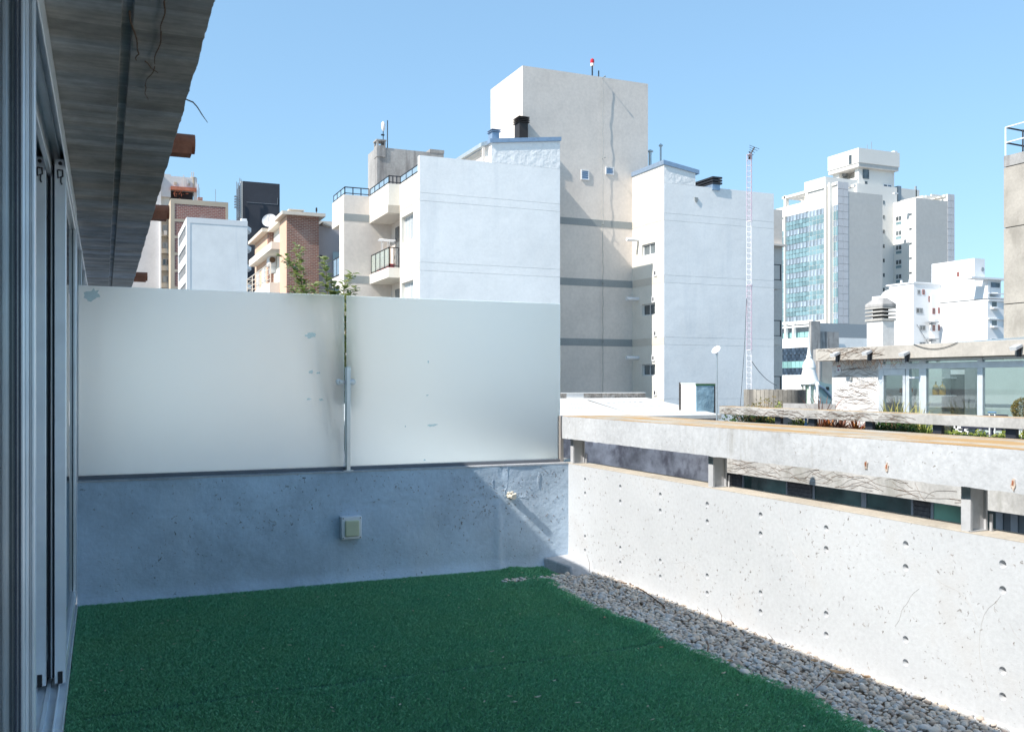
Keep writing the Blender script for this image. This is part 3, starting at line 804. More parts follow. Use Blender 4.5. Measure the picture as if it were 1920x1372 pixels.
def pose(x, y, r):
    pile = 0.022 * max(0, (x - 3.38) / 0.22) + 0.004
    sx, sy, sz = r * rr.uniform(0.85, 1.35), r * rr.uniform(0.8, 1.1), r * rr.uniform(0.5, 0.8)
    return (x, y, 0.002 + pile + sz * 0.55 + rr.uniform(-0.002, 0.006)), (rr.uniform(-0.5, 0.5), rr.uniform(-0.5, 0.5), rr.uniform(0, 6.28)), (sx, sy, sz)
gl_ = ROOT[gb.name]
for i, q in enumerate(single_):
    l, e, s = pose(*q); o = bpy.data.objects.new('pebble', peb_me[i % 6]); C.objects.link(o); o.parent = gb
    o.location = (l[0] - gl_[0], l[1] - gl_[1], l[2] - gl_[2]); o.rotation_euler = e; o.scale = s
allv, allf, off = [], [], 0
from mathutils import Euler
for i, q in enumerate(rest):
    l, e, s = pose(*q); vs, fs = STONES[i % 6]
    R = np.array((Matrix.Translation(l) @ Euler(e).to_matrix().to_4x4() @ Matrix.Diagonal((*s, 1))))
    w = vs @ R[:3, :3].T + R[:3, 3]; allv.append(w); allf += [tuple(off + k for k in f) for f in fs]; off += len(vs)
gm = MB(); gm.v = [tuple(v) for v in np.concatenate(allv)]; gm.f = allf
part('gravel', gm, M['pebble'], gb, kind='stuff', fix=False)
part('grit_layer', MB().box(2.8, 3.64, 1.5, 6.9, -0.014, -0.003), surf('brown_grit', (0.30, 0.25, 0.20), 0.95, 0.3, 8, 0.2, 60, 0.5, 90, 0.006), gb)

# dry stems and leaves lying on the pebbles and the grass
M['dryleaf'] = surf('dead_leaf', (0.42, 0.27, 0.16), 0.8, 0.25, 40)
M['paleleaf'] = surf('pale_dead_leaf', (0.60, 0.55, 0.42), 0.8, 0.2, 40)
def leafmb(c, L_, w, a, curl=0.3):
    mb = MB(); n = 5; ca, sa = math.cos(a), math.sin(a)
    for i in range(n + 1):
        t = i / n; half = w * math.sin(math.pi * min(0.98, 0.05 + t * 0.93)) ** 0.8; z = curl * L_ * (t - 0.5) ** 2
        for s in (-1, 0, 1):
            x = (t - 0.5) * L_; y = s * half; mb.v.append((c[0] + x * ca - y * sa, c[1] + x * sa + y * ca, c[2] + z + abs(s) * half * 0.35))
    for i in range(n):
        for s in (0, 1): mb.f.append((3*i + s, 3*i + s + 1, 3*i + s + 4, 3*i + s + 3))
    mb2 = MB(); mb2.v = mb.v + [(x, y, z - 0.0012) for x, y, z in mb.v]; k = len(mb.v); mb2.f = mb.f + [tuple(k + i for i in q[::-1]) for q in mb.f]
    return mb2
def on_floor(px, py, z=0.03):
    return PD(px, py, F * (H - z) / (py - 717))
litter = [
 (1369, 1240, 0.045, 0.016, 0.6, 'dryleaf', 'reddish brown dead leaf at the grass edge beside the pebbles'),
 (1240, 1214, 0.030, 0.010, 0.1, 'dryleaf', 'small pinkish brown leaf on the grass beside the raised edge'),
 (1134, 1158, 0.040, 0.008, 1.2, 'dryleaf', 'thin brown leaf on the grass nearest the wall corner'),
 (1357, 1262, 0.040, 0.006, 0.3, 'paleleaf', 'pale twisted leaf on the grass near the reddish brown leaf'),
 (1008, 1307, 0.042, 0.007, 0.2, 'paleleaf', 'cream coloured leaf fragment in the middle foreground of the grass'),
 (722, 1249, 0.020, 0.005, 0.2, 'paleleaf', 'tiny pale leaf lying alone near the seam of the grass'),
 (596, 1119, 0.026, 0.004, 0.5, 'paleleaf', 'white sliver of leaf on the grass close under the wall light'),
 (922, 1221, 0.034, 0.004, 0.1, 'paleleaf', 'long whitish leaf sliver on the middle of the grass'),
 (267, 1255, 0.030, 0.004, 2.2, 'paleleaf', 'pale leaf sliver on the grass beside the door track'),
 (1495, 1270, 0.022, 0.010, 0.4, 'dryleaf', 'small curled leaf lying on the near edge of the grass'),
 (355, 1127, 0.022, 0.006, 1.6, 'paleleaf', 'pale leaf crumb on the grass at the foot of the low grey wall'),
]
for px, py, L_, w, a, mt, lab in litter:
    q = on_floor(px, py, 0.034); q.z = 0.036
    single('dead_leaf', leafmb(q, L_, w, a, 0.5), M[mt], lab, 'leaf', 'dead leaves lying on the grass mat', fix=False)
for px, py, L_, w, a, lab in ((1572, 1262, 0.10, 0.026, 2.2, 'long orange brown leaf on the pebbles against the parapet'), (1625, 1270, 0.05, 0.02, 0.3, 'curled rust coloured leaf on the sunlit rim of the pebbles'), (1527, 1240, 0.05, 0.02, 1.0, 'small rust coloured leaf half buried in the pebble strip')):
    d = F * (H - 0.055) / (py - 717); q = PD(px, py, d)
    single('fallen_leaf', leafmb(q, L_, w, a, 0.6), M['dryleaf'], lab, 'leaf', 'dead leaves on the pebbles', fix=False)
rr = random.Random(31); tg = MB()
def twig(pxs, z, r):
    return [PD(px, py, F * (H - z) / (py - 717)) + Vector((0, 0, rr.uniform(-0.004, 0.012))) for px, py in pxs]
for pxs, z, r, lab in (([(1153, 1089), (1180, 1093), (1204, 1106), (1225, 1122), (1246, 1136)], 0.045, 0.004, 'long bent dry twig lying on the far pebbles'),
               ([(1560, 1258), (1545, 1275), (1530, 1292)], 0.045, 0.003, 'short straight twig on the pebbles in the middle of the strip'),
               ([(1325, 1200), (1328, 1212), (1327, 1222)], 0.05, 0.004, 'stubby twig standing among pebbles at the grass edge'),
               ([(1420, 1232), (1450, 1246), (1476, 1262)], 0.04, 0.0025, 'thin twig along the near pebbles')):
    single('dry_twig', MB().tube(twig(pxs, z, r), r, 5), M['bark'], lab, 'twig', fix=True)
# scattered pale crumbs of leaf all over the mat
cm = MB(); r_ = random.Random(5)
for _ in range(90):
    x, y = r_.uniform(-.1, 3.1), r_.uniform(3.2, 7.0); z = float(turf_z(np.array(x), np.array(y))) + .017
    cm.add(leafmb((x, y, z), r_.uniform(.010, .030), r_.uniform(.002, .005), r_.uniform(0, 6.28), .3))
o_ = single('litter', cm, M['paleleaf'], 'pale crumbs of dead leaf scattered over the grass mat', 'leaf litter', kind='stuff', fix=False)
sp = MB()
for px, py, h in ((1105, 1072, 0.14), (1330, 1150, 0.05), (1372, 1165, 0.09), (1405, 1172, 0.05), (1478, 1200, 0.05)):
    d = F * (H - 0.03) / (py - 717); q = PD(px, py, d); q.x = min(q.x, 3.585)
    sp.tube([q, q + Vector((0.004, 0.004, h * 0.5)), q + Vector((-0.012, 0.02, h))], [0.0022, 0.0018, 0.001], 5)
single('dry_stalk', sp, M['bark'], 'thin dry weed stalks standing at the foot of the white parapet', 'weed')

# ------------------------------------------------------------------ potted shrub on the neighbour's terrace
M['leaf_a'] = leafmat('shrub_leaf', (0.24, 0.33, 0.09), (0.55, 0.58, 0.32))
M['stem'] = surf('shrub_stem', (0.20, 0.17, 0.10), 0.8)
def bigleaf(mb, base, d, L_, w, up):
    d = Vector(d).normalized(); s = d.cross(Vector((0, 0, 1)))
    if s.length < 1e-3: s = Vector((1, 0, 0))
    s.normalize(); nrm = s.cross(d).normalized(); n = len(mb.v)
    prof = ((0, 0.02), (0.25, 0.85), (0.5, 1.0), (0.75, 0.62), (1.0, 0.02)); droop = -0.35
    for t, k in prof:
        c = base + d * (t * L_) + Vector((0, 0, droop * L_ * t * t)); 
        mb.v += [tuple(c - s * (w * k) + nrm * (0.25 * w * k)), tuple(c), tuple(c + s * (w * k) + nrm * (0.25 * w * k))]
    for i in range(4):
        for q in (0, 1): mb.f.append((n + 3*i + q, n + 3*i + q + 1, n + 3*i + q + 4, n + 3*i + q + 3))
yS = 7.95
sh = thing('potted_shrub', 'leafy shrub with upright shoots rising behind the frosted glass gap', 'shrub', (1.9, yS, -0.012))
lf, st = MB(), MB(); rr = random.Random(77)
shoots = [([(600, 760), (583, 640), (568, 550), (562, 505), (558, 458)], 1.0), ([(600, 760), (590, 650), (575, 560), (548, 500), (527, 478)], 0.9), ([(640, 760), (622, 650), (615, 560), (612, 515), (606, 481)], 1.0),
          ([(648, 760), (640, 650), (640, 570), (648, 530), (664, 511)], 0.9), ([(620, 760), (600, 640), (570, 570), (550, 545), (545, 535)], 0.8), ([(655, 760), (650, 640), (646, 590), (650, 560), (668, 538)], 0.7),
          ([(610, 760), (598, 650), (590, 570), (590, 545), (588, 530)], 0.8), ([(640, 760), (645, 690), (648, 640), (647, 600), (645, 560)], 0.9), ([(640, 760), (632, 660), (628, 580), (628, 545), (626, 528)], 0.8)]
for pp, k in shoots:
    oy = rr.uniform(-0.22, 0.22)
    pts = []
    for px, py in pp: pts.append(Vector((XY(px, yS + oy), yS + oy, ZY(px, py, yS + oy))))
    pts.insert(0, Vector((1.9 + rr.uniform(-.05, .05), yS, 0.40)))
    st.tube(pts, [0.010, 0.008, 0.0065, 0.005, 0.004, 0.002], 5)
    seg = []
    for a, b in zip(pts[1:-1], pts[2:]):
        L_ = (b - a).length; m_ = max(2, int(L_ / 0.020)); seg += [(a.lerp(b, i / m_), (b - a).normalized()) for i in range(m_)]
    for i, (q, d) in enumerate(seg):
      if q.z < 2.24 and abs(q.x - XY(647.7, q.y)) > 0.035: continue
      for e_ in (0, 1, 2, 3):
        a = i * 2.4 + e_ * 2.9 + rr.uniform(-0.5, 0.5); hv = Vector((math.cos(a), math.sin(a), rr.uniform(-0.1, 0.6)))
        tip = i / len(seg); sz = rr.uniform(0.060, 0.105) * (1.1 - 0.4 * tip)
        bigleaf(lf, q + hv * rr.uniform(0.004, 0.028), hv + d * 0.5, sz, sz * rr.uniform(0.30, 0.42), 0)
part('foliage', lf, M['leaf_a'], sh, fix=False, smooth=False)
part('stem', st, M['stem'], sh)
part('pot', MB().lathe((1.9, yS, -0.012), [(0.15, 0), (0.20, 0.38), (0.215, 0.385), (0.215, 0.42), (0.19, 0.42), (0.185, 0.40), (0.001, 0.40)], 24), M['terracotta'], sh)

# ------------------------------------------------------------------ materials of the city
M['white'] = surf('white_render', (0.87, 0.865, 0.85), 0.9, 0.06, 0.4, 0.03, 9, 0.25, 14, 0.01, 0.38, (1.5, 1.5, 0.12), (0.70, 0.72, 0.74), lump=0.32, ls=1.4, ld=0.04)
M['roughwhite'] = surf('rough_white_render', (0.87, 0.865, 0.85), 0.9, 0.05, 0.5, 0.04, 9, 0.5, 9, 0.03, lump=0.7, ls=3.2, ld=0.05)
M['cream'] = surf('cream_render', (0.74, 0.70, 0.63), 0.9, 0.05, 0.8, 0.03, 12, 0.1, 14, 0.006)
M['beige'] = surf('beige_render', (0.70, 0.635, 0.575), 0.9, 0.07, 0.5, 0.05, 7, 0.3, 11, 0.015, 0.3, (1.6, 1.6, 0.12), (0.62, 0.57, 0.52), lump=0.4, ls=1.0, ld=0.03)
M['band'] = surf('grey_band_paint', (0.30, 0.32, 0.32), 0.9, 0.05, 1)
M['bandlight'] = surf('sand_band_paint', (0.62, 0.57, 0.50), 0.9, 0.05, 1)
M['stain'] = surf('stained_concrete', (0.36, 0.35, 0.34), 0.95, 0.2, 0.8, 0.1, 10, 0.3, 20, 0.01, 0.85, (1.8, 1.8, 0.18), (0.16, 0.15, 0.15), st=(0.48, 0.72))
M['yardwall'] = surf('mouldy_wall', (0.34, 0.33, 0.36), 0.95, 0.4, 1.4, 0.15, 6, 0.3, 20, 0.01, 0.8, (2.4, 2.4, 1.3), (0.12, 0.11, 0.13), st=(0.46, 0.66))
M['flash'] = plain('blue_grey_flashing', (0.32, 0.42, 0.55), 0.45, 0.5)
M['metalroof'] = plain('light_metal_roof', (0.55, 0.60, 0.62), 0.4, 0.5)
M['darkmetal'] = plain('dark_metal', (0.04, 0.042, 0.05), 0.5, 0.4)
M['brownmetal'] = plain('brown_flue_metal', (0.045, 0.035, 0.03), 0.5, 0.3)
def milky(name, col, k):
    m, nt, N, L = _new(name); p = P(m); p.inputs['Base Color'].default_value = (*col, 1); p.inputs['Roughness'].default_value = 0.15
    t = N.new('ShaderNodeBsdfTransparent'); t.inputs[0].default_value = (0.9, 0.96, 0.97, 1); mx = N.new('ShaderNodeMixShader'); mx.inputs[0].default_value = k
    L.new(t.outputs[0], mx.inputs[1]); L.new(p.outputs[0], mx.inputs[2]); L.new(mx.outputs[0], N['Material Output'].inputs[0]); return m
M['blueglass'] = milky('blue_balustrade_glass', (0.45, 0.60, 0.74), 0.45)  # blue tint plus pale diffuse colour standing in for reflected sky
M['balglass'] = milky('pale_balcony_glass', (0.60, 0.64, 0.58), 0.35)
M['winglass'] = glassy('dark_window_glass', (0.10, 0.12, 0.13), 0.08, 0.4)
M['curtain'] = glassy('curtained_window', (0.50, 0.54, 0.56), 0.15, 0.25, (1.4, 1.4, 0.1))
M['frame'] = plain('white_window_frame', (0.70, 0.71, 0.72), 0.4)
M['greyframe'] = plain('grey_window_frame', (0.35, 0.37, 0.39), 0.45, 0.3)
M['roofwhite'] = surf('white_roof_membrane', (0.62, 0.61, 0.585), 0.85, 0.05, 0.9, 0.04, 8, 0.1, 12, 0.01, 0.25, (0.9, 0.25, 1), (0.66, 0.66, 0.64))
M['rubble'] = surf('rubble_stone', (0.36, 0.31, 0.27), 0.95, 0.4, 6, 0.25, 14, 0.8, 9, 0.05, 0.5, (3, 3, 3), (0.62, 0.60, 0.57))
M['fascia'] = surf('fascia_concrete', (0.42, 0.39, 0.35), 0.9, 0.12, 1.2, 0.08, 14, 0.3, 25, 0.008, 0.5, (2.5, 2.5, 0.5), (0.34, 0.32, 0.29))
M['railconc'] = surf('mottled_rail_concrete', (0.40, 0.385, 0.36), 0.9, 0.2, 1.5, 0.1, 14, 0.3, 30, 0.008, 0.8, (1.8, 1.8, 0.8), (0.27, 0.26, 0.23), st=(0.48, 0.68))
M['plaster'] = surf('white_wall_plaster', (0.68, 0.66, 0.64), 0.9, 0.08, 1.5, 0.05, 14)
M['darkbrick'] = surf('dark_brick_pier', (0.13, 0.12, 0.12), 0.9, 0.3, 12)
M['soil'] = surf('planter_soil', (0.07, 0.055, 0.04), 0.95, 0.3, 10)

def rail_run(parent, pts, z0, z1, glass='blueglass', nposts=4, top=0.05, metal='darkmetal'):
    """glazed balustrade along a polyline: posts, rails and panes, each a part"""
    for (xa, ya), (xb, yb) in zip(pts[:-1], pts[1:]):
        a, b = Vector((xa, ya, 0)), Vector((xb, yb, 0)); L_ = (b - a).length; k = max(1, round(L_ / 1.0)) if nposts is None else nposts
        m_ = MB(); m_.tube([(xa, ya, z1), (xb, yb, z1)], top * 0.5, 6); m_.tube([(xa, ya, z0 + 0.08), (xb, yb, z0 + 0.08)], top * 0.4, 6)
        for i in range(k + 1):
            q = a.lerp(b, i / k); m_.box(q.x - .02, q.x + .02, q.y - .02, q.y + .02, z0 - 0.06, z1)
        part('railing', m_, M[metal], parent)
        if glass:
            d = (b - a).normalized(); nrm = Vector((-d.y, d.x, 0)) * 0.005
            g_ = MB().prism([(xa - nrm.x, ya - nrm.y), (xb - nrm.x, yb - nrm.y), (xb + nrm.x, yb + nrm.y), (xa + nrm.x, ya + nrm.y)], 'z', z0 + 0.1, z1 - 0.03)
            part('glass_pane', g_, M[glass], parent)

def window_x(parent, X, y0, y1, z0, z1, depth=0.18, mull=1, pane='curtain', fr='frame', th=0.05, rec=True):
    """window in a wall that faces -X: a frame with panes, set back by depth"""
    x = X + depth if rec else X - 0.05
    f = MB(); f.box(x, x + .06, y0, y0 + th, z0, z1); f.box(x, x + .06, y1 - th, y1, z0, z1); f.box(x, x + .06, y0 + th, y1 - th, z0, z0 + th); f.box(x, x + .06, y0 + th, y1 - th, z1 - th, z1)
    for i in range(1, mull + 1):
        y = y0 + (y1 - y0) * i / (mull + 1); f.box(x - .005, x + .055, y - th * .5, y + th * .5, z0 + th, z1 - th)
    w = part('window', f, M[fr], parent)
    for i in range(mull + 1):
        a, b = y0 + (y1 - y0) * i / (mull + 1), y0 + (y1 - y0) * (i + 1) / (mull + 1)
        part('pane', MB().box(x + .02, x + .03, a + th * .5, b - th * .5, z0 + th * .5, z1 - th * .5), M[pane], w)
    return w
def window_y(parent, Y, x0, x1, z0, z1, depth=0.12, mull=1, pane='winglass', fr='frame', th=0.05):
    y = Y + depth
    f = MB(); f.box(x0, x0 + th, y, y + .06, z0, z1); f.box(x1 - th, x1, y, y + .06, z0, z1); f.box(x0 + th, x1 - th, y, y + .06, z0, z0 + th); f.box(x0 + th, x1 - th, y, y + .06, z1 - th, z1)
    for i in range(1, mull + 1):
        x = x0 + (x1 - x0) * i / (mull + 1); f.box(x - th * .5, x + th * .5, y - .005, y + .055, z0 + th, z1 - th)
    w = part('window', f, M[fr], parent)
    for i in range(mull + 1):
        a, b = x0 + (x1 - x0) * i / (mull + 1), x0 + (x1 - x0) * (i + 1) / (mull + 1)
        part('pane', MB().box(a + th * .5, b - th * .5, y + .02, y + .03, z0 + th * .5, z1 - th * .5), M[pane], w)
    return w
def wall_x(X, t, y0, y1, z0, z1, holes):
    """boxes of a wall facing -X (X..X+t) around rectangular openings that share one y range per column: holes = [(y0,y1,[(z0,z1),...])]"""
    mb = MB(); y = y0
    for (a, b, zs) in sorted(holes):
        mb.box(X, X + t, y, a, z0, z1); z = z0
        for (c, d) in sorted(zs): mb.box(X, X + t, a, b, z, c); z = d
        mb.box(X, X + t, a, b, z, z1); y = b
    mb.box(X, X + t, y, y1, z0, z1); return mb
def wall_y(Y, t, x0, x1, z0, z1, holes):
    mb = MB(); x = x0
    for (a, b, zs) in sorted(holes):
        mb.box(x, a, Y, Y + t, z0, z1); z = z0
        for (c, d) in sorted(zs): mb.box(a, b, Y, Y + t, z, c); z = d
        mb.box(a, b, Y, Y + t, z, z1); x = b
    mb.box(x, x1, Y, Y + t, z0, z1); return mb

# ------------------------------------------------------------------ white apartment building with two party-wall wings and a core tower
FA, FR = 36.6, 39.4                     # front plane of the wings, plane of the recess
FL = 2.83
AX0, AX1 = XY(787, FA), XY(1050, FA)
CX0, CX1 = XY(1245, FA), XY(1451, FA)
BX, KX = XY(728, FR), XY(645, 42.5)     # balcony front, column front-left
ab = thing('apartment_building', 'white stepped apartment building with a tall windowless beige core tower', 'building', (20, 40, -24))
GR = [(9.285, 8.96), (6.455, 6.115), (3.625, 3.285), (0.795, 0.455)]
def party_wall(x0, x1, ztop, name):
    zs = [-24]
    for hi, lo in GR[::-1]: zs += [lo, hi]
    zs.append(ztop); mb = MB()
    for a, b in zip(zs[:-1], zs[1:]): mb.box(x0, x1, FA, FA + 0.25, a + (0.008 if a > -24 else 0), b - (0.008 if b < ztop else 0))
    part(name, mb, M['white'], ab)
party_wall(AX0, AX1, 10.80, 'party_wall')
party_wall(CX0, CX1, 10.66, 'party_wall')
# grooved backing, slightly behind the slabs
parts('groove_backing', MB().box(AX0 + .01, AX1 - .01, FA + 0.02, FA + 0.2, -20, 10.7).box(CX0 + .01, CX1 - .01, FA + 0.02, FA + 0.2, -20, 10.6), M['white'], ab)
ux0 = XY(922, FA)
up = MB().prism([(ux0, 10.805), (AX1, 10.805), (AX1, 12.02), (ux0, 11.62)], 'y', FA + 0.001, 41.5)
part('roof_room', up, M['roughwhite'], ab)
rf = MB().prism([(ux0 - 0.10, 11.61), (AX1 + 0.04, 12.03), (AX1 + 0.04, 12.20), (ux0 - 0.10, 11.78)], 'y', FA - 0.06, 42.0)
part('roof_flashing', rf, M['flash'], ab)
rf = MB().prism([(ux0 - 0.35, 11.52), (ux0 - 0.102, 11.60), (ux0 - 0.102, 11.76), (ux0 - 0.35, 11.68)], 'y', FA + 0.3, 42.0)
part('roof_eave', rf, M['metalroof'], ab)
parts('terrace_wall', MB().box(ux0 - 0.28, ux0 - 0.18, FA + 0.30, FA + 0.42, 10.3, 11.5).box(ux0 - 0.06, ux0 - 0.002, 37.6, 41.2, 10.3, 11.4), M['beige'], ab)
parts('core', MB().box(AX0 + 0.3, AX1, FA + 0.25, FR + 0.0, -24, 10.15).box(12.9, AX1 - 0.6, FR, 46, -24, 10.15), M['cream'], ab)
wy0, wy1 = YX(775, AX0), YX(752.6, AX0)
wz = [(7.54 - FL * i, 8.66 - FL * i) for i in range(3)]
part('side_wall', wall_x(AX0, 0.3, FA + 0.25, FR, -24, 10.15, [(wy0, wy1, wz)]), M['cream'], ab)
for a, b in wz: window_x(ab, AX0, wy0, wy1, a, b, 0.16, 1, 'curtain')
X2 = 12.30
parts('balcony_core', MB().box(X2, 12.9, FR, 46, -24, 10.15).box(KX, X2, 42.5, 43.4, -24, 10.15).box(KX + 1.2, X2, 43.4, 46, -24, 10.15), M['beige'], ab)
part('column_return', MB().box(KX - 0.004, KX, 42.5, 43.4, -24, 10.15), M['cream'], ab)
bal = MB()
bal.box(BX, X2, FR, 42.5, 8.90, 10.15); bal.box(KX - 0.001, KX + 1.2, 43.4, 44.9, 8.90, 10.15)
for i in range(3):
    z = 6.10 - FL * i
    bal.box(BX, X2, FR, 42.499, z, z + 0.43); bal.box(KX - 0.001, KX + 1.2, 43.4, 44.9, z, z + 0.43)
parts('balcony', bal, M['cream'], ab)
for i, (hi, lo) in enumerate(GR):
    b = MB(); b.box(XY(1053, FR) - 1.4, CX0 - .002, FR - 0.012, FR - 0.001, lo, hi); b.box(KX + .002, BX - .01, 42.488, 42.499, lo, hi)
    parts('painted_band', b, M['band'], ab)
    b = MB(); b.box(AX0 - 0.010, AX0 - 0.001, FA + .002, FR - .002, lo, hi); b.box(CX0 - 0.010, CX0 - 0.001, FA + .002, FR - .013, lo, hi)
    if i == 0: b.box(BX - 0.010, BX - 0.001, FR + .002, 42.497, lo - 0.06, hi - 0.06); b.box(KX - .012, KX - .0045, 42.502, 44.89, lo - .06, hi - .06)
    parts('painted_band', b, M['bandlight'], ab)
    if i == 0: part('painted_band', MB().box(BX + .002, AX0 - 0.011, FR - 0.010, FR - 0.001, lo - .06, hi - .06), surf('taupe_band', (0.47, 0.43, 0.37), 0.9, 0.05), ab)
# recessed balcony doors and rails
for i in range(2):
    z = 6.53 - FL * i
    part('balcony_door', MB().box(X2 - 0.03, X2 - .002, 40.6, 41.75, z, z + 2.1), M['winglass'], ab)
    br = thing('glass_balustrade', ('upper', 'lower')[i] + ' glazed balcony railing between the beige column and the white wall', 'railing', (BX, 41, z), 'balcony railings of the white apartment building')
    rail_run(br, [(BX + .06, 42.4), (BX + .06, FR + .06)], z, z + 0.87, 'balglass', 4); rail_run(br, [(BX + .06, FR + .06), (AX0 - .03, FR + .06)], z, z + 0.87, None, 2)
    b2 = thing('glass_balustrade', ('blue glass balcony railing half hidden behind the shrub tips', 'blue glass balcony railing low behind the frosted screen')[i], 'railing', (KX, 44, z), 'balcony railings of the white apartment building')
    rail_run(b2, [(KX + .05, 44.85), (KX + .05, 43.45)], z, z + 0.9, 'blueglass', 2)
rt = thing('roof_balustrade', 'dark steel and blue glass railing along the stepped roof edge of the cream building', 'railing', (BX, 40, 10.15))
rail_run(rt, [(KX + .05, 44.8), (KX + .05, 42.55)], 10.15, 10.50, 'blueglass', 3)
rail_run(rt, [(KX + .05, 42.55), (BX - .02, 42.55)], 10.15, 10.50, None, 3)
rail_run(rt, [(BX + .05, 42.55), (BX + .05, FR + .06)], 10.15, 10.50, 'blueglass', 4)
rail_run(rt, [(BX + .05, FR + .06), (AX0 + .05, FR + .06)], 10.15, 10.50, None, 3)
rail_run(rt, [(AX0 + .05, FR + .06), (AX0 + .05, FA + .3)], 10.15, 10.50, 'blueglass', 3)
# folding clothes rack and a red box on the balcony
cr2 = MB(); yq = 41.4; xq = 11.75
cr2.tube([(BX + .15, yq, 8.03), (X2 - .2, yq - 0.3, 7.96)], .03, 6); cr2.tube([(BX + .2, yq + .4, 8.03), (X2 - .15, yq + .1, 7.97)], .03, 6)
for x in (11.55, 11.85): cr2.tube([(x, yq - .1, 6.53), (x + .05, yq, 7.98)], .014, 5); cr2.tube([(x + .1, yq + .4, 6.53), (x, yq + .1, 7.98)], .014, 5)
single('clothes_rack', cr2, M['frame'], 'white folding clothes rack on the recessed balcony', 'clothes rack')
rb = MB()
for i in range(3): rb.box(BX + .12, BX + .4, 39.75 + i * .7, 40.3 + i * .7, 6.53, 6.70); rb.box(BX + .10, BX + .42, 39.73 + i * .7, 40.32 + i * .7, 6.69, 6.73)
single('red_planter', rb, plain('red_plastic', (0.45, 0.03, 0.05), 0.5), 'row of low red planters along the balcony floor edge', 'planter', bev=0.01)
# concrete stair-head box with chimney
px0, px1 = XY(707, 43.2), XY(832, 43.2)
ph = MB(); yl = YX(690, px0)
ph.box(px0, px1, 43.2, yl, 10.1, ZY(760, 281, 43.2)); ph.box(XY(806, 43.2), px1 + .02, 43.18, yl, ZY(760, 281, 43.2), ZY(820, 283, 43.2) + 0.05)
part('stair_head', ph, M['stain'], ab)
ch = MB(); zc1 = ZY(710, 272, 43.15)
ch.box(px0 - .02, XY(723, 43.15), 43.15, 43.7, 12.2, zc1); z2 = ZY(710, 262, 43.15)
for x in (px0 - .02, XY(723, 43.15) - .08):
    for y in (43.15, 43.62): ch.box(x, x + .08, y, y + .08, zc1, z2 - .05)
ch.box(px0 - .05, XY(723, 43.15) + .03, 43.12, 43.73, z2 - .05, z2 + .02)
part('chimney', ch, M['stain'], ab)
# core tower
TX0, TX1 = XY(980, FR), XY(1215, FR)
part('core_tower', MB().box(TX0, TX1, FR, YX(920, TX0), -24, 16.10), M['beige'], ab)
# right wing side wall with small windows
cw0, cw1 = YX(1228.5, CX0), YX(1203.5, CX0)
cz = [(7.53 - FL * i, 8.07 - FL * i) for i in range(3)]
part('side_wall', wall_x(CX0, 0.3, FA + 0.25, FR + .5, -24, 10.66, [(cw0, cw1, cz)]), M['cream'], ab)
for a, b in cz: window_x(ab, CX0, cw0, cw1, a, b, 0.10, 1, 'winglass')
parts('core', MB().box(CX0 + .3, CX1, FA + .25, 46, -24, 10.60), M['cream'], ab)
cu1 = XY(1304, FA)
part('roof_room', MB().prism([(CX0 + .001, 10.665), (cu1, 10.665), (cu1, 11.30), (CX0 + .001, 11.52)], 'y', FA + 0.001, 40.5), M['roughwhite'], ab)
part('side_wall', MB().box(CX0 - .002, CX0 + .05, FA + .01, 40.4, 10.665, 11.45), M['cream'], ab)
part('roof_flashing', MB().prism([(CX0 - .06, 11.50), (cu1 + .18, 11.22), (cu1 + .18, 11.40), (CX0 - .06, 11.70)], 'y', FA - 0.06, 40.8), M['flash'], ab)
sx1 = XY(1467, 39.4)
part('side_block', MB().box(CX1 + .003, sx1, FR, 46, -24, 10.55), M['beige'], ab)
for i in range(4):
    z1 = ZY(1458, 527, 38.4) - FL * i; bx1 = XY(1465.5, 38.3)
    part('balcony', MB().box(CX1 + .005, bx1, 38.3, FR, z1 - 0.42, z1), M['beige'], ab)
    if i < 3:
        r_ = thing('balcony_railing', ('topmost', 'middle', 'lowest')[i] + ' dark barred balcony railing on the grey strip beside the lattice mast', 'railing', (bx1, 38.4, z1), 'barred balcony railings of the white building')
        m_ = MB(); m_.box(CX1 + .01, bx1, 38.32, 38.37, z1 + .80, z1 + .84); m_.box(CX1 + .01, bx1, 38.32, 38.37, z1 + .04, z1 + .07)
        part('rail', m_, M['darkmetal'], r_)
        for q in np.linspace(CX1 + .03, bx1 - .03, 4): part('bar', MB().box(q - .025, q + .025, 38.325, 38.365, z1, z1 + .82), M['darkmetal'], r_)
part('ledge', MB().box(CX1 + .005, sx1 + .05, 39.1, FR, 8.62, 8.72), M['beige'], ab)
# fittings on the blank walls
def louvre(px0_, px1_, py0_, py1_):
    x0, x1 = XY(px0_, FR), XY(px1_, FR); z1, z0 = ZY((px0_ + px1_) / 2, py0_, FR), ZY((px0_ + px1_) / 2, py1_, FR)
    f = MB(); t = .05
    f.box(x0, x1, FR - .05, FR - .002, z1 - t, z1); f.box(x0, x1, FR - .05, FR - .002, z0, z0 + t); f.box(x0, x0 + t, FR - .05, FR - .002, z0 + t, z1 - t); f.box(x1 - t, x1, FR - .05, FR - .002, z0 + t, z1 - t)
    w = part('vent_grille', f, M['frame'], ab); k = 4
    for i in range(k):
        z = z0 + t + (z1 - z0 - 2 * t) * (i + .5) / k
        part('louvre', MB().prism([(FR - .045, z - .05), (FR - .016, z + .03), (FR - .016, z + .045), (FR - .045, z - .035)], 'x', x0 + t, x1 - t), M['flash'], w)
    part('vent_back', MB().box(x0 + t, x1 - t, FR - .015, FR - .003, z0 + t, z1 - t), M['black'], w)
louvre(1089, 1104, 319, 338); louvre(1135, 1150, 314, 328)
cab = MB(); rr = random.Random(9); pts = []
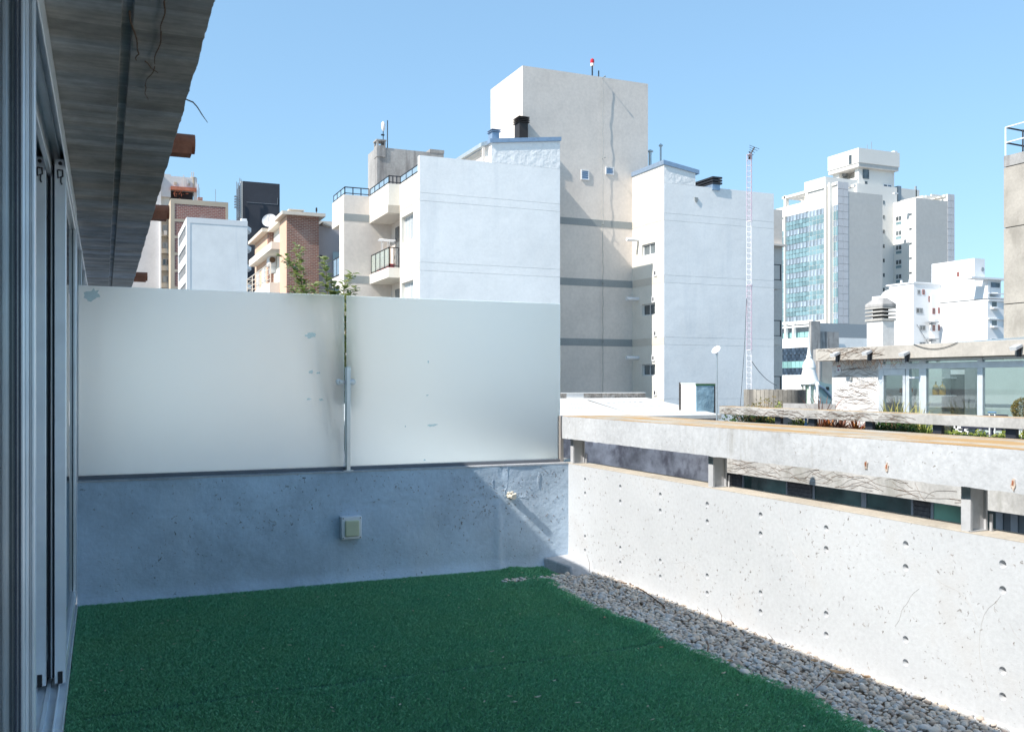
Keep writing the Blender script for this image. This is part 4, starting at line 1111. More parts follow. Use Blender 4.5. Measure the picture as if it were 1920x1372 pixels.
for py in np.linspace(147, 742, 60):
    pts.append(Vector((XY(1128.5 + rr.uniform(-.6, .6), FR), FR - 0.11 - 0.012 * math.sin(py * 0.05) - 0.006 * math.sin(py * .17), ZY(1129, py, FR))))
cab.tube(pts, 0.013, 5)
for py, L_ in ((147, .30), (298, .30), (421, .14), (531, .14), (640, .14)):
    z = ZY(1129, py, FR); x = XY(1128.5, FR); cab.cyl((x, FR, z), (x, FR - L_, z), .014, n=6); cab.lathe((x, FR - L_, z - .03), [(.02, 0), (.045, .03), (.02, .06)], 8)
part('lightning_cable', cab, M['band'], ab)
for py in (453, 562.5, 671.5):
    z = ZX(1186, py, CX0); y = YX(1197, CX0); x = XY(1175, y)
    part('drain_pipe', MB().cyl((CX0 + .02, y, z), (x, y, z), .085, n=14), M['whiteplastic'], ab)
for px, py in ((1229.5, 512), (1226, 561), (1229.5, 625), (1226, 671), (1229, 736)):
    z = ZX(px, py, CX0); y = YX(px, CX0)
    v = part('vent_box', MB().box(CX0 - .05, CX0 - .002, y - .12, y + .12, z - .15, z + .15), M['frame'], ab)
    part('vent_slot', MB().box(CX0 - .056, CX0 - .0505, y - .05, y + .05, z - .08, z + .08), M['black'], v)
x, z = XY(1305, FA), ZY(1305, 375, FA)
part('vent_hood', MB().prism([(x - .10, z + .12), (x + .09, z + .10), (x + .07, z - .06), (x + .01, z - .13), (x - .07, z - .05)], 'y', FA - .05, FA - .002), M['band'], ab)
# flues
def flue(name, px0_, px1_, pyb, pyt, Y, dy, mat, cap, lab, bands=3):
    x0, x1 = XY(px0_, Y), XY(px1_, Y); zb, zt_ = ZY(px0_, pyb, Y), ZY(px0_, pyt, Y); w = x1 - x0; m_ = MB(); ch_ = 0.32 * (zt_ - zb)
    m_.box(x0, x1, Y, Y + dy, zb - .6, zt_ - ch_ + .02); m_.box(x0 + .06, x1 - .06, Y + .06, Y + dy - .06, zt_ - ch_, zt_ - .02)
    f_ = part(name, m_, mat, ab)
    for i in range(bands):
        a = zt_ - ch_ + ch_ * i / bands
        part('cowl_ring', MB().prism([(x0 - w * cap, a + .03), (x1 + w * cap, a + .03), (x1 + w * cap * .7, a + ch_ / bands * .72), (x0 - w * cap * .7, a + ch_ / bands * .72)], 'y', Y - w * cap, Y + dy + w * cap), mat, f_)
flue('flue', 974, 990, 257, 217, 39.0, 0.55, M['brownmetal'], 0.16, '', 4)
flue('flue', 923, 936, 262, 241, 37.6, 0.45, M['flash'], 0.2, '', 2)
# square chimney on the right wing
x0, x1 = XY(1336, FA - .06), XY(1350, FA - .06); zt_ = ZY(1343, 336, FA); zb = ZY(1343, 357, FA)
cb = MB().box(x0, x1, FA - .06, 38.6, zb, zt_ - .2)
cq = part('chimney', cb, M['flash'], ab)
for i in range(3): part('cowl_ring', MB().box(x0 - .02, x1 + .09, FA - .12, 39.6, zt_ - .25 + .13 * i, zt_ - .17 + .13 * i), M['darkmetal'], cq)
part('cowl_core', MB().box(x0 + .05, x1 - .05, FA, 39.4, zt_ - .24, zt_ + .12), M['black'], cq)
for px, pyt, pyb, r in ((1219, 286, 320, .075), (1239, 275, 305, .05)):
    Y = 40.0; x = XY(px, Y); zb, zt_ = ZY(px, pyb, Y), ZY(px, pyt, Y); m_ = MB().cyl((x, Y, zb - .5), (x, Y, zt_), r, n=10); m_.lathe((x, Y, zt_ - .01), [(r, 0), (r * 2.1, .03), (r * 2.1, .08), (.01, .16)], 12)
    part('vent_pipe', m_, M['metalroof'], ab)
# masts and lamps on the roofs
def mast(name, px, pyb, pyt, Y, r, lab, cat, mat='darkmetal', extra=None):
    x = XY(px, Y); zb, zt_ = ZY(px, pyb, Y), ZY(px, pyt, Y); t = thing(name, lab, cat, (x, Y, zb))
    part('pole', MB().tube([(x, Y, zb - .4), (x, Y, zt_)], r, 6), M[mat], t)
    if extra: extra(t, x, Y, zb, zt_)
    return t
M['redlamp'] = plain('red_lamp', (0.55, 0.02, 0.04), 0.3); M['antwhite'] = plain('antenna_white', (0.78, 0.76, 0.76), 0.5)
def beacon(t, x, Y, zb, zt_):
    part('lamp_base', MB().cyl((x, Y, zt_), (x, Y, zt_ + .12), .09, n=12), M['antwhite'], t)
    part('lamp_globe', MB().lathe((x, Y, zt_ + .12), [(.08, 0), (.10, .08), (.09, .18), (.02, .24)], 12), M['redlamp'], t)
mast('beacon_light', 1110.5, 140, 124, FR + .3, .035, 'red warning lamp on a short pole on the tower roof edge', 'lamp', extra=beacon)
mast('roof_rod', 1122.5, 145, 133, FR + .3, .03, 'short dark rod on the tower roof edge beside the red lamp', 'rod')
def ant1(t, x, Y, zb, zt_):
    part('radome', MB().lathe((x, Y, zt_ - .1), [(.03, 0), (.09, .1), (.10, .35), (.03, .45)], 10), M['antwhite'], t)
    part('clamp', MB().box(x - .10, x + .05, Y - .04, Y + .04, zt_ - .32, zt_ - .26), M['darkmetal'], t)
mast('small_antenna', 718.5, 262, 242, 43.5, .02, 'short white antenna standing on the grey chimney', 'antenna', extra=ant1)
mast('whip_antenna', 726.5, 274, 226, 43.4, .022, 'tall thin dark whip antenna beside the grey chimney', 'antenna')

# ------------------------------------------------------------------ courtyard: low building with the white roof
YW = 19.8
lb = thing('flat_roof_building', 'low building with a bright white roof and mouldy wall across the courtyard', 'building', (10, 24, -8))
part('yard_wall', MB().box(3.9, 14.30, YW, YW + 0.25, -8, 0.70), M['yardwall'], lb)
part('white_wall', MB().box(-13.95, 3.899, YW, YW + 0.25, -8, 0.70), M['plaster'], lb)  # added white stretch behind the screen, lightens the frosted glass
rx0, rx1 = XY(990, 33), XY(1212, 33)
rp = [(-14.0, YW - 0.06), (14.36, YW - 0.06), (rx1, 33), (-14.0, 33)]  # hidden part behind the screen is added to brighten the frosted glass
def rz(y): return 0.735 + (y - YW) / (33 - YW) * 0.20
mb = MB(); n = len(rp)
mb.v += [(x, y, rz(y)) for x, y in rp] + [(x, y, rz(y) - 0.09) for x, y in rp]
mb.f += [(0, 1, 2, 3), (7, 6, 5, 4)] + [(i, i + 4, (i + 1) % 4 + 4, (i + 1) % 4) for i in range(4)]
roof = part('roof', mb, M['roofwhite'], lb)
part('eave_wall', MB().prism([(-13.9, YW + .25), (14.25, YW + .25), (rx1 - .1, 32.8), (-13.9, 32.8)], 'z', -8, 0.64), M['yardwall'], lb)
M['seam'] = plain('roof_seam', (0.36, 0.36, 0.36), 0.8)
rr = random.Random(12)
for (a, b) in (((1070, 757), (1110, 757)), ((1128, 755), (1205, 754)), ((1172, 762), (1290, 762)), ((1205, 774), (1300, 774)), ((1060, 765), (1105, 765))):
    s = MB()
    for t in np.arange(0, 1, 0.13):
        L_ = 0.10 * rr.uniform(0.5, 1.0)
        def onroof(px, py):
            d = 25.0
            for _ in range(8): d = F * (H - rz(PD(px, py, d).y)) / (py - 717)
            return PD(px, py, d)
        p = onroof(a[0] + (b[0] - a[0]) * t, a[1] + (b[1] - a[1]) * t); q = onroof(a[0] + (b[0] - a[0]) * min(1, t + L_), a[1] + (b[1] - a[1]) * min(1, t + L_))
        s.tube([p + Vector((0, 0, .004)), q + Vector((0, 0, .004))], 0.012, 4)
    parts('roof_seam', s, M['seam'], roof)
def onroof(px, py):
    d = 25.0
    for _ in range(8): d = F * (H - rz(PD(px, py, d).y)) / (py - 717)
    return PD(px, py, d)
s = MB(); q = [onroof(*c) for c in ((1098, 748), (1112, 747), (1214, 779), (1190, 778))]
s.v += [tuple(p + Vector((0, 0, .01))) for p in q] + [tuple(p) for p in q]; s.f += [(0, 1, 2, 3), (0, 4, 5, 1), (1, 5, 6, 2), (2, 6, 7, 3), (3, 7, 4, 0)]
part('roof_walkway', s, surf('grey_roof_strip', (0.52, 0.52, 0.52), 0.9, 0.1), roof)
rw = thing('rubble_wall', 'low brown rubble stone wall along the back of the white roof', 'wall', (XY(1130, 33), 33.2, 0.9))
zr = ZY(1130, 737.5, 33)
rx = [XY(p, 33.02) for p in (1030, 1062, 1094, 1210)]
parts('stonework', MB().box(rx[0], rx[1], 33.02, 33.4, 0.6, zr), M['rubble'], rw); parts('stonework', MB().box(rx[2], rx[3], 33.02, 33.4, 0.6, zr), M['rubble'], rw)
part('rendered_patch', MB().box(rx[1] + .001, rx[2] - .001, 33.0, 33.4, 0.6, zr), M['plaster'], rw)
part('coping', MB().box(rx[0], rx[3], 32.98, 33.45, zr + .001, zr + .035), M['roofwhite'], rw)

uc = thing('utility_cabinet', 'small white rooftop cabinet with a blue door and green top edge', 'cabinet', (14.7, 23, 0.75))
Yc = 21.6; c0, c1 = XY(1304, Yc), XY(1340, Yc); zb, zt_ = rz(Yc) - .1, ZY(1320, 718, Yc); yb = YX(1277, c0)
part('body', MB().box(c0, c1, Yc, yb, zb, zt_ - .03), M['plaster'], uc)
part('blue_door', MB().box(c0 + .02, c1 - .03, Yc - .02, Yc - .001, zb, zt_ - .07), surf('pale_blue_metal', (0.28, 0.42, 0.50), 0.5, 0.25, 3, 0.05, 10, 0.6, 5, 0.05), uc)
part('green_trim', MB().box(c0 - .001, c1 + .005, Yc - .03, Yc - .001, zt_ - .065, zt_ - .02), plain('green_paint', (0.05, 0.17, 0.06), 0.5), uc)
part('lid', MB().box(c0 - .02, c1 + .01, Yc - .035, yb + .02, zt_ - .018, zt_), M['roofwhite'], uc)
part('rusty_edge', MB().box(c0 - .03, c0 + .01, yb + .021, yb + .06, zb, zt_ + .02), M['brownmetal'], uc)
part('rusty_edge', MB().box(c1 - .028, c1 + .004, Yc - .03, Yc - .002, zb, zt_ - .07), M['brownmetal'], uc)

dp = PD(1344, 800, 19.0); zt_ = PD(1344, 660, 19.0).z
da = thing('dish_antenna', 'small white dish antenna on a thin pole before the pale wall', 'antenna', (dp.x, dp.y, 0.4))
part('pole', MB().cyl((dp.x, dp.y, -0.3), (dp.x, dp.y, zt_), 0.017, n=8), M['steel'], da)
ax = Vector((-0.75, -0.2, 0.6)).normalized(); a_ = ax.orthogonal().normalized(); b__ = ax.cross(a_); dm = MB(); c_ = Vector((dp.x, dp.y, zt_ + .03)); nn = 16
for r, h in ((0.0, 0.0), (0.05, 0.006), (0.085, 0.02), (0.10, 0.032)):
    for i in range(nn): t = 2 * math.pi * i / nn; dm.v.append(tuple(c_ + a_ * (r * math.cos(t)) + b__ * (r * math.sin(t)) + ax * h))
for j in range(3):
    for i in range(nn): w = (i + 1) % nn; dm.f.append((j*nn + i, j*nn + w, (j+1)*nn + w, (j+1)*nn + i))
part('reflector', dm, M['antwhite'], da)
part('feed_arm', MB().tube([c_ - a_ * .02, c_ + ax * .09 + a_ * .02, c_ + ax * .11], .006, 5).box(dp.x - .015, dp.x + .015, dp.y - .015, dp.y + .015, zt_ - .06, zt_ - .01), M['antwhite'], da)

# red and white lattice mast
mp = PD(1406, 760, 30.0)
lm = thing('lattice_mast', 'tall slender red and white lattice mast with a rooftop aerial', 'mast', (mp.x, mp.y, 0.3))
M['mred'] = plain('faded_red_paint', (0.58, 0.47, 0.54), 0.6); M['mwhite'] = plain('white_mast_paint', (0.80, 0.78, 0.80), 0.6)
R_ = 0.095; legs = [Vector((R_ * math.cos(t), R_ * math.sin(t), 0)) for t in (0.3, 0.3 + 2.094, 0.3 + 4.189)]
def mz(py): return PD(1406, py, 30.0).z
for (pa, pb, mt) in ((762, 656, 'mwhite'), (656, 535, 'mred'), (535, 415, 'mwhite'), (415, 290, 'mred')):
    za, zb = mz(pa), mz(pb); m_ = MB(); base = Vector((mp.x, mp.y, 0)); k = int((zb - za) / 0.17)
    for l in legs: m_.tube([base + l + Vector((0, 0, za)), base + l + Vector((0, 0, zb))], 0.010, 4)
    for i in range(k):
        z0, z1 = za + (zb - za) * i / k, za + (zb - za) * (i + 1) / k
        for q in range(3):
            a, b = legs[q], legs[(q + 1) % 3]
            m_.tube([base + a + Vector((0, 0, z0)), base + b + Vector((0, 0, z1))], 0.0055, 3); m_.tube([base + a + Vector((0, 0, z1)), base + b + Vector((0, 0, z1))], 0.0045, 3)
    m_.lathe((mp.x, mp.y, zb - .01), [(R_ + .02, 0), (R_ + .02, .02)], 3)
    part('mast_section', m_, M[mt], lm)
zt_ = mz(290); m_ = MB(); bx, by = mp.x, mp.y
m_.tube([(bx, by, zt_), (bx, by, mz(284))], .018, 6)
p0, p1 = Vector((bx - .05, by, mz(296))), Vector((bx + .14, by - .05, mz(276))); m_.tube([p0, p1], .022, 5)
for t, L_ in ((0.15, .16), (0.4, .2), (0.62, .2), (0.82, .26), (1.0, .3)):
    c = p0.lerp(p1, t); m_.tube([c - Vector((L_ * .9, .1, -.01)), c + Vector((L_ * .9, .1, -.01))], .007, 4)
m_.box(bx - .03, bx + .06, by - .04, by + .04, mz(299), mz(291))
part('aerial', m_, M['brownmetal'], lm)
def sag(a, b, s, n=14):
    return [a.lerp(b, t) - Vector((0, 0, s * 4 * t * (1 - t))) for t in np.linspace(0, 1, n)]
single('guy_wire', MB().tube(sag(PD(1410, 678, 30), PD(1456, 722, 31), 0.12), 0.010, 4), M['darkmetal'], 'slack dark cable from the lattice mast to the building corner', 'cable')
single('guy_wire', MB().tube([PD(1400, 560, 30), PD(1396, 650, 29.9), PD(1388, 764, 29.8)], 0.007, 4), M['darkmetal'], 'straight thin wire running down beside the lattice mast', 'cable')

# ------------------------------------------------------------------ opposite block: slab, windows below, terrace above
XO = 14.30
cbld = thing('courtyard_building', 'concrete block across the courtyard with a creeper-covered slab edge over green windows', 'building', (18, 12, -8))
part('slab', MB().box(XO, 30, 2, YW - .003, -0.70, -0.325), M['railconc'], cbld)
part('slab', MB().box(16.6, 30, YW, 26, -0.70, -0.325), M['railconc'], cbld)
XG = 14.78
part('wall', MB().box(XG + .5, 30, 2, YW - .01, -8, -0.705), M['darkbrick'], cbld)
def yb_(a, b): return sorted((YX(a, XG), YX(b, XG)))
for a, b in ((1357, 1390), (1476, 1522), (1712, 1743)):
    y0, y1 = yb_(a, b); nb = 9
    pr_ = part('brick_pier', MB().box(XG + .03, XG + .5, y0, y1, -3.2, -0.71), M['aludark'], cbld)
    cb_ = MB()
    for i in range(10): cb_.box(XG, XG + .035, y0 + (0.0 if i % 2 else .01), y1, -0.72 - .085 * (i + 1) + .008, -0.72 - .085 * i)
    parts('brick_course', cb_, M['darkbrick'], pr_)
M['greenglass'] = glassy('green_window_glass', (0.09, 0.17, 0.15), 0.06, 0.5, (0.8, 0.8, 0.8)); M['brightgreen'] = glassy('bright_green_glass', (0.20, 0.42, 0.30), 0.1, 0.3)
for a, b, g_ in ((1390, 1476, 'greenglass'), (1522, 1618, 'greenglass'), (1618, 1712, 'greenglass'), (1743, 1806, 'brightgreen'), (1840, 1872, 'greenglass'), (1872, 1900, 'winglass'), (1900, 1960, 'winglass')):
    y0, y1 = yb_(a, b); window_x(cbld, XG, y0, y1, -2.6, -0.72, 0.02, 0, g_, 'greyframe', .07)
y0, y1 = yb_(1392, 1474)
bl = MB()
for i in range(3): bl.box(XG - .02, XG + .015, y0, y1, -1.16 - .09 * i, -1.10 - .09 * i)
parts('shutter_slat', bl, M['flash'], cbld)
# roof-terrace railing
orl = thing('terrace_railing', 'mottled concrete rail with rusty top and creeper on the opposite roof terrace', 'railing', (14.5, 13, -0.32))
zb2, zt2 = 0.755, 0.945
part('beam', MB().box(XO, XO + .42, 2, 19.75, zb2, zt2), M['railconc'], orl, bev=0.008)
part('rail_cap', MB().box(XO + .002, XO + .418, 2, 19.748, zt2 + .0005, zt2 + .006), M['rust'], orl)
for p in (1460, 1523, 1631, 1759, 1897): y = YX(p, XO + .15); part('post', MB().box(XO + .12, XO + .20, y - .10, y + .10, -0.325, zb2), M['darkmetal'], orl)
# planter with shrubs behind the rail
PL = thing('planter_trough', 'long concrete planter trough behind the opposite terrace rail', 'planter', (15.2, 13, -0.325))
parts('trough_wall', MB().box(14.85, 14.93, 3, 19.4, -0.325, 0.40).box(15.62, 15.70, 3, 19.4, -0.325, 0.40).box(14.93, 15.62, 3, 3.1, -.325, .4).box(14.93, 15.62, 19.3, 19.4, -.325, .4), M['railconc'], PL)
part('soil', MB().box(14.93, 15.62, 3.1, 19.3, -0.32, 0.34), M['soil'], PL)
# ---- creeper: dead vines branching over a plane
def vine(px_list, X, n, seed, zr_, L_=1.2, r=0.007, up=0.25, lab='', name='creeper_stem', rnd=0.35):
    rr = random.Random(seed); mb = MB()
    ya, yb = sorted((YX(px_list[0], X), YX(px_list[1], X)))
    for _ in range(n):
        y = rr.uniform(ya, yb); z = rr.uniform(*zr_); d = rr.choice((-1, 1)); pts = []; a = rr.uniform(-0.15, 0.5) ; l = L_ * rr.uniform(.4, 1.3); k = 9
        for i in range(k):
            if not (ya <= y <= yb and zr_[0] <= z <= zr_[1]): break
            pts.append((X - 0.006 - rr.uniform(0, .006), y, z)); y += d * l / k * math.cos(a); z += l / k * math.sin(a) * (1 if up > 0 else -1); a += rr.uniform(-rnd, rnd)
        if len(pts) > 2: mb.tube(pts, [r * (1 - .6 * i / len(pts)) for i in range(len(pts))], 3)
    return single(name, mb, M['bark'], lab, 'creeper', fix=False, smooth=False)
vine((1348, 1720), XO, 120, 1, (zb2 - .02, zt2 - .01), 1.1, .0036, lab='tangle of dead creeper over the opposite terrace rail', rnd=.5)
vine((1358, 1830), XO, 70, 2, (-0.70, -0.33), 1.6, .0036, lab='dead creeper trailing over the slab edge above the green windows')
# ---- plants
M['lg'] = leafmat('lime_leaf', (0.12, 0.20, 0.03), (0.32, 0.34, 0.08)); M['dg'] = leafmat('dark_leaf', (0.02, 0.06, 0.015), (0.06, 0.13, 0.03)); M['rd'] = leafmat('red_leaf', (0.14, 0.05, 0.035), (0.30, 0.13, 0.08))
M['orange'] = leafmat('bromeliad_leaf', (0.34, 0.06, 0.02), (0.42, 0.20, 0.05)); M['yg'] = leafmat('straw_grass', (0.30, 0.30, 0.06), (0.50, 0.44, 0.16)); M['olive'] = leafmat('olive_leaf', (0.07, 0.09, 0.02), (0.24, 0.17, 0.05))
def bush(name, c, rx, ry, rz_, n, sz, mat, lab, cat='shrub', seed=0, group=None):
    rr = random.Random(seed); t = thing(name, lab, cat, (c[0], c[1], c[2]), group); lf_ = MB(); st_ = MB()
    for i in range(n):
        while True:
            v = Vector((rr.uniform(-1, 1), rr.uniform(-1, 1), rr.uniform(0, 1)))
            if v.length < 1 and (v.length > 0.55 or rr.random() < .4): break
        k = 1 + .25 * math.sin(v.x * 5 + seed) * math.cos(v.y * 4)
        q = Vector((c[0] + v.x * rx * k, c[1] + v.y * ry * k, c[2] + v.z * rz_ * k)); a = Vector((rr.gauss(0, 1), rr.gauss(0, 1), rr.gauss(0.4, .7))).normalized(); b = a.orthogonal().normalized() * (sz * .45)
        s = sz * rr.uniform(.6, 1.3); lf_.quad(q - a * s * .5, q + b, q + a * s * .5, q - b)
        if i % 14 == 0: st_.tube([(c[0] + v.x * rx * .15, c[1] + v.y * ry * .15, c[2] - .03), tuple(q)], .006, 3)
    part('foliage', lf_, M[mat], t, fix=False, smooth=False); part('stem', st_, M['bark'], t, fix=False)
def blades(name, c, n, L_, w, mat, lab, cat='plant', seed=0, spread=0.9, group=None):
    rr = random.Random(seed); mb = MB()
    for i in range(n):
        a = rr.uniform(0, 6.28); l = L_ * rr.uniform(.6, 1.2); e = rr.uniform(.7, 1.45) ; d = Vector((math.cos(a), math.sin(a), 0)); s = Vector((-d.y, d.x, 0)); b = Vector(c) + d * rr.uniform(0, .04) + Vector((rr.uniform(-1, 1), rr.uniform(-1, 1), 0)) * .04 * spread; m0 = len(mb.v); k = 4
        for j in range(k + 1):
            t = j / k; q = b + d * (l * t * math.cos(e) * spread) + Vector((0, 0, l * (t * math.sin(e) - .35 * t * t))); ww = w * (1 - t * .85)
            mb.v += [tuple(q - s * ww), tuple(q + s * ww + Vector((0, 0, .002)))]
        for j in range(k): mb.f.append((m0 + 2*j, m0 + 2*j + 1, m0 + 2*j + 3, m0 + 2*j + 2))
    return single(name, mb, M[mat], lab, cat, group, loc=c, fix=False, smooth=False)
def at(px, X): return YX(px, X)
bush('leafy_bush', (15.25, at(1437, 15.25), .36), .3, 1.5, .72, 1500, .06, 'olive', 'sparse olive bush beside the round concrete tank', seed=1)
bush('leafy_bush', (15.2, at(1462, 15.2), .36), .25, .35, .66, 420, .06, 'lg', 'small lime green bush in front of the round concrete tank', seed=2)
bush('leafy_bush', (15.15, at(1495, 15.15), .34), .28, .6, .50, 620, .08, 'lg', 'bright green creeper bush under the terrace rail between the two closest posts', seed=3)
bush('leafy_bush', (15.1, at(1415, 15.1), .34), .25, 1.4, .50, 900, .07, 'dg', 'dark leafy bush under the opposite rail before the blue cabinet door', seed=4)
blades('spiky_plant', (15.3, at(1538, 15.3), .34), 60, 1.35, .022, 'rd', 'reddish brown spiky plant leaning over the opposite rail', seed=5)
blades('bromeliad', (15.1, at(1574, 15.1), .34), 46, .75, .035, 'rd', 'dark red bromeliad under the opposite rail', seed=6)
blades('bromeliad', (15.05, at(1605, 15.05), .34), 46, .72, .035, 'orange', 'orange and yellow bromeliad under the opposite rail', seed=7)
blades('bromeliad', (15.1, at(1557, 15.1), .34), 40, .70, .035, 'orange', 'red orange bromeliad under the reddish spiky plant', seed=17)
bush('leafy_bush', (15.15, at(1683, 15.15), .34), .3, .85, .52, 1800, .06, 'dg', 'dense dark green bush under the middle of the opposite rail', seed=8)
blades('arching_grass', (15.1, at(1648, 15.1), .34), 70, .8, .014, 'dg', 'dark arching grass beside the dark post at the dense green bush', seed=9)
blades('arching_grass', (15.1, at(1735, 15.1), .34), 80, .75, .014, 'lg', 'light green arching grass between the dense bush and a dark post', seed=10)
for i, (p, h) in enumerate(((1666, 1.15), (1684, 1.3), (1722, 1.15))): blades('straw_grass', (15.5, at(p, 15.5), .34), 60, h, .018, 'yg', ('yellow grass tuft at the hinge side of the glass door', 'tallest yellow grass tuft in front of the glass door', 'yellow grass tuft before the narrow glass panel')[i], seed=11 + i, group='yellow grass tufts behind the opposite rail')
for i, p in enumerate((1775, 1826, 1882, 1921)):
    bush('clipped_mound', (15.2, at(p, 15.2), .32), .3, .46, .30, 1500, .055, 'lg', ('low green clipped mound beside the post below the jars', 'low green clipped mound below the white pavilion mullion', 'low green clipped mound beside the dark post nearest the ball tree', 'low green clipped mound below the round ball tree')[i], 'shrub', 30 + i, 'clipped mounds under the opposite rail')
tc = Vector((15.35, at(1921, 15.35), ZX(1921, 767, 15.35)))
tp = thing('topiary_ball', 'round clipped olive ball tree before the pavilion window', 'shrub', (tc.x, tc.y, .34)); lf_ = MB(); rr = random.Random(4)
for i in range(2600):
    v = Vector((rr.gauss(0, 1), rr.gauss(0, 1), rr.gauss(0, 1))).normalized() * rr.uniform(.8, 1.04) * .215; q = tc + v; a = (v.normalized() + Vector((rr.gauss(0, .6), rr.gauss(0, .6), rr.gauss(0, .6)))).normalized(); b = a.orthogonal().normalized() * .012; lf_.quad(q - a * .012, q + b, q + a * .014, q - b)
part('crown', lf_, M['olive'], tp, fix=False, smooth=False); part('trunk', MB().cyl((tc.x, tc.y, .33), tuple(tc), .02, .014, 7), M['bark'], tp)

# ------------------------------------------------------------------ glass pavilion on the opposite terrace
XF, XV = 16.1, 16.52
yl = YX(1529, XF)
pv = thing('glass_pavilion', 'single storey glass pavilion with a thick concrete roof edge on the opposite terrace', 'building', (19, 12, -0.325))
zf0, zf1 = 2.075, 2.375
part('roof_fascia', MB().box(XF, 16.95, 3, yl, zf0, zf1), M['fascia'], pv, bev=0.01)
part('roof', MB().box(16.951, 23, 17.7, yl, zf0, zf1), M['fascia'], pv)
wl0, wl1 = YX(1648, XV), YX(1560, XV)
part('white_wall', MB().box(XV, XV + .25, wl0, wl1, -0.325, zf0 - .001), M['plaster'], pv)
part('back_wall', MB().box(22, 22.2, 3, 17.5, -.325, zf0), M['plaster'], pv)
part('end_wall', MB().box(XV + .25, 22, wl1 - .25, wl1, -.325, zf0 - .001), M['plaster'], pv)
part('inner_wall', MB().box(19.0, 19.1, 3, wl1 - .26, -.325, zf0 - .001), surf('pale_green_room', (0.66, 0.72, 0.70), 0.9, 0.05), pv)
M['pvglass'] = clearglass('pavilion_glass', (0.95, 0.99, 0.985), 0.05, 0.02)
M['pvframe'] = plain('pale_blue_aluminium', (0.62, 0.66, 0.70), 0.4, 0.3)
f = MB()
def col(a, b, z0=-.325, z1=None, xo=0):
    y0, y1 = sorted((YX(a, XV), YX(b, XV))); f.box(XV - .03 - xo, XV + .05, y0, y1, z0, zf0 - .002 if z1 is None else z1)
zh0, zh1 = ZX(1700, 690, XV), ZX(1700, 683, XV)
for a, b in ((1649, 1658), (1694, 1699), (1700, 1706), (1725, 1738), (1834, 1844)): col(a, b)
f.box(XV - .035, XV + .055, 3, wl0, zh0 - .02, zh1 + .02); f.box(XV - .02, XV + .04, 3, wl0, zf0 - .05, zf0 - .003)
y0, y1 = sorted((YX(1658, XV), YX(1694, XV))); f.box(XV - .028, XV + .048, y0, y1, zh0 - .16, zh0 - .021); f.box(XV - .028, XV + .048, y0, y1, -.32, -.2)
y0, y1 = sorted((YX(1706, XV), YX(1725, XV))); f.box(XV - .026, XV + .046, y0, y1, 0.62, 0.67); f.box(XV - .026, XV + .046, y0, y1, ZX(1715, 708, XV) - .02, ZX(1715, 708, XV) + .02)
part('window_frame', f, M['pvframe'], pv, bev=0.004)
for a, b in ((1658, 1694), (1706, 1725), (1738, 1834), (1844, 1990)):
    y0, y1 = sorted((YX(a, XV), YX(b, XV)))
    part('glass_pane', MB().box(XV + .005, XV + .015, y0, y1, -.32, zh0), M['pvglass'], pv); part('transom_pane', MB().box(XV + .005, XV + .015, y0, y1, zh1 + .02, zf0 - .05), M['pvglass'], pv)
# room contents
Xi = 18.95
y0, y1 = sorted((YX(1785, Xi), YX(1812, Xi)))
dr = thing('inner_door', 'dark grey door inside the glass pavilion', 'door', (Xi, (y0 + y1) / 2, -.325))
part('door_leaf', MB().box(Xi - .04, Xi + .04, y0, y1, -.325, ZX(1800, 702, Xi)), plain('charcoal_door', (0.07, 0.075, 0.085), .4), dr); 
fr = MB(); zq = ZX(1800, 702, Xi); fr.box(Xi - .06, Xi + .04, y0 - .3, y0 - .001, -.325, zq + .3); fr.box(Xi - .06, Xi + .04, y1 + .001, y1 + .25, -.325, zq + .3); fr.box(Xi - .06, Xi + .04, y0 - .001, y1 + .001, zq + .14, zq + .3)
part('door_frame', fr, M['greyframe'], dr); part('top_panel', MB().box(Xi - .05, Xi + .04, y0, y1, zq + .002, zq + .12), M['frame'], dr)
y0, y1 = sorted((YX(1752, 18.6), YX(1776, 18.6)))
sh_ = thing('wall_shelf', 'white shelf unit inside the pavilion holding yellow jars', 'shelf', (18.7, (y0 + y1) / 2, .2)); z_ = ZX(1765, 740.5, 18.6)
part('shelf_board', MB().box(18.5, 18.93, y0, y1, z_ - .03, z_), M['frame'], sh_); part('shelf_board', MB().box(18.5, 18.93, y0, y1, z_ + .40, z_ + .43), M['frame'], sh_); part('shelf_back', MB().box(18.932, 18.96, y0, y1, -.3, z_ + .8), M['plaster'], sh_)
M['amber'] = plain('amber_glass', (0.60, 0.36, 0.03), .15)
for p, lab in ((1754.5, 'yellow jar on the shelf nearest the white wall panel'), (1767, 'yellow jar on the shelf nearest the dark grey inner door')):
    y = YX(p, 18.65); single('yellow_jar', MB().lathe((18.65, y, z_ + .001), [(.075, 0), (.08, .02), (.08, .17), (.06, .22), (.02, .25), (.018, .31), (.024, .315), (.022, .33)], 18), M['amber'], lab, 'jar', 'yellow jars on the pavilion shelf')
y = YX(1691, 17.6); z_ = ZX(1691, 737, 17.6)
ob_ = MB().lathe((17.7, y, z_), [(.02, 0), (.12, .01), (.16, .05), (.15, .055), (.01, .03)], 18); ob_.box(17.6, 17.85, y - .1, y + .08, z_ + .03, z_ + .13)
single('orange_tray', ob_, plain('orange_plastic', (0.55, 0.17, 0.05), .5), 'orange tray with a box behind the pavilion glass door', 'tray')
y = YX(1880, 16.2); z_ = -.325
bc = thing('blue_chair', 'blue and white garden chair behind the opposite rail by the ball tree', 'chair', (16.0, at(1880, 15.95), -.325)); y = at(1880, 15.95)
M['bluep'] = plain('blue_plastic', (0.10, 0.25, 0.45), .5)
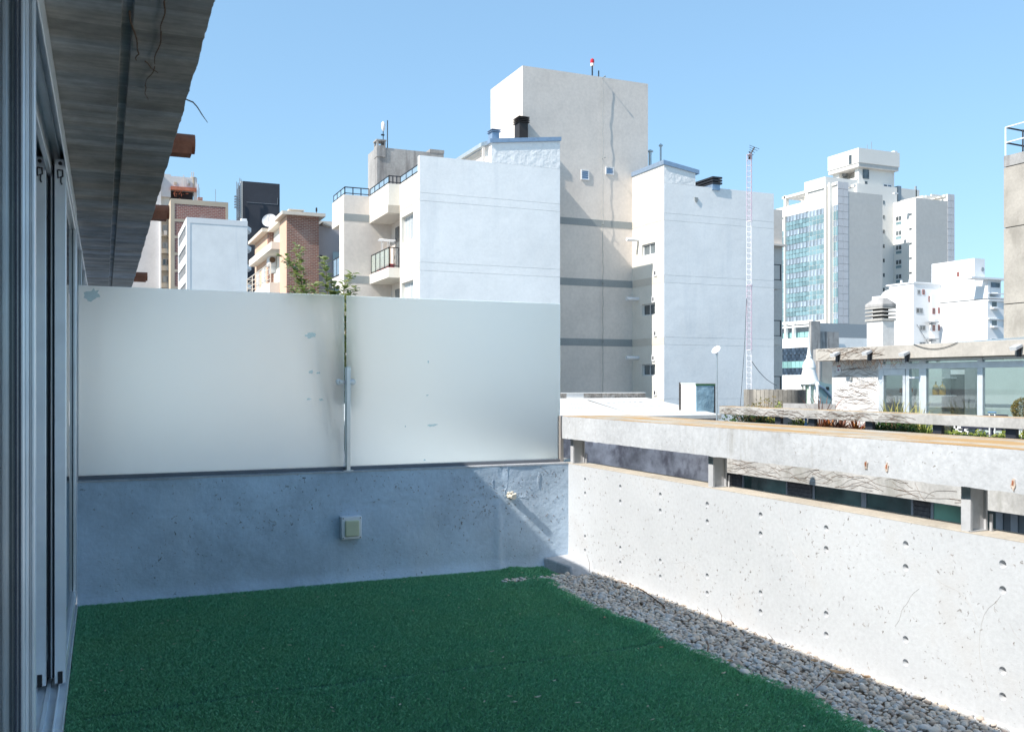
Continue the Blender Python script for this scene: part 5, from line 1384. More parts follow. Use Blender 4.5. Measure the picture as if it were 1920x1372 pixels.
part('seat', MB().box(15.85, 16.25, y - .22, y + .22, .28, .33), M['frame'], bc, bev=.01); part('backrest', MB().box(15.82, 15.87, y + .06, y + .24, .96, ZX(1880, 774, 15.95) + .02), M['bluep'], bc, bev=.012); part('back_post', MB().box(15.84, 15.86, y + .08, y + .10, .33, .96).box(15.84, 15.86, y + .20, y + .22, .33, .96), M['frame'], bc); part('armrest', MB().box(15.9, 16.2, y - .25, y - .2, .62, .68), M['frame'], bc, bev=.01)
for a in (15.87, 16.2):
    for b in (-.2, .2): part('leg', MB().box(a, a + .04, y + b - .02, y + b + .02, -.325, .28), M['frame'], bc)
y = at(1838, 16.0)
cu = MB(); cu.box(15.95, 16.38, y - .34, y - .1, .62, ZX(1848, 777, 16.0)); cu.prism([(y - .1, .62), (y + .45, .62), (y + .4, .70), (y + .1, .84), (y - .1, .86)], 'x', 15.95, 16.36)
for a in (15.97, 16.34):
    for b in (-.3, .38): cu.box(a - .02, a + .02, y + b - .02, y + b + .02, -.325, .625)
single('dark_lounge_chair', cu, plain('navy_cushion', (0.03, 0.035, 0.06), .8), 'navy cushioned lounge chair at the white mullion of the pavilion', 'chair', bev=.03)
wb_ = [(1768, 1795), (1830, 1868), (1872, 1905)]
for i, (a, b) in enumerate(wb_):
    y0, y1 = sorted((YX(a, 16.0), YX(b, 16.0))); m_ = MB()
    for k in range(3): m_.box(15.75 + .19 * k, 15.92 + .19 * k, y0, y1, .26, .30)
    for k in range(2): m_.box(16.3, 16.34, y0, y1, .42 + .17 * k, .55 + .17 * k)
    for q in (y0 + .05, y1 - .1): m_.box(15.8, 15.86, q, q + .06, -.325, .26); m_.box(16.3, 16.345, q, q + .06, -.325, .7)
    single('white_bench', m_, M['frame'], ('white slatted bench below the inner door of the pavilion', 'white slatted bench below the white pavilion mullion', 'white slatted bench beside the dark post nearest the ball tree')[i], 'bench', 'white benches on the opposite terrace', bev=.006)
# fascia flood lights
def flood(px, py, i, lab):
    y = YX(px, XF); z = ZX(px, py, XF); t = thing('flood_light', lab, 'light', (XF - .05, y, z - .08), 'flood lights along the pavilion roof edge')
    part('bracket', MB().box(XF - .05, XF - .001, y - .03, y + .03, z - .17, z + .02), M['darkmetal'], t)
    part('lamp_head', MB().prism([(XF - .20, z + .01), (XF - .03, z + .07), (XF - .005, z + .02), (XF - .17, z - .05)], 'y', y - .08, y + .08), M['postpaint'], t, bev=.006)
    part('reflector', MB().prism([(XF - .205, z + .008), (XF - .2, z + .01), (XF - .17, z - .052), (XF - .176, z - .056)], 'y', y - .07, y + .07), M['frame'], t)
for i, (px, py, lab) in enumerate(((1572, 665, 'small flood light on the roof edge above the wall sign'), (1632, 662, 'small flood light on the roof edge under the concrete chimney'), (1702, 664, 'flood light on the roof edge above the glass door'), (1912, 652, 'flood light on the roof edge under the tall concrete pier'))): flood(px, py, i, lab)
y = YX(1573, XV); z = ZX(1573, 693, XV); sg = thing('wall_sign', 'small white wall sign with a red and blue emblem on the pavilion wall', 'sign', (XV, y, z))
part('sign_board', MB().box(XV - .015, XV - .001, y - .085, y + .085, z - .065, z + .065), M['frame'], sg)
rr = random.Random(3)
part('emblem', MB().prism([(y + .055, z - .01), (y + .02, z + .005), (y + .005, z + .03), (y - .01, z), (y - .05, z + .01), (y - .02, z - .015), (y - .03, z - .04), (y, z - .02), (y + .03, z - .04), (y + .02, z - .012)], 'x', XV - .018, XV - .0155), plain('emblem_purple', (0.22, 0.05, 0.20), .5), sg)
part('emblem', MB().prism([(y + .06, z + .07), (y + .02, z + .10), (y, z + .085), (y - .02, z + .11), (y - .07, z + .072)], 'x', XV - .017, XV - .002), plain('emblem_red', (0.5, 0.08, 0.08), .5), sg)
y = YX(1597, XV); z = ZX(1597, 710, XV); single('junction_box', MB().box(XV - .05, XV - .001, y - .035, y + .035, z - .04, z + .04), M['band'], 'small grey junction box on the pavilion wall at the shadow edge', 'box', bev=.005)
vine((1561, 1647), XV, 130, 5, (-.3, 1.95), 1.3, .0034, lab='fan of dead creeper stems over the white pavilion wall', rnd=.22)
vine((1531, 1660), XF, 60, 6, (zf0, zf1), 1.0, .0036, lab='dead creeper over the pavilion roof edge below the chimney', rnd=.4)
hv = MB(); rr = random.Random(66)
for i in range(46):
    y = rr.uniform(YX(1690, XF), YX(1565, XF)); p = Vector((XF - .01, y, zf0 + .01)); hv.tube([p, p + Vector((rr.uniform(-.03, .05), rr.uniform(-.08, .08), -rr.uniform(.05, .12))), p + Vector((rr.uniform(-.03, .08), rr.uniform(-.15, .15), -rr.uniform(.12, .28)))], [.005, .004, .002], 3)
single('hanging_creeper', hv, M['bark'], 'fringe of brown creeper ends hanging under the pavilion roof edge', 'creeper', fix=False)
a, b = PD(1714, 645, 20.0), PD(1797, 641, 20.0); a.x = XF - .02; b.x = XF - .02
a = Vector((XF - .02, YX(1714, XF), ZX(1714, 645, XF))); b = Vector((XF - .02, YX(1797, XF), ZX(1797, 641, XF)))
single('slack_cable', MB().tube(sag(a, b, .12, 18), .0065, 5), M['black'], 'black cable sagging across the pavilion roof edge', 'cable')
# chimney on the pavilion roof
XC = 18.2; cy0 = YX(1655, XC); cy1 = YX(1625, XC); cx1 = XY(1677, cy0)
pc = thing('concrete_chimney', 'square concrete chimney with louvred cowl on the pavilion roof', 'chimney', (XC + .3, cy0 + .4, zf1)); zsh = ZX(1655, 601, XC)
part('shaft', MB().box(XC, cx1, cy0, cy1, zf1 - .01, zsh), M['plaster'], pc, bev=.01)
dz = (ZX(1655, 573, XC) - zsh) / 4; e = .035
for i in range(4):
    z = zsh + dz * i; part('cowl_slab', MB().prism([(cy0 - e, z + (0.03 if i else .002)), (cy1 + e, z + (.03 if i else .002)), (cy1 + e * .4, z + dz * .72), (cy0 - e * .4, z + dz * .72)], 'x', XC - e, cx1 + e), M['railconc'], pc)
part('cowl_core', MB().box(XC + .1, cx1 - .1, cy0 + .1, cy1 - .1, zsh, zsh + dz * 4), M['black'], pc)
z = zsh + dz * 4; zt_ = ZX(1655, 557, XC); k = .12; cp = MB(); q0 = [(XC - e, cy0 - e), (cx1 + e, cy0 - e), (cx1 + e, cy1 + e), (XC - e, cy1 + e)]; q1 = [(XC + k, cy0 + k), (cx1 - k, cy0 + k), (cx1 - k, cy1 - k), (XC + k, cy1 - k)]
cp.v += [(x, y, z - .03) for x, y in q0] + [(x, y, z + .06) for x, y in q0] + [(x, y, zt_) for x, y in q1]
for j in (0, 4):
    for i in range(4): cp.f.append((j + i, j + (i + 1) % 4, j + 4 + (i + 1) % 4, j + 4 + i))
cp.f += [(3, 2, 1, 0), (8, 9, 10, 11)]
part('cowl_cap', cp, M['stain'], pc, bev=.02)
# skylight roof, glazed and extended over the room to let sun brighten it
mr_ = MB(); yk = 17.69
mr_.v += [(17.0, 2, zf1 + .06), (17.0, yk, zf1 + .0), (21.5, yk, zf1 + .28), (21.5, 2, zf1 + .75), (17, 2, zf1 + .04), (17, yk, zf1 - .02), (21.5, yk, zf1 + .26), (21.5, 2, zf1 + .73)]
mr_.f += [(0, 1, 2, 3), (7, 6, 5, 4), (0, 4, 5, 1), (1, 5, 6, 2), (2, 6, 7, 3), (3, 7, 4, 0)]
M['skylight'] = milky('skylight_glass', (0.62, 0.66, 0.68), 0.38)
mrp = part('skylight_roof', mr_, M['skylight'], pv)
for t in (.12, .4, .7): part('roof_rib', MB().tube([(17 + 4.5 * t, 2.0, zf1 + .06 + .69 * t), (17 + 4.5 * t, yk, zf1 + .28 * t)], .03, 4), M['greyframe'], mrp)
# round board-marked tank and low wall
d = 24.5; q0, q1 = PD(1414, 752, d), PD(1529, 752, d); c_ = (q0 + q1) / 2; rad = (q1 - q0).length / 2
wt = thing('concrete_tank', 'round board-marked concrete tank streaked grey and brown', 'tank', (c_.x, c_.y + .4, -.325))
tk = MB(); nb = 44; zt_ = PD(1470, 731, d - .3).z
M['boards'] = surf('board_concrete', (0.30, 0.275, 0.24), .95, .25, 2, .1, 12, .3, 20, .01, .8, (3.5, 3.5, .3), (0.13, 0.12, 0.11), st=(.45, .65))
for i in range(nb):
    t0, t1 = 2 * math.pi * i / nb, 2 * math.pi * (i + .93) / nb; r1, r2 = rad, rad - .12
    tk.prism([(c_.x + r1 * math.cos(t0), c_.y + .4 + r1 * math.sin(t0)), (c_.x + r1 * math.cos(t1), c_.y + .4 + r1 * math.sin(t1)), (c_.x + r2 * math.cos(t1), c_.y + .4 + r2 * math.sin(t1)), (c_.x + r2 * math.cos(t0), c_.y + .4 + r2 * math.sin(t0))], 'z', -.32, zt_ + .004 * (i % 3))
part('tank_wall', tk, M['boards'], wt); part('tank_fill', MB().lathe((c_.x, c_.y + .4, -.32), [(rad - .1, 0), (rad - .1, zt_ + .30)], 30), M['soil'], wt)
q0, q1 = PD(1468, 756, 22.5), PD(1566, 757, 21.6)
single('low_wall', MB().prism([(q0.x, q0.y), (q1.x, q1.y), (q1.x + .15, q1.y + .15), (q0.x + .15, q0.y + .15)], 'z', -.325, q0.z), M['stain'], 'low grey wall in front of the round tank behind the rail', 'wall')
q = PD(1511, 762, 21.5); single('blue_bag', MB().lathe((q.x, q.y, .3), [(.02, 0), (.05, .05), (.045, .25), (.02, .36), (.035, .42), (.01, .45)], 9), M['bluep'], 'small blue plastic bag stuck by the spiky plant', 'bag')

# ------------------------------------------------------------------ small white lantern turret and the wall beside it
d = 46.0; tc = PD(1517, 730, d); s_ = d / F; tr = thing('lantern_turret', 'ornate white lantern turret with a spire and urn beside it', 'turret', (tc.x, tc.y, -6))
M['turret'] = surf('white_turret_plaster', (0.76, 0.77, 0.75), .9, .06, 2)
def tz(py): return PD(1517, py, d).z
prof = [(.2, 615), (1.0, 632), (1.2, 640), (2, 650), (3.2, 660), (4.2, 666), (5.5, 669), (4.5, 671), (9, 677), (11.5, 684), (12.5, 690), (11.5, 691), (12.5, 697), (14.5, 705), (17, 713), (18.5, 716), (18.5, 720), (14, 722)]
prof = [(r * s_, tz(py) - tz(722)) for r, py in prof][::-1]
part('dome', MB().lathe((tc.x, tc.y, tz(722)), prof, 24), M['turret'], tr)
for i in range(8):
    t = 2 * math.pi * i / 8 + .2; x, y = tc.x + 13 * s_ * math.cos(t), tc.y + 13 * s_ * math.sin(t); part('column', MB().cyl((x, y, tz(757)), (x, y, tz(721)), 2.0 * s_, n=10), M['turret'], tr)
part('lantern_glass', MB().lathe((tc.x, tc.y, tz(757)), [(10 * s_, 0), (10 * s_, 36 * s_)], 8), glassy('pale_green_pane', (0.45, 0.55, 0.45), .2), tr)
part('drum', MB().lathe((tc.x, tc.y, -6), [(17 * s_, 0), (17 * s_, tz(757) + 6 - .1), (18 * s_, tz(757) + 6 - .05), (18 * s_, tz(757) + 6), (1 * s_, tz(757) + 6)], 20), M['turret'], tr)
u = PD(1533, 740, d - 1.2); ur = thing('stone_urn', 'slim white baluster urn at the foot of the lantern turret', 'urn', (u.x, u.y, -6)); uz = lambda py: PD(1533, py, d - 1.2).z
part('baluster', MB().lathe((u.x, u.y, -6), [(4 * s_, 0), (4 * s_, uz(752) + 6), (5 * s_, uz(750) + 6), (2.5 * s_, uz(746) + 6), (4.5 * s_, uz(740) + 6), (2 * s_, uz(732) + 6), (3.2 * s_, uz(724) + 6), (4.2 * s_, uz(721) + 6), (2 * s_, uz(715) + 6)], 14), M['turret'], ur)
Yb = 52.0; x0, x1 = XY(1526, Yb), XY(1600, Yb)
cbk = thing('copper_roof_house', 'grey plastered house end with a green copper curved roof behind the turret', 'building', (x0 + 2, Yb, -20))
part('wall', MB().box(XY(1539, Yb), x1 + 4, Yb, Yb + .6, -20, ZY(1545, 676, Yb)), M['fascia'], cbk); part('wall', MB().box(XY(1536, Yb), XY(1539, Yb) - .003, Yb - .02, Yb + .6, -20, ZY(1545, 655, Yb)), M['stain'], cbk)
M['copper'] = surf('green_copper', (0.30, 0.42, 0.42), .6, .15, 1)
zq = [ZY(1540, p, Yb - .5) for p in (712, 720, 728, 745)]
part('copper_roof', MB().prism([(XY(1530, Yb - .5), zq[0]), (XY(1548, Yb - .5), zq[1] + .05), (x1, zq[2]), (x1, -3), (XY(1530, Yb - .5), -3)], 'y', Yb - .5, Yb - .01), M['copper'], cbk)
part('roof_edge', MB().tube([(XY(1530, Yb - .6), Yb - .6, zq[1]), (XY(1545, Yb - .6), Yb - .6, zq[2]), (XY(1560, Yb - .6), Yb - .6, zq[3])], .08, 6), M['flash'], cbk)
part('vent_hole', MB().box(XY(1549, Yb - .52), XY(1554.5, Yb - .52), Yb - .52, Yb - .5005, ZY(1551, 731, Yb), ZY(1551, 725, Yb)), M['black'], cbk)

# ------------------------------------------------------------------ podium office block with dark glass bands
XPD = 100.0
po = thing('office_block', 'low white office block with dark and green glass bands behind the turret', 'building', (105, 118, -24))
y0, y1 = YX(1524, XPD), YX(1440, XPD)
def zp(py): return ZX(1490, py, XPD)
def slab(a, b, mat, o=0, nm='wall'): return part(nm, MB().box(XPD - o, XPD + 12, y0, y1, zp(a), zp(b)), mat, po)
slab(800, 703, M['white'], 0.02); slab(652, 634, M['white'], .02)
M['navyglass'] = glassy('navy_glass', (0.06, 0.09, 0.13), .06, .5); M['tealglass'] = glassy('teal_spandrel', (0.26, 0.47, 0.46), .15, .1)
proto = {}
def panes(parent, X, ya, yb, n, za, zb, mat, nm, gap=.05):
    w = (yb - ya) / n
    key = (round(w, 4), round(zb - za, 4), mat)
    for i in range(n):
        yc = ya + w * (i + .5)
        if key not in proto:
            m_ = MB().box(-.04, .04, -w / 2 + gap / 2, w / 2 - gap / 2, gap / 2, zb - za - gap / 2); me_ = mesh_from(m_, (0, 0, 0), nm); me_.materials.append(M[mat]); proto[key] = me_
        o_ = bpy.data.objects.new(nm, proto[key]); C.objects.link(o_); o_.parent = parent; r0 = ROOT[parent.name]; o_.location = (X - r0[0], yc - r0[1], za - r0[2])
part('backing', MB().box(XPD + .05, XPD + 11, y0 + .02, y1, zp(703) + .01, zp(652) - .01), M['greyframe'], po)
for za, zb, mt in ((703, 690, 'navyglass'), (690, 677, 'tealglass'), (677, 664, 'navyglass'), (664, 652, 'navyglass')): panes(po, XPD, y0, y1, 11, zp(za), zp(zb), mt, 'glass_panel', .07)
part('backing', MB().box(XPD + 1.0, XPD + 11, y0 + .02, y1, zp(634) + .01, zp(608)), M['greyframe'], po)
panes(po, XPD + .9, y0 + .2, y1, 8, zp(633), zp(622), 'tealglass', 'glass_panel', .15)
pf = MB(); pf.box(XPD - .03, XPD + .5, y0, y1, zp(607), zp(602.5)); pf.box(XPD + .1, XPD + .4, y0, y1, zp(614), zp(611))
for p in (1472, 1487, 1520): y = YX(p, XPD); pf.box(XPD - .025, XPD + .4, y - .2, y + .2, zp(633.9), zp(607))
part('pergola_frame', pf, M['white'], po)
Yg = 113.0
gb_ = thing('grey_annex', 'plain grey windowless annex wall between office block and hotel', 'building', (XY(1548, Yg), Yg + 3, -24))
part('wall', MB().box(XY(1521, Yg), XY(1538, Yg), Yg, Yg + .5, -24, ZY(1530, 602, Yg)), M['stain'], gb_); part('wall', MB().box(XY(1538, Yg) + .01, XY(1575.5, Yg), Yg + .3, Yg + .8, -24, ZY(1557, 622, Yg + .3)), M['stain'], gb_)

# ------------------------------------------------------------------ hotel-like tower with a blue and green curtain wall
YH = 150.0
ht_ = thing('glass_tower', 'tall pale concrete tower with a blue-green curtain wall and stepped rooftop', 'building', (150, 160, -24))
XL = XY(1573, YH) - .3
M['hconc'] = surf('pale_tower_concrete', (0.56, 0.54, 0.51), .9, .05, .08, .04, 1.2, .2, 2, .05, .25, (.02, .02, .5), (0.50, 0.50, 0.50)); M['htile'] = surf('pale_stone_tile', (0.60, 0.59, 0.60), .8, .05, .15, .04, 1); M['hpale'] = surf('off_white_tower_paint', (0.74, 0.72, 0.68), .9, .04, .1)  # last one: paler tone for the tower's sides, recess, piers and rooftop
yT = YX(1471, XL); zTop = ZX(1552, 388, XL); zBot = ZX(1552, 603, XL)
x591, x655, x718, x777, x790 = [XY(p, YH) for p in (1591, 1655, 1718, 1777, 1790)]
zs1, zs2 = ZY(1600, 360, YH), ZY(1573, 340, YH)
part('party_wall', MB().box(x591, x655, YH + .05, YH + 24, -24, zs1), M['hconc'], ht_); part('party_wall', MB().box(x718, x777, YH + .05, YH + 24, -24, ZY(1718, 371, YH)), M['hconc'], ht_)
part('side_wall', MB().box(x718 - .06, x718 - .001, YH + .06, YH + 6.3, -24, ZY(1718, 371, YH) - .02), M['hpale'], ht_)
part('recess_wall', MB().box(x655 - 1, x718 + 1, YH + 6.3, YH + 24, -24, ZY(1665, 350, YH + 6.3)), M['hpale'], ht_)
for a, b, zt_ in ((XL, x591 - .005, zs2), (x777 + .005, x790, ZY(1783, 364, YH))):
    # stone-clad end piers, tile by tile along the courses
    part('pier', MB().box(a, b, YH + .12, YH + 9, -24, zt_ - .05), M['hpale'], ht_); nz = 24; n_x = 2
    zlo = 6.0; tl = MB(); hh = (zt_ - zlo) / nz
    for k in range(nz):
        for q in range(n_x): w = (b - a) / n_x; tl.box(a + w * q + .03, a + w * (q + 1) - .03, YH, YH + .119, zlo + hh * k + .04, zlo + hh * (k + 1) - .04)
    parts('stone_tile', tl, M['htile'], ht_)
part('parapet_band', MB().box(XL + .02, XL + 10, YH + 9.01, yT + 3, zTop + .02, ZX(1552, 367, XL)), M['hpale'], ht_)
part('parapet_band', MB().box(XL + .01, XL + 10, YH + .13, YH + 9.0, zTop + .02, ZX(1568, 363, XL)).box(XL + .3, XL + 10, YH + .2, yT + 3, -24, zTop), M['hpale'], ht_)
# curtain wall: each storey one row of curtained windows over two rows of green spandrels
M['hwin'] = glassy('reflecting_window', (0.30, 0.36, 0.42), .06, .4, (.5, .5, .12)); M['hgreen'] = glassy('green_spandrel_glass', (0.20, 0.315, 0.345), .1, .1)
yA, yB = YX(1551, XL), YX(1474, XL); FH = (zTop - zBot) / 7.55
for i in range(8):
    z1 = zTop - FH * i
    panes(ht_, XL - .02, yA, yB, 12, z1 - FH * .40, z1, 'hwin', 'window_pane', .10)
    if i < 7: panes(ht_, XL - .02, yA, yB, 12, z1 - FH * .70, z1 - FH * .40, 'hgreen', 'spandrel_panel', .10); panes(ht_, XL - .02, yA, yB, 12, z1 - FH, z1 - FH * .70, 'hgreen', 'spandrel_panel', .10)
yC, yD = YX(1572, XL), YX(1562.5, XL)
for i in range(9):
    z1 = zTop - FH * i
    panes(ht_, XL - .02, yC + .1, yD, 2, z1 - FH * .40, z1, 'hwin', 'window_pane', .10); panes(ht_, XL - .02, yC + .1, yD, 2, z1 - FH, z1 - FH * .40, 'hgreen', 'spandrel_panel', .10)
yE, yF2 = YX(1471.5, XL), YX(1464, XL)
for i in range(8):
    z1 = zTop - FH * (i + .9); panes(ht_, XL + .3, yE, yF2, 2, z1 - FH * .40, z1, 'hgreen', 'window_pane', .10); panes(ht_, XL + .3, yE, yF2, 2, z1 - FH, z1 - FH * .40, 'hgreen', 'spandrel_panel', .10)
cl = MB(); zq = ZX(1557, 344, XL)
y0, y1 = YX(1562, XL), YX(1556, XL); cl.box(XL - .8, XL + .3, y0 + .02, y0 + .5, -2, zq); cl.box(XL - .8, XL + .3, y1 + .3, YX(1551, XL) - .05, -2, zq)
y0, y1 = YX(1474, XL) + .05, YX(1471.5, XL); cl.box(XL - .3, XL + .3, y0, y1, -2, ZX(1472, 367, XL))
part('column', cl, M['hpale'], ht_); part('column_slot', MB().box(XL - .2, XL + .3, YX(1562, XL) + .51, YX(1556, XL) + .29, -2, zq - .2), M['hconc'], ht_)
# pergola over the parapet
pg = MB(); za_ = ZX(1573, 341, XL); pg.box(XL - .3, XL + .3, YH + .1, yT + .5, za_ - .55, za_); pg.box(XL + 4.5, XL + 5, YH + .2, yT + .5, za_ - .55, za_ - .001)
for i in range(16): y = YH + 1.0 + i * (yT - YH - 1) / 15; pg.box(XL + .3, XL + 4.5, y, y + .35, za_ - .5, za_ - .05)
for p in (1473, 1514, 1552): y = YX(p, XL); pg.box(XL - .25, XL + (2.5 if p == 1514 else .6), y - .35, y + .35, zTop, za_ - .56)
part('pergola', pg, M['hpale'], ht_)
pg = MB(); za2 = ZY(1777, 364, YH); pg.box(x777 - .4, x777, YH + .4, YH + 11, za2 - .5, za2 - .06); pg.box(x777 - 4, x777 - 3.6, YH + 3, YH + 11, za2 - .5, za2 - .07)
for i in range(7): pg.box(x777 - 3.6, x777 - .4, YH + 1 + i * 1.5, YH + 1.4 + i * 1.5, za2 - .48, za2 - .1)
pg.box(x777 - 2.2, x777 - 1.9, YH + 5, YH + 5.3, za2 - 4, za2 - .5)
part('pergola', pg, M['hpale'], ht_)
part('roof_room', MB().box(XL + 3, XL + 12, YH + 7, YX(1508, XL + 3), zTop - 1, ZX(1508, 345, XL + 3) + .3), M['hpale'], ht_)
# stepped head
YK = 158.0; hx0, hx1 = XY(1610, YK), XY(1687, YK); hy = YX(1552, hx0); zb0, zb1, zb2_ = ZY(1610, 312, YK), ZY(1610, 322, YK), ZY(1610, 277, YK)
part('head_box', MB().box(hx0, hx1, YK, hy, zb0 + .9, zb2_), M['hpale'], ht_); part('head_box', MB().box(hx0 + .15, hx1 - .2, YK + .15, hy, zb0, zb0 + .899), M['hconc'], ht_)
ix = hx0 + 1.0
parts('head_core', MB().box(ix + 3.2, hx1 - .6, YK + 1, hy - .5, 25, zb0 - .002).box(ix, ix + 3.2, YK + 1, YK + 2.2, 25, zb0 - .003).box(ix, ix + 3.2, hy - 2.5, hy - .6, 25, zb0 - .003), M['hpale'], ht_)
part('dark_window', MB().box(XY(1617.5, YK + 1), XY(1629, YK + 1), YK + .9, YK + .99, ZY(1623, 333, YK), ZY(1623, 315.5, YK)), M['winglass'], ht_)
part('dark_window', MB().box(XY(1621.5, YK + 1), XY(1626, YK + 1), YK + .9, YK + .99, ZY(1623, 344.5, YK), ZY(1623, 338, YK)), M['winglass'], ht_)
window_y(ht_, YK + 1, XY(1655.5, YK + 1), XY(1672, YK + 1), ZY(1664, 352, YK), ZY(1664, 343, YK), -.08, 1, 'navyglass', 'frame', .2)
part('slit_window', MB().box(hx0 - .06, hx0 - .002, YX(1597, hx0), YX(1592, hx0), ZX(1594, 308, hx0), ZX(1594, 291, hx0)), M['winglass'], ht_)
mc = MB(); rr = random.Random(2); y = YX(1585, ix + 1.5); zz = ZX(1585, 334, ix)
for i in range(14): a, b = rr.uniform(0, 3), rr.uniform(0, 2.8); mc.box(ix + .3 + rr.uniform(0, 1.5), ix + .9 + rr.uniform(.2, 1.6), y + a - 1.4, y + a - .8, zz + b - 1.6, zz + b - 1.0)
part('plant_equipment', mc, M['greyframe'], ht_)
part('head_floor', MB().box(ix - .2, ix + 6, YK + 1.2, hy - .5, ZX(1580, 340, ix) - .5, ZX(1580, 340, ix)), M['hpale'], ht_)
Y3 = 165.0; part('setback_block', MB().box(XY(1640, Y3), XY(1724, Y3), Y3, Y3 + 8, 20, ZY(1700, 354, Y3)), M['hpale'], ht_)
parts('roof_vent', MB().box(XY(1684, Y3 - 3), XY(1690, Y3 - 3), Y3 - 3, Y3, 30, ZY(1688, 349, Y3 - 3)).box(XY(1717, Y3), XY(1719, Y3), Y3, Y3 + .4, 40, ZY(1717, 349, Y3)), M['greyframe'], ht_)
for px, a, b in ((1626, 280, 271), (1634, 281, 266)): part('aerial', MB().tube([(XY(px, YK + 2), YK + 2, zb2_ - .2), (XY(px, YK + 2), YK + 2, ZY(px, b, YK + 2))], .06, 4), M['greyframe'], ht_)
part('roof_vent', MB().box(XY(1677, YK + 1), XY(1683, YK + 1), YK + 1, YK + 2, zb2_, zb2_ + .7), M['frame'], ht_)
# windows of the recess: left faces and back wall
Xr = x718 - .061
for i in range(6):
    z1 = ZX(1685, 405 + 27.2 * i, Xr); y0, y1 = YX(1691, Xr), YX(1679.5, Xr)
    window_x(ht_, Xr, y0, y1, z1 - 1.15, z1, 0, 1, 'winglass', 'frame', .12, rec=False); window_x(ht_, Xr, y0, y1, z1 - 2.0, z1 - 1.22, 0, 0, 'hgreen', 'frame', .1, rec=False)
    z2 = ZX(1706, 400 + 27.4 * i, Xr); y0, y1 = YX(1710.5, Xr), YX(1704.5, Xr); window_x(ht_, Xr, y0, y1, z2 - .55, z2, 0, 0, 'winglass', 'frame', .08, rec=False)
Yr = YH + 6.3
for i in range(7):
    z1 = ZY(1657, 376.5 + 27.2 * i, Yr); part('dark_window', MB().box(XY(1655.5, Yr), XY(1658.5, Yr), Yr - .06, Yr - .002, z1 - .8, z1), M['winglass'], ht_)
for px, py in ((1608, 364), (1649, 367), (1681, 362)): x = XY(px, YH + 1); z = ZY(px, py, YH + 1); part('roof_lamp', MB().box(x - .5, x + .5, YH + 1, YH + 1.6, z - .2, z + .1), M['frame'], ht_)

# ------------------------------------------------------------------ white deco building on the right
wd_ = thing('white_deco_building', 'bright white stepped building with curved shoulders and red framed windows', 'building', (130, 118, -24))
M['pure'] = surf('bright_white_paint', (0.80, 0.80, 0.80), .9, .03, .2, .02, 3)
YD = 110.0; dx0, dx1 = XY(1852, YD), XY(1884, YD); dy1 = YX(1760, dx0); zt_ = ZY(1852, 534, YD)
part('wing', MB().box(dx0, dx1 + 1, YD, dy1, -24, zt_ - 2.3), M['pure'], wd_)
part('cornice', MB().box(dx0 - .15, dx1 + 1, YD - .15, dy1, zt_ - 2.2, zt_ - 2.0).box(dx0 - .12, dx0 + .3, YD - .12, dy1, zt_ - 2.0, zt_ - .1), M['pure'], wd_)
for py in (550.5, 563.3, 598): z = ZY(1868, py, YD); part('string_course', MB().box(dx0 + .02, dx1 + 1, YD - .25, YD - .001, z - .12, z + .06), M['pure'], wd_)
y3 = YD + .9; part('attic', MB().box(dx0 + 1.2, dx1 + .2, y3, dy1 - 1, zt_ - 2.3, ZY(1850, 523, YD)), M['pure'], wd_)
part('attic_window', MB().box(XY(1858, y3), XY(1874, y3), y3 - .08, y3 - .002, ZY(1866, 539, y3), ZY(1866, 530, y3)), M['navyglass'], wd_)
part('attic_slab', MB().box(XY(1815, y3), dx1 + .8, YD + .2, y3 + 1, ZY(1850, 523, YD) + .01, ZY(1850, 519.5, YD)), M['pure'], wd_)
for py0_, py1_ in ((564.5, 576.5), (599.5, 611.5), (634, 646)):
    w_ = window_y(wd_, YD, XY(1858, YD), XY(1869.5, YD), ZY(1864, py1_, YD), ZY(1864, py0_, YD), -.07, 0, 'winglass', 'frame', .12)
    x0, x1 = XY(1857, YD), XY(1870.5, YD); z = ZY(1864, py1_, YD); part('window_sill', MB().box(x0, x1, YD - .7, YD - .002, z - .25, z - .08), M['pure'], wd_)
    window_y(wd_, YD, XY(1881, YD), XY(1889, YD), ZY(1885, py1_, YD), ZY(1885, py0_, YD), -.07, 0, 'winglass', 'frame', .12)
# second wing further back
Y1 = dy1; wx0, wx1 = XY(1713, Y1), XY(1762, Y1); zw = ZY(1713, 531, Y1)
part('wing', MB().box(wx0, wx1 + 2, Y1 + .01, YX(1667, wx0), -24, zw).box(wx0 + .001, wx1, YX(1667, wx0), YX(1635, wx0), -24, ZX(1640, 556, wx0)), M['pure'], wd_)
pts = []; ya, yb = YX(1667, wx0), YX(1652, wx0)
for i in range(9): t = i / 8 * math.pi / 2; pts.append((ya + (yb - ya) * math.sin(t), ZX(1660, 556, wx0) + (zw - .6 - ZX(1660, 556, wx0)) * math.cos(t)))
part('curved_shoulder', MB().prism([(ya - .01, ZX(1660, 556, wx0) - .5)] + pts, 'x', wx0 + .002, wx0 + 4), M['pure'], wd_)
part('cornice', MB().box(wx0 - .15, wx1, Y1 - .15, ya + .6, zw + .002, zw + .25), M['pure'], wd_)
M['redfr'] = plain('red_window_frame', (0.30, 0.08, 0.06), .6)
for (a, b, c, d_2, fr_) in ((1720, 1725.5, 543, 552, 'greyframe'), (1729.5, 1733.5, 543, 552, 'redfr'), (1741, 1745, 555, 566, 'redfr'), (1717.5, 1730, 577, 587, 'greyframe'), (1724, 1735, 609.5, 619.5, 'greyframe'), (1724, 1735, 641, 650, 'greyframe')):
    window_y(wd_, Y1, XY(a, Y1), XY(b, Y1), ZY(a, d_2, Y1), ZY(a, c, Y1), -.06, 1 if b - a > 8 else 0, 'winglass', fr_, .12)
Xw = dx0 - .001
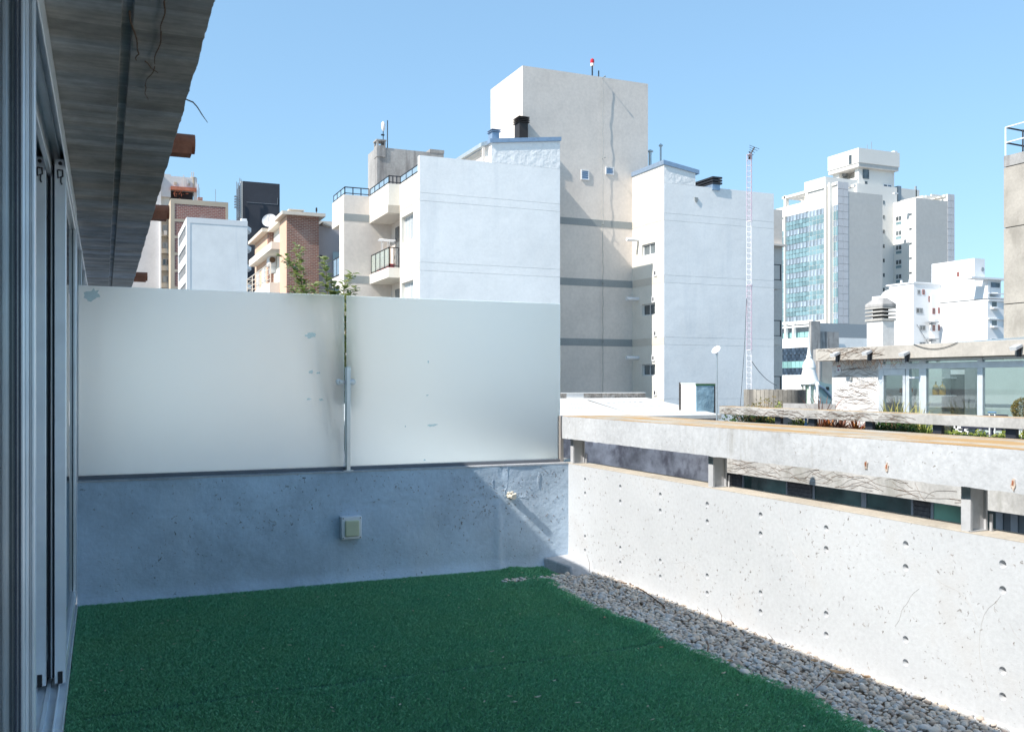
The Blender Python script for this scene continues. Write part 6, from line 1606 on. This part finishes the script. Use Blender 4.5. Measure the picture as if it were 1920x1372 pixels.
px_l = [(1748.5, 1753, 578, 589), (1759, 1761.5, 577, 588), (1748.5, 1753, 610, 620.5), (1759, 1761.5, 609, 620)]
x2 = XY(1746, dy1 - .3)
part('service_bay', MB().box(x2, dx0 - .01, dy1 - .3, dy1 + 3, -24, ZY(1750, 551, dy1)), M['pure'], wd_)
for a, b, c, d_2 in px_l: window_y(wd_, dy1 - .3, XY(a, dy1 - .3), XY(b, dy1 - .3), ZY(a, d_2, dy1), ZY(a, c, dy1), -.06, 0, 'winglass', 'redfr', .12)
for py in (603, 634.5): z = ZY(1752, py, dy1 - 1); x0, x1 = XY(1742, dy1 - 1.2), XY(1761, dy1 - 1.2); part('service_balcony', MB().box(x0, x1, dy1 - 1.2, dy1 - .301, z - .15, z).box(x0 + 1, x1 - .5, dy1 - 1.0, dy1 - .31, z - .5, z - .2), M['greyframe'], wd_); part('air_conditioner', MB().box(x1 - .9, x1 - .1, dy1 - 1.1, dy1 - .4, z + .01, z + .5), M['frame'], wd_)
YP = 113.0; qx0, qx1 = XY(1827, YP), XY(1846.5, YP)
part('penthouse', MB().box(qx0, qx1, YP, YX(1747, qx0), zt_ - 3, ZY(1827, 484, YP)), M['pure'], wd_)
for a, b, c, d_2, fr_ in ((1794.5, 1798.5, 510, 519, 'redfr'), (1806, 1812, 503, 517, 'frame')): window_x(wd_, qx0, YX(b, qx0), YX(a, qx0), ZX(a, d_2, qx0), ZX(a, c, qx0), 0, 0, 'winglass' if fr_ == 'redfr' else 'curtain', fr_, .15, rec=False)
x, z = XY(1842, YP), ZY(1842, 505, YP); part('round_vent', MB().cyl((x, YP - .1, z), (x, YP - .002, z), .35, n=16), M['greyframe'], wd_)
pts = [(dx0 - 0.0, zt_ - .1)]
ya, yb = YX(1829, dx0), YX(1812, dx0)
sp = [(YD - .1, zt_ - .1)]
for i in range(9): t = i / 8 * math.pi / 2; sp.append((ya + (yb - ya) * (1 - math.cos(t)), zt_ - .1 + 1.3 * math.sin(t)))
sp += [(yb + 3, zt_ + 1.2), (yb + 3, zt_ - 1.5), (YD - .1, zt_ - 1.5)]
part('curved_shoulder', MB().prism(sp[1:], 'x', dx0 + .001, dx0 + 3), M['pure'], wd_)
for px, py in ((1690, 533), (1706, 530)): y = YX(px, wx0 + 1); part('roof_pipe', MB().cyl((wx0 + 1, y, zw), (wx0 + 1, y, zw + .9), .18, n=8), M['frame'], wd_)
x0, x1 = XY(1718, Y1 - 1), XY(1740, Y1 - 1); part('downpipe', MB().tube([(XY(1718.5, Y1), Y1 - .08, ZY(1718, 608, Y1)), (XY(1741, Y1), Y1 - .08, ZY(1741, 646, Y1))], .05, 4), M['greyframe'], wd_)

# ------------------------------------------------------------------ bare concrete pier with a steel guard rail at the right edge
cp_ = PD(1882, 400, 24.0); XQ = cp_.x; yq = cp_.y
pr_ = thing('concrete_pier', 'tall bare concrete stair tower with joint lines and a steel guard rail on top', 'tower', (XQ, yq - 1, -8))
zt_ = ZX(1884, 292, XQ); zj = [ZX(1900, 425, XQ), ZX(1900, 569, XQ)]
M['pierconc'] = surf('blotched_pier_concrete', (0.37, 0.34, 0.30), .95, .14, 1.2, .08, 16, .3, 30, .006, .7, (1.3, 1.3, .7), (0.24, 0.22, 0.19), st=(.5, .7))
lev = [-8] + zj[::-1] + [zt_ - .30, zt_]
for a, b in zip(lev[:-1], lev[1:]): part('concrete_lift', MB().box(XQ, XQ + 2.5, yq - 4, yq, a + .012, b - .012), M['stain'] if b == zt_ else M['pierconc'], pr_)
part('core', MB().box(XQ + .03, XQ + 2.4, yq - 3.9, yq - .03, -8, zt_ - .05), M['black'], pr_)
gr = MB(); h0, h1 = zt_ + .33, zt_ + .72
for y in (yq - .03, yq - 1.6): gr.tube([(XQ + .03, y, zt_), (XQ + .03, y, h1)], .022, 6)
for z in (h0, h1): gr.tube([(XQ + .03, yq - .03, z), (XQ + .03, yq - 3.9, z)], .018, 6)
part('guard_rail', gr, M['whiteplastic'], pr_)
gr = MB()
for z in (h0, h1): gr.tube([(XQ + .05, yq - .03, z), (XQ + 1.1, yq - .03, z - .03)], .022, 6)
gr.tube([(XQ + .62, yq - .06, zt_), (XQ + .62, yq - .06, h1)], .022, 6)
part('guard_rail', gr, M['darkmetal'], pr_)

# ------------------------------------------------------------------ brick house on the left
YBk = 48.0; kx0, kx1 = XY(538, YBk), XY(598, YBk); kt = ZY(560, 405, YBk)
bh = thing('brick_house', 'house with a red brick stack, peach side walls and a railed balcony', 'building', (9, 52, -24))
M['brick'] = brickmat('red_brick', (0.27, 0.115, 0.08), (0.19, 0.085, 0.065), (0.38, 0.32, 0.28), .24, .085); M['peach'] = surf('peach_render', (0.66, 0.45, 0.33), .9, .06, .6, .04, 9); M['mauve'] = surf('pale_mauve_render', (0.46, 0.43, 0.44), .9, .06, .6)
M['eave'] = surf('cream_eave_stone', (0.66, 0.60, 0.52), .9, .06, 2)
ky = YX(525, kx0)
part('brick_stack', MB().box(kx0, kx1, YBk, ky, -24, kt), M['brick'], bh); part('side_wall', MB().box(kx0 - .02, kx0 - .001, YBk + .01, ky, -24, kt - .02), M['peach'], bh)
e = .28
part('cap', MB().box(kx0 - e, kx1 + e, YBk - e, ky + .2, kt + .002, kt + .17), M['eave'], bh); part('cap', MB().box(kx0 + .2, XY(566, YBk), YBk + .1, ky - .2, kt + .172, kt + .28).box(kx0 + .1, XY(567, YBk) + .1, YBk, ky - .1, kt + .281, kt + .33), M['eave'], bh)
X8 = kx0; y53, y59 = YX(503, X8), YX(478, X8)
zq = ZX(503, 432, X8)
part('side_wall', MB().box(X8, X8 + 3, y53 + .3, y59, -24, zq - .1), M['peach'], bh); part('brick_end', MB().box(X8 + .01, X8 + .30, y53, y53 + .299, -24, zq - .1), M['brick'], bh)
part('eave', MB().box(X8 - .35, X8 + 3, y53 - .1, y59 + .4, zq - .09, zq + .10), M['eave'], bh)
part('white_wall', MB().box(X8 + .3, X8 + 3, ky + .01, y53 + .29, -24, ZX(515, 425, X8)), M['cream'], bh); part('eave', MB().box(X8 - .05, X8 + 3, ky + .01, y53 - .11, ZX(515, 425, X8) + .002, ZX(515, 425, X8) + .2), M['eave'], bh)
zc = ZX(500, 477, X8)
part('canopy', MB().box(X8 - .45, X8 + .3, ky - .02, YX(482, X8) + .2, zc - .28, zc + .1), M['cream'], bh)
zb = ZX(500, 533, X8)
part('balcony_floor', MB().box(X8 - .55, X8 - .002, ky - .1, y59 - .2, zb - 1.5, zb - .35), M['cream'], bh)
br = thing('balcony_rail', 'cream tubular rail around the balcony of the brick house', 'railing', (X8 - .5, 54, zb - .35))
m_ = MB(); xr = X8 - .5; ya_, yb_2 = ky - .05, y59 - .3
for k in range(4): m_.tube([(xr, ya_, zb - .15 + .27 * k), (xr, yb_2, zb - .15 + .27 * k)], .03 if k == 3 else .018, 5); m_.tube([(xr, yb_2, zb - .15 + .27 * k), (X8, yb_2, zb - .15 + .27 * k)], .018, 5)
part('rail', m_, M['cream'], br)
for k in range(5): y = ya_ + (yb_2 - ya_) * k / 4; part('post', MB().tube([(xr, y, zb - .35), (xr, y, zb + .68)], .025, 5), M['cream'], br)
for a, b in ((482, 487), (492.5, 499)):
    window_x(bh, X8, YX(b, X8), YX(a, X8), ZX(490, 545, X8), ZX(490, 506, X8), 0, 0, 'curtain', 'frame', .08, rec=False)
acy = YX(513, X8 + .3); acz = ZX(512, 495, X8)
ac = thing('air_conditioner', 'outdoor air conditioner unit under the white canopy of the brick house', 'air conditioner', (X8 + .1, acy, acz))
part('casing', MB().box(X8 - .1, X8 + .28, y53 - .95, y53 - .05, acz, acz + .62), M['antwhite'], ac, bev=.02); part('grille', MB().cyl((X8 + .08, y53 - .951, acz + .31), (X8 + .08, y53 - .975, acz + .31), .16, n=18), M['bark'], ac)
parts('bracket', MB().box(X8, X8 + .28, y53 - .85, y53 - .8, acz - .35, acz - .001).box(X8, X8 + .28, y53 - .2, y53 - .15, acz - .35, acz - .001), M['frame'], ac)
window_x(bh, X8 + .3, ky + .15, ky + 1.6, ZX(520, 545, X8), ZX(520, 482, X8), 0, 1, 'navyglass', 'frame', .06, rec=False)
part('mauve_wall', MB().box(kx1 + .002, XY(660, YBk + .8), YBk + .8, YBk + 6, -24, ZY(620, 420, YBk)), M['mauve'], bh); part('eave', MB().prism([(kx1 + .3, ZY(600, 413, YBk)), (XY(625, YBk), ZY(625, 420, YBk)), (XY(625, YBk), ZY(625, 423, YBk)), (kx1 + .3, ZY(600, 417, YBk))], 'y', YBk + .5, YBk + 6), M['eave'], bh)
x0, x1 = XY(624, YBk + .7), XY(645, YBk + .7); part('glass_screen', MB().box(x0, x1, YBk + .70, YBk + .73, ZY(634, 545, YBk), ZY(634, 469, YBk)), plain('pale_blue_screen', (0.40, 0.52, 0.56), .3), bh)
x, z = XY(602, YBk + .75), ZY(602, 478, YBk); part('round_vent', MB().cyl((x, YBk + .72, z), (x, YBk + .80, z), .09, n=14), M['darkmetal'], bh)
# satellite dish
sdp = Vector((X8 + .35, y53 - .3, zq + .1)); dsh = thing('satellite_dish', 'white satellite dish on the eave of the brick house', 'satellite dish', tuple(sdp))
cd = Vector((XY(505, y53 - .3), y53 - .3, ZY(505, 415, y53))); ax = Vector((-.25, -.9, .35)).normalized(); a_ = ax.orthogonal().normalized(); b__ = ax.cross(a_); dm = MB(); nn = 22
for r, h in ((.001, -.1), (.15, -.085), (.28, -.05), (.38, .0), (.385, .012), (.28, -.065), (.15, -.1), (.001, -.115)):
    for i in range(nn): t = 2 * math.pi * i / nn; dm.v.append(tuple(cd + a_ * (r * 1.1 * math.cos(t)) + b__ * (r * math.sin(t)) + ax * h))
for j in range(7):
    for i in range(nn): w = (i + 1) % nn; dm.f.append((j*nn + i, j*nn + w, (j+1)*nn + w, (j+1)*nn + i))
part('reflector', dm, M['antwhite'], dsh); lo = cd - Vector((0, 0, .36)); part('feed_arm', MB().tube([lo, cd + ax * .38 - Vector((0, 0, .15)), cd + ax * .42], .02, 5).lathe(tuple(cd + ax * .42), [(.05, -.05), (.05, .06)], 8), M['antwhite'], dsh); part('mount', MB().tube([tuple(sdp), (cd.x, cd.y + .12, cd.z - .3), (cd.x, cd.y + .1, cd.z)], .03, 6), M['steel'], dsh)
x = XY(593, YBk + 1); part('aerial', MB().tube([(x, YBk + 1, kt), (x + .02, YBk + 1, ZY(593, 389, YBk + 1))], .02, 4).box(x - .03, x + .05, YBk + .97, YBk + 1.03, ZY(593, 397, YBk + 1), ZY(593, 390, YBk + 1)), M['brownmetal'], bh)

# ------------------------------------------------------------------ plain white block, black tower and the brick-faced tower behind
YM = 145.0; mx0, mx1 = XY(350, YM), XY(464, YM); zt_ = ZY(350, 407, YM)
mw = thing('white_block', 'plain white block with a blank front and ribbon windows on its narrow side', 'building', ((mx0 + mx1) / 2, 150, -24)); my = YX(334, mx0)
part('front_wall', MB().box(mx0 + .02, mx1, YM, YM + .4, -24, zt_ - .8), M['white'], mw); part('border', MB().box(mx0 - .01, mx0 + .5, YM - .04, YM - .001, -24, zt_ - .8).box(mx0 - .01, mx1 + .02, YM - .04, YM - .002, zt_ - .799, zt_), M['pure'], mw)
part('body', MB().box(mx0 + .3, mx1, YM + .41, my, -24, zt_ - .02), M['white'], mw)
for k in range(6):
    zs_ = ZX(350, 418 + 36 * k, mx0); zl = zs_ - 1.55
    part('spandrel', MB().box(mx0, mx0 + .29, YM + .41, my, zl - 1.3, zl), M['pure'], mw)
    for q in range(4): w = (my - YM - 2.2) / 4; y0 = YM + 1.4 + w * q; window_x(mw, mx0, y0 + .1, y0 + w - .1, zl + .002, zs_, .1, 0, 'winglass', 'greyframe', .12)
    parts('pier', MB().box(mx0, mx0 + .29, YM + .41, YM + 1.4, zl + .002, zs_ + .01).box(mx0, mx0 + .29, my - .9, my, zl + .002, zs_ + .01), M['pure'], mw)
part('parapet', MB().box(mx0, mx0 + .29, YM + .41, my, ZX(350, 418, mx0) + .012, zt_), M['pure'], mw)
for k in range(4):
    z = ZY(466, 424 + 36.2 * k, YM); part('balcony', MB().prism([(mx1 + .002, YM + .3), (mx1 + .9, YM + 2.5), (mx1 + .9, YM + 5), (mx1 + .002, YM + 5)], 'z', z - .5, z + .1), M['pure'], mw)
parts('roof_box', MB().box(XY(453, YM + 1), XY(463, YM + 1), YM + 1, YM + 3, zt_, zt_ + .5).box(XY(432, YM + 8), XY(438, YM + 8), YM + 8, YM + 9, zt_ - 1, zt_ + .9), M['pure'], mw)
c = (XY(446, YM + 3), YM + 3, zt_ - .1); part('roof_tank', MB().lathe(c, [(.45, 0), (.45, .45), (.25, .65), (.01, .7)], 16), M['darkmetal'], mw)
YT_ = 200.0; tx0, tx1 = XY(455, YT_), XY(524.5, YT_); zt_ = ZY(455, 339.5, YT_)
dt = thing('black_tower', 'tall windowless black tower with a caged ladder and masts on its edge', 'building', ((tx0 + tx1) / 2, 205, -24)); M['tblack'] = surf('black_cladding', (0.055, 0.058, 0.07), .8, .15, .1, .05, 1, .1)
part('shaft', MB().box(tx0, tx1, YT_, YT_ + 9, -24, zt_), M['tblack'], dt)
pb = MB(); za_, zb_ = ZY(490, 369, YT_), ZY(490, 381, YT_); pb.box(tx0 + .8, tx1 - .4, YT_ - .06, YT_ - .001, zb_ - .1, zb_); pb.box(tx1 - .5, tx1 - .4, YT_ - .06, YT_ - .001, zb_, za_)
part('trim', pb, plain('grey_trim', (0.22, 0.23, 0.25), .7), dt); part('corner_trim', MB().box(tx0 - .35, tx0 - .001, YT_ - .02, YT_ + 1, -24, zt_), M['hconc'], dt)
ld = MB(); xl, yl_ = XY(448.5, YT_ - 1), YT_ - 1
for px in (446.5, 451): ld.tube([(XY(px, yl_), yl_, ZY(448, 410, YT_)), (XY(px, yl_), yl_, ZY(448, 345, YT_))], .14, 4)
for k in range(16): z = ZY(448, 410 - 4 * k, YT_); ld.tube([(XY(445, yl_), yl_, z), (XY(453, yl_), yl_, z)], .09, 3)
for px, a, b in ((443.5, 415, 341), (449.5, 345, 334), (452, 345, 336)): ld.tube([(XY(px, yl_), yl_, ZY(px, a, yl_)), (XY(px, yl_), yl_, ZY(px, b, yl_))], .09, 4)
for k in range(5): z = ZY(441, 370 + 5 * k, YT_); ld.tube([(XY(445, yl_), yl_, z), (XY(440, yl_), yl_ - .5, z), (XY(440, yl_), yl_ + .5, z), (XY(445, yl_), yl_ + .6, z)], .1, 4)
part('ladder_mast', ld, M['greyframe'], dt)
YR = 180.0; rx0_, rx1_ = XY(320, YR), XY(428, YR); zr_ = ZY(320, 372, YR)
rt_ = thing('brick_tower', 'apartment tower with a brick panelled end wall in a tan frame', 'building', ((rx0_ + rx1_) / 2, 185, -24)); M['tan'] = surf('tan_render', (0.52, 0.43, 0.33), .9, .08, .3); M['brick2'] = brickmat('far_red_brick', (0.34, 0.14, 0.11), (0.24, 0.10, 0.08), (0.42, 0.32, 0.28), .7, .3)
part('body', MB().box(rx0_, rx1_, YR + .2, YR + 12, -24, zr_ - .05), M['tan'], rt_)
fl = 31.2 * YR / (CA - _u(374) * SA) / F
xa, xb = XY(327.5, YR), XY(423, YR)
fr = MB(); fr.box(rx0_, xa, YR, YR + .199, -24, zr_); fr.box(xb, rx1_, YR, YR + .199, -24, zr_); fr.box(xa + .001, xb - .001, YR, YR + .199, zr_ - .9, zr_ - .001); zt0 = zr_ - .9 - 2.75
for k in range(8): fr.box(xa + .001, xb - .001, YR, YR + .199, zt0 - .45 - fl * k, zt0 - fl * k)
part('tan_frame', fr, M['tan'], rt_)
for k in range(8): part('brick_panel', MB().box(xa + .002, xb - .002, YR + .06, YR + .198, zt0 - fl * k + .002, (zt0 - .45 - fl * (k - 1)) - .002 if k else zr_ - .902), M['brick2'], rt_)
x0, x1 = XY(371, YR + 2), XY(380, YR + 2); part('chimney', MB().box(x0, x1, YR + 2, YR + 3, zr_ - .1, ZY(375, 366, YR)), M['brick2'], rt_)
for px, b in ((404, 355), (372, 345), (374, 352)): part('aerial', MB().tube([(XY(px, YR + 3), YR + 3, zr_ - .1), (XY(px, YR + 3), YR + 3, ZY(px, b, YR + 3))], .06, 4), M['greyframe'], rt_)
YL = 186.0; lx0, lx1 = XY(225, YL), XY(302, YL); lx2 = XY(370, YL); zl_ = ZY(320, 326, YL)
lt = thing('pale_tower', 'tall pale apartment tower with window bays and a rusty roof gallery at the slab edge', 'building', (lx1, 190, -24)); M['pale'] = surf('pale_pink_render', (0.66, 0.62, 0.60), .9, .07, .2, .04, 2)
part('body', MB().box(lx0 - 6, lx1, YL, YL + 12, -24, zl_), M['pale'], lt); part('bay_wall', MB().box(lx1 + .002, XY(319, YL), YL + 1.2, YL + 12, -24, ZY(310, 368, YL)), M['cream'], lt)
part('bay_side', MB().box(lx1 - .3, lx1 - .001, YL - .8, YL - .001, -24, ZY(310, 385, YL)), M['pure'], lt)
part('roof_block', MB().box(lx1 + .002, XY(320.5, YL), YL + .5, YL + 11, ZY(310, 368, YL) + .002, zl_ - .01).box(XY(320.5, YL), lx2, YL + .5, YL + 11, ZY(340, 350, YL), zl_ - .3), M['pale'], lt)
part('gallery_back', MB().box(XY(320.5, YL), XY(366, YL), YL + 5, YL + 6, 25, ZY(340, 350, YL) - .001), plain('dark_gallery', (0.06, 0.05, 0.055), .9), lt); part('gallery_post', MB().box(XY(364, YL), lx2, YL + .5, YL + 1.4, 25, ZY(340, 350, YL) - .001), M['pale'], lt)
M['rustred'] = surf('rusty_red_beam', (0.45, 0.16, 0.10), .8, .2, .6); part('gallery_beam', MB().box(XY(320, YL), XY(368, YL), YL - .3, YL + .499, ZY(340, 357, YL), ZY(340, 351, YL)), M['rustred'], lt)
gl2 = MB(); rr = random.Random(4)
for i in range(14): a, b = rr.uniform(325, 362), rr.uniform(357, 373); L_ = rr.uniform(2, 7); p = Vector((XY(a, YL + 1), YL + 1, ZY(a, b, YL))); gl2.tube([p, p + Vector((rr.choice((0, L_ * .1, -L_ * .05)), 0, rr.choice((L_ * .12, .05))))], .10, 4)
part('gallery_rail', gl2, M['rustred'], lt)
for px, a, b in ((344.5, 350, 328), (352, 345, 334), (359.5, 332, 322), (363, 332, 322), (371.5, 366, 345)): part('aerial', MB().tube([(XY(px, YL + .3), YL + .3, ZY(px, a, YL)), (XY(px, YL + .3), YL + .3, ZY(px, b, YL))], .12, 4), M['pale'], lt)
part('column_cap', MB().cyl((XY(363.5, YL), YL + 1, ZY(363, 352, YL)), (XY(363.5, YL), YL + 1, ZY(363, 331, YL)), .55, n=12), M['tan'], lt)
for px, py, w_ in ((329, 343, 2.6), (354.5, 345, 1.8)): part('vent_opening', MB().box(XY(px - w_, YL + .45), XY(px + w_, YL + .45), YL + .42, YL + .499, ZY(px, py + 2.5, YL), ZY(px, py - 2.5, YL)), M['tan'], lt)
for py0_, py1_ in ((390, 397), (420, 432), (453, 463.5), (484, 496), (516, 528)):
    window_y(lt, YL + 1.2, XY(304.5, YL + 1.2), XY(318, YL + 1.2), ZY(311, py1_, YL), ZY(311, py0_, YL), -.08, 1, 'curtain' if py0_ != 484 else 'winglass', 'frame', .12)
    part('balcony_box', MB().box(lx1 + .01, XY(318.5, YL + .2), YL + .3, YL + 1.1, ZY(311, py1_ + 11, YL), ZY(311, py1_ + 2, YL)), M['cream'], lt)
z = ZY(310, 441, YL); part('air_conditioner', MB().box(XY(307, YL), XY(313, YL), YL - .3, YL + .29, z, z + .8), M['antwhite'], lt)
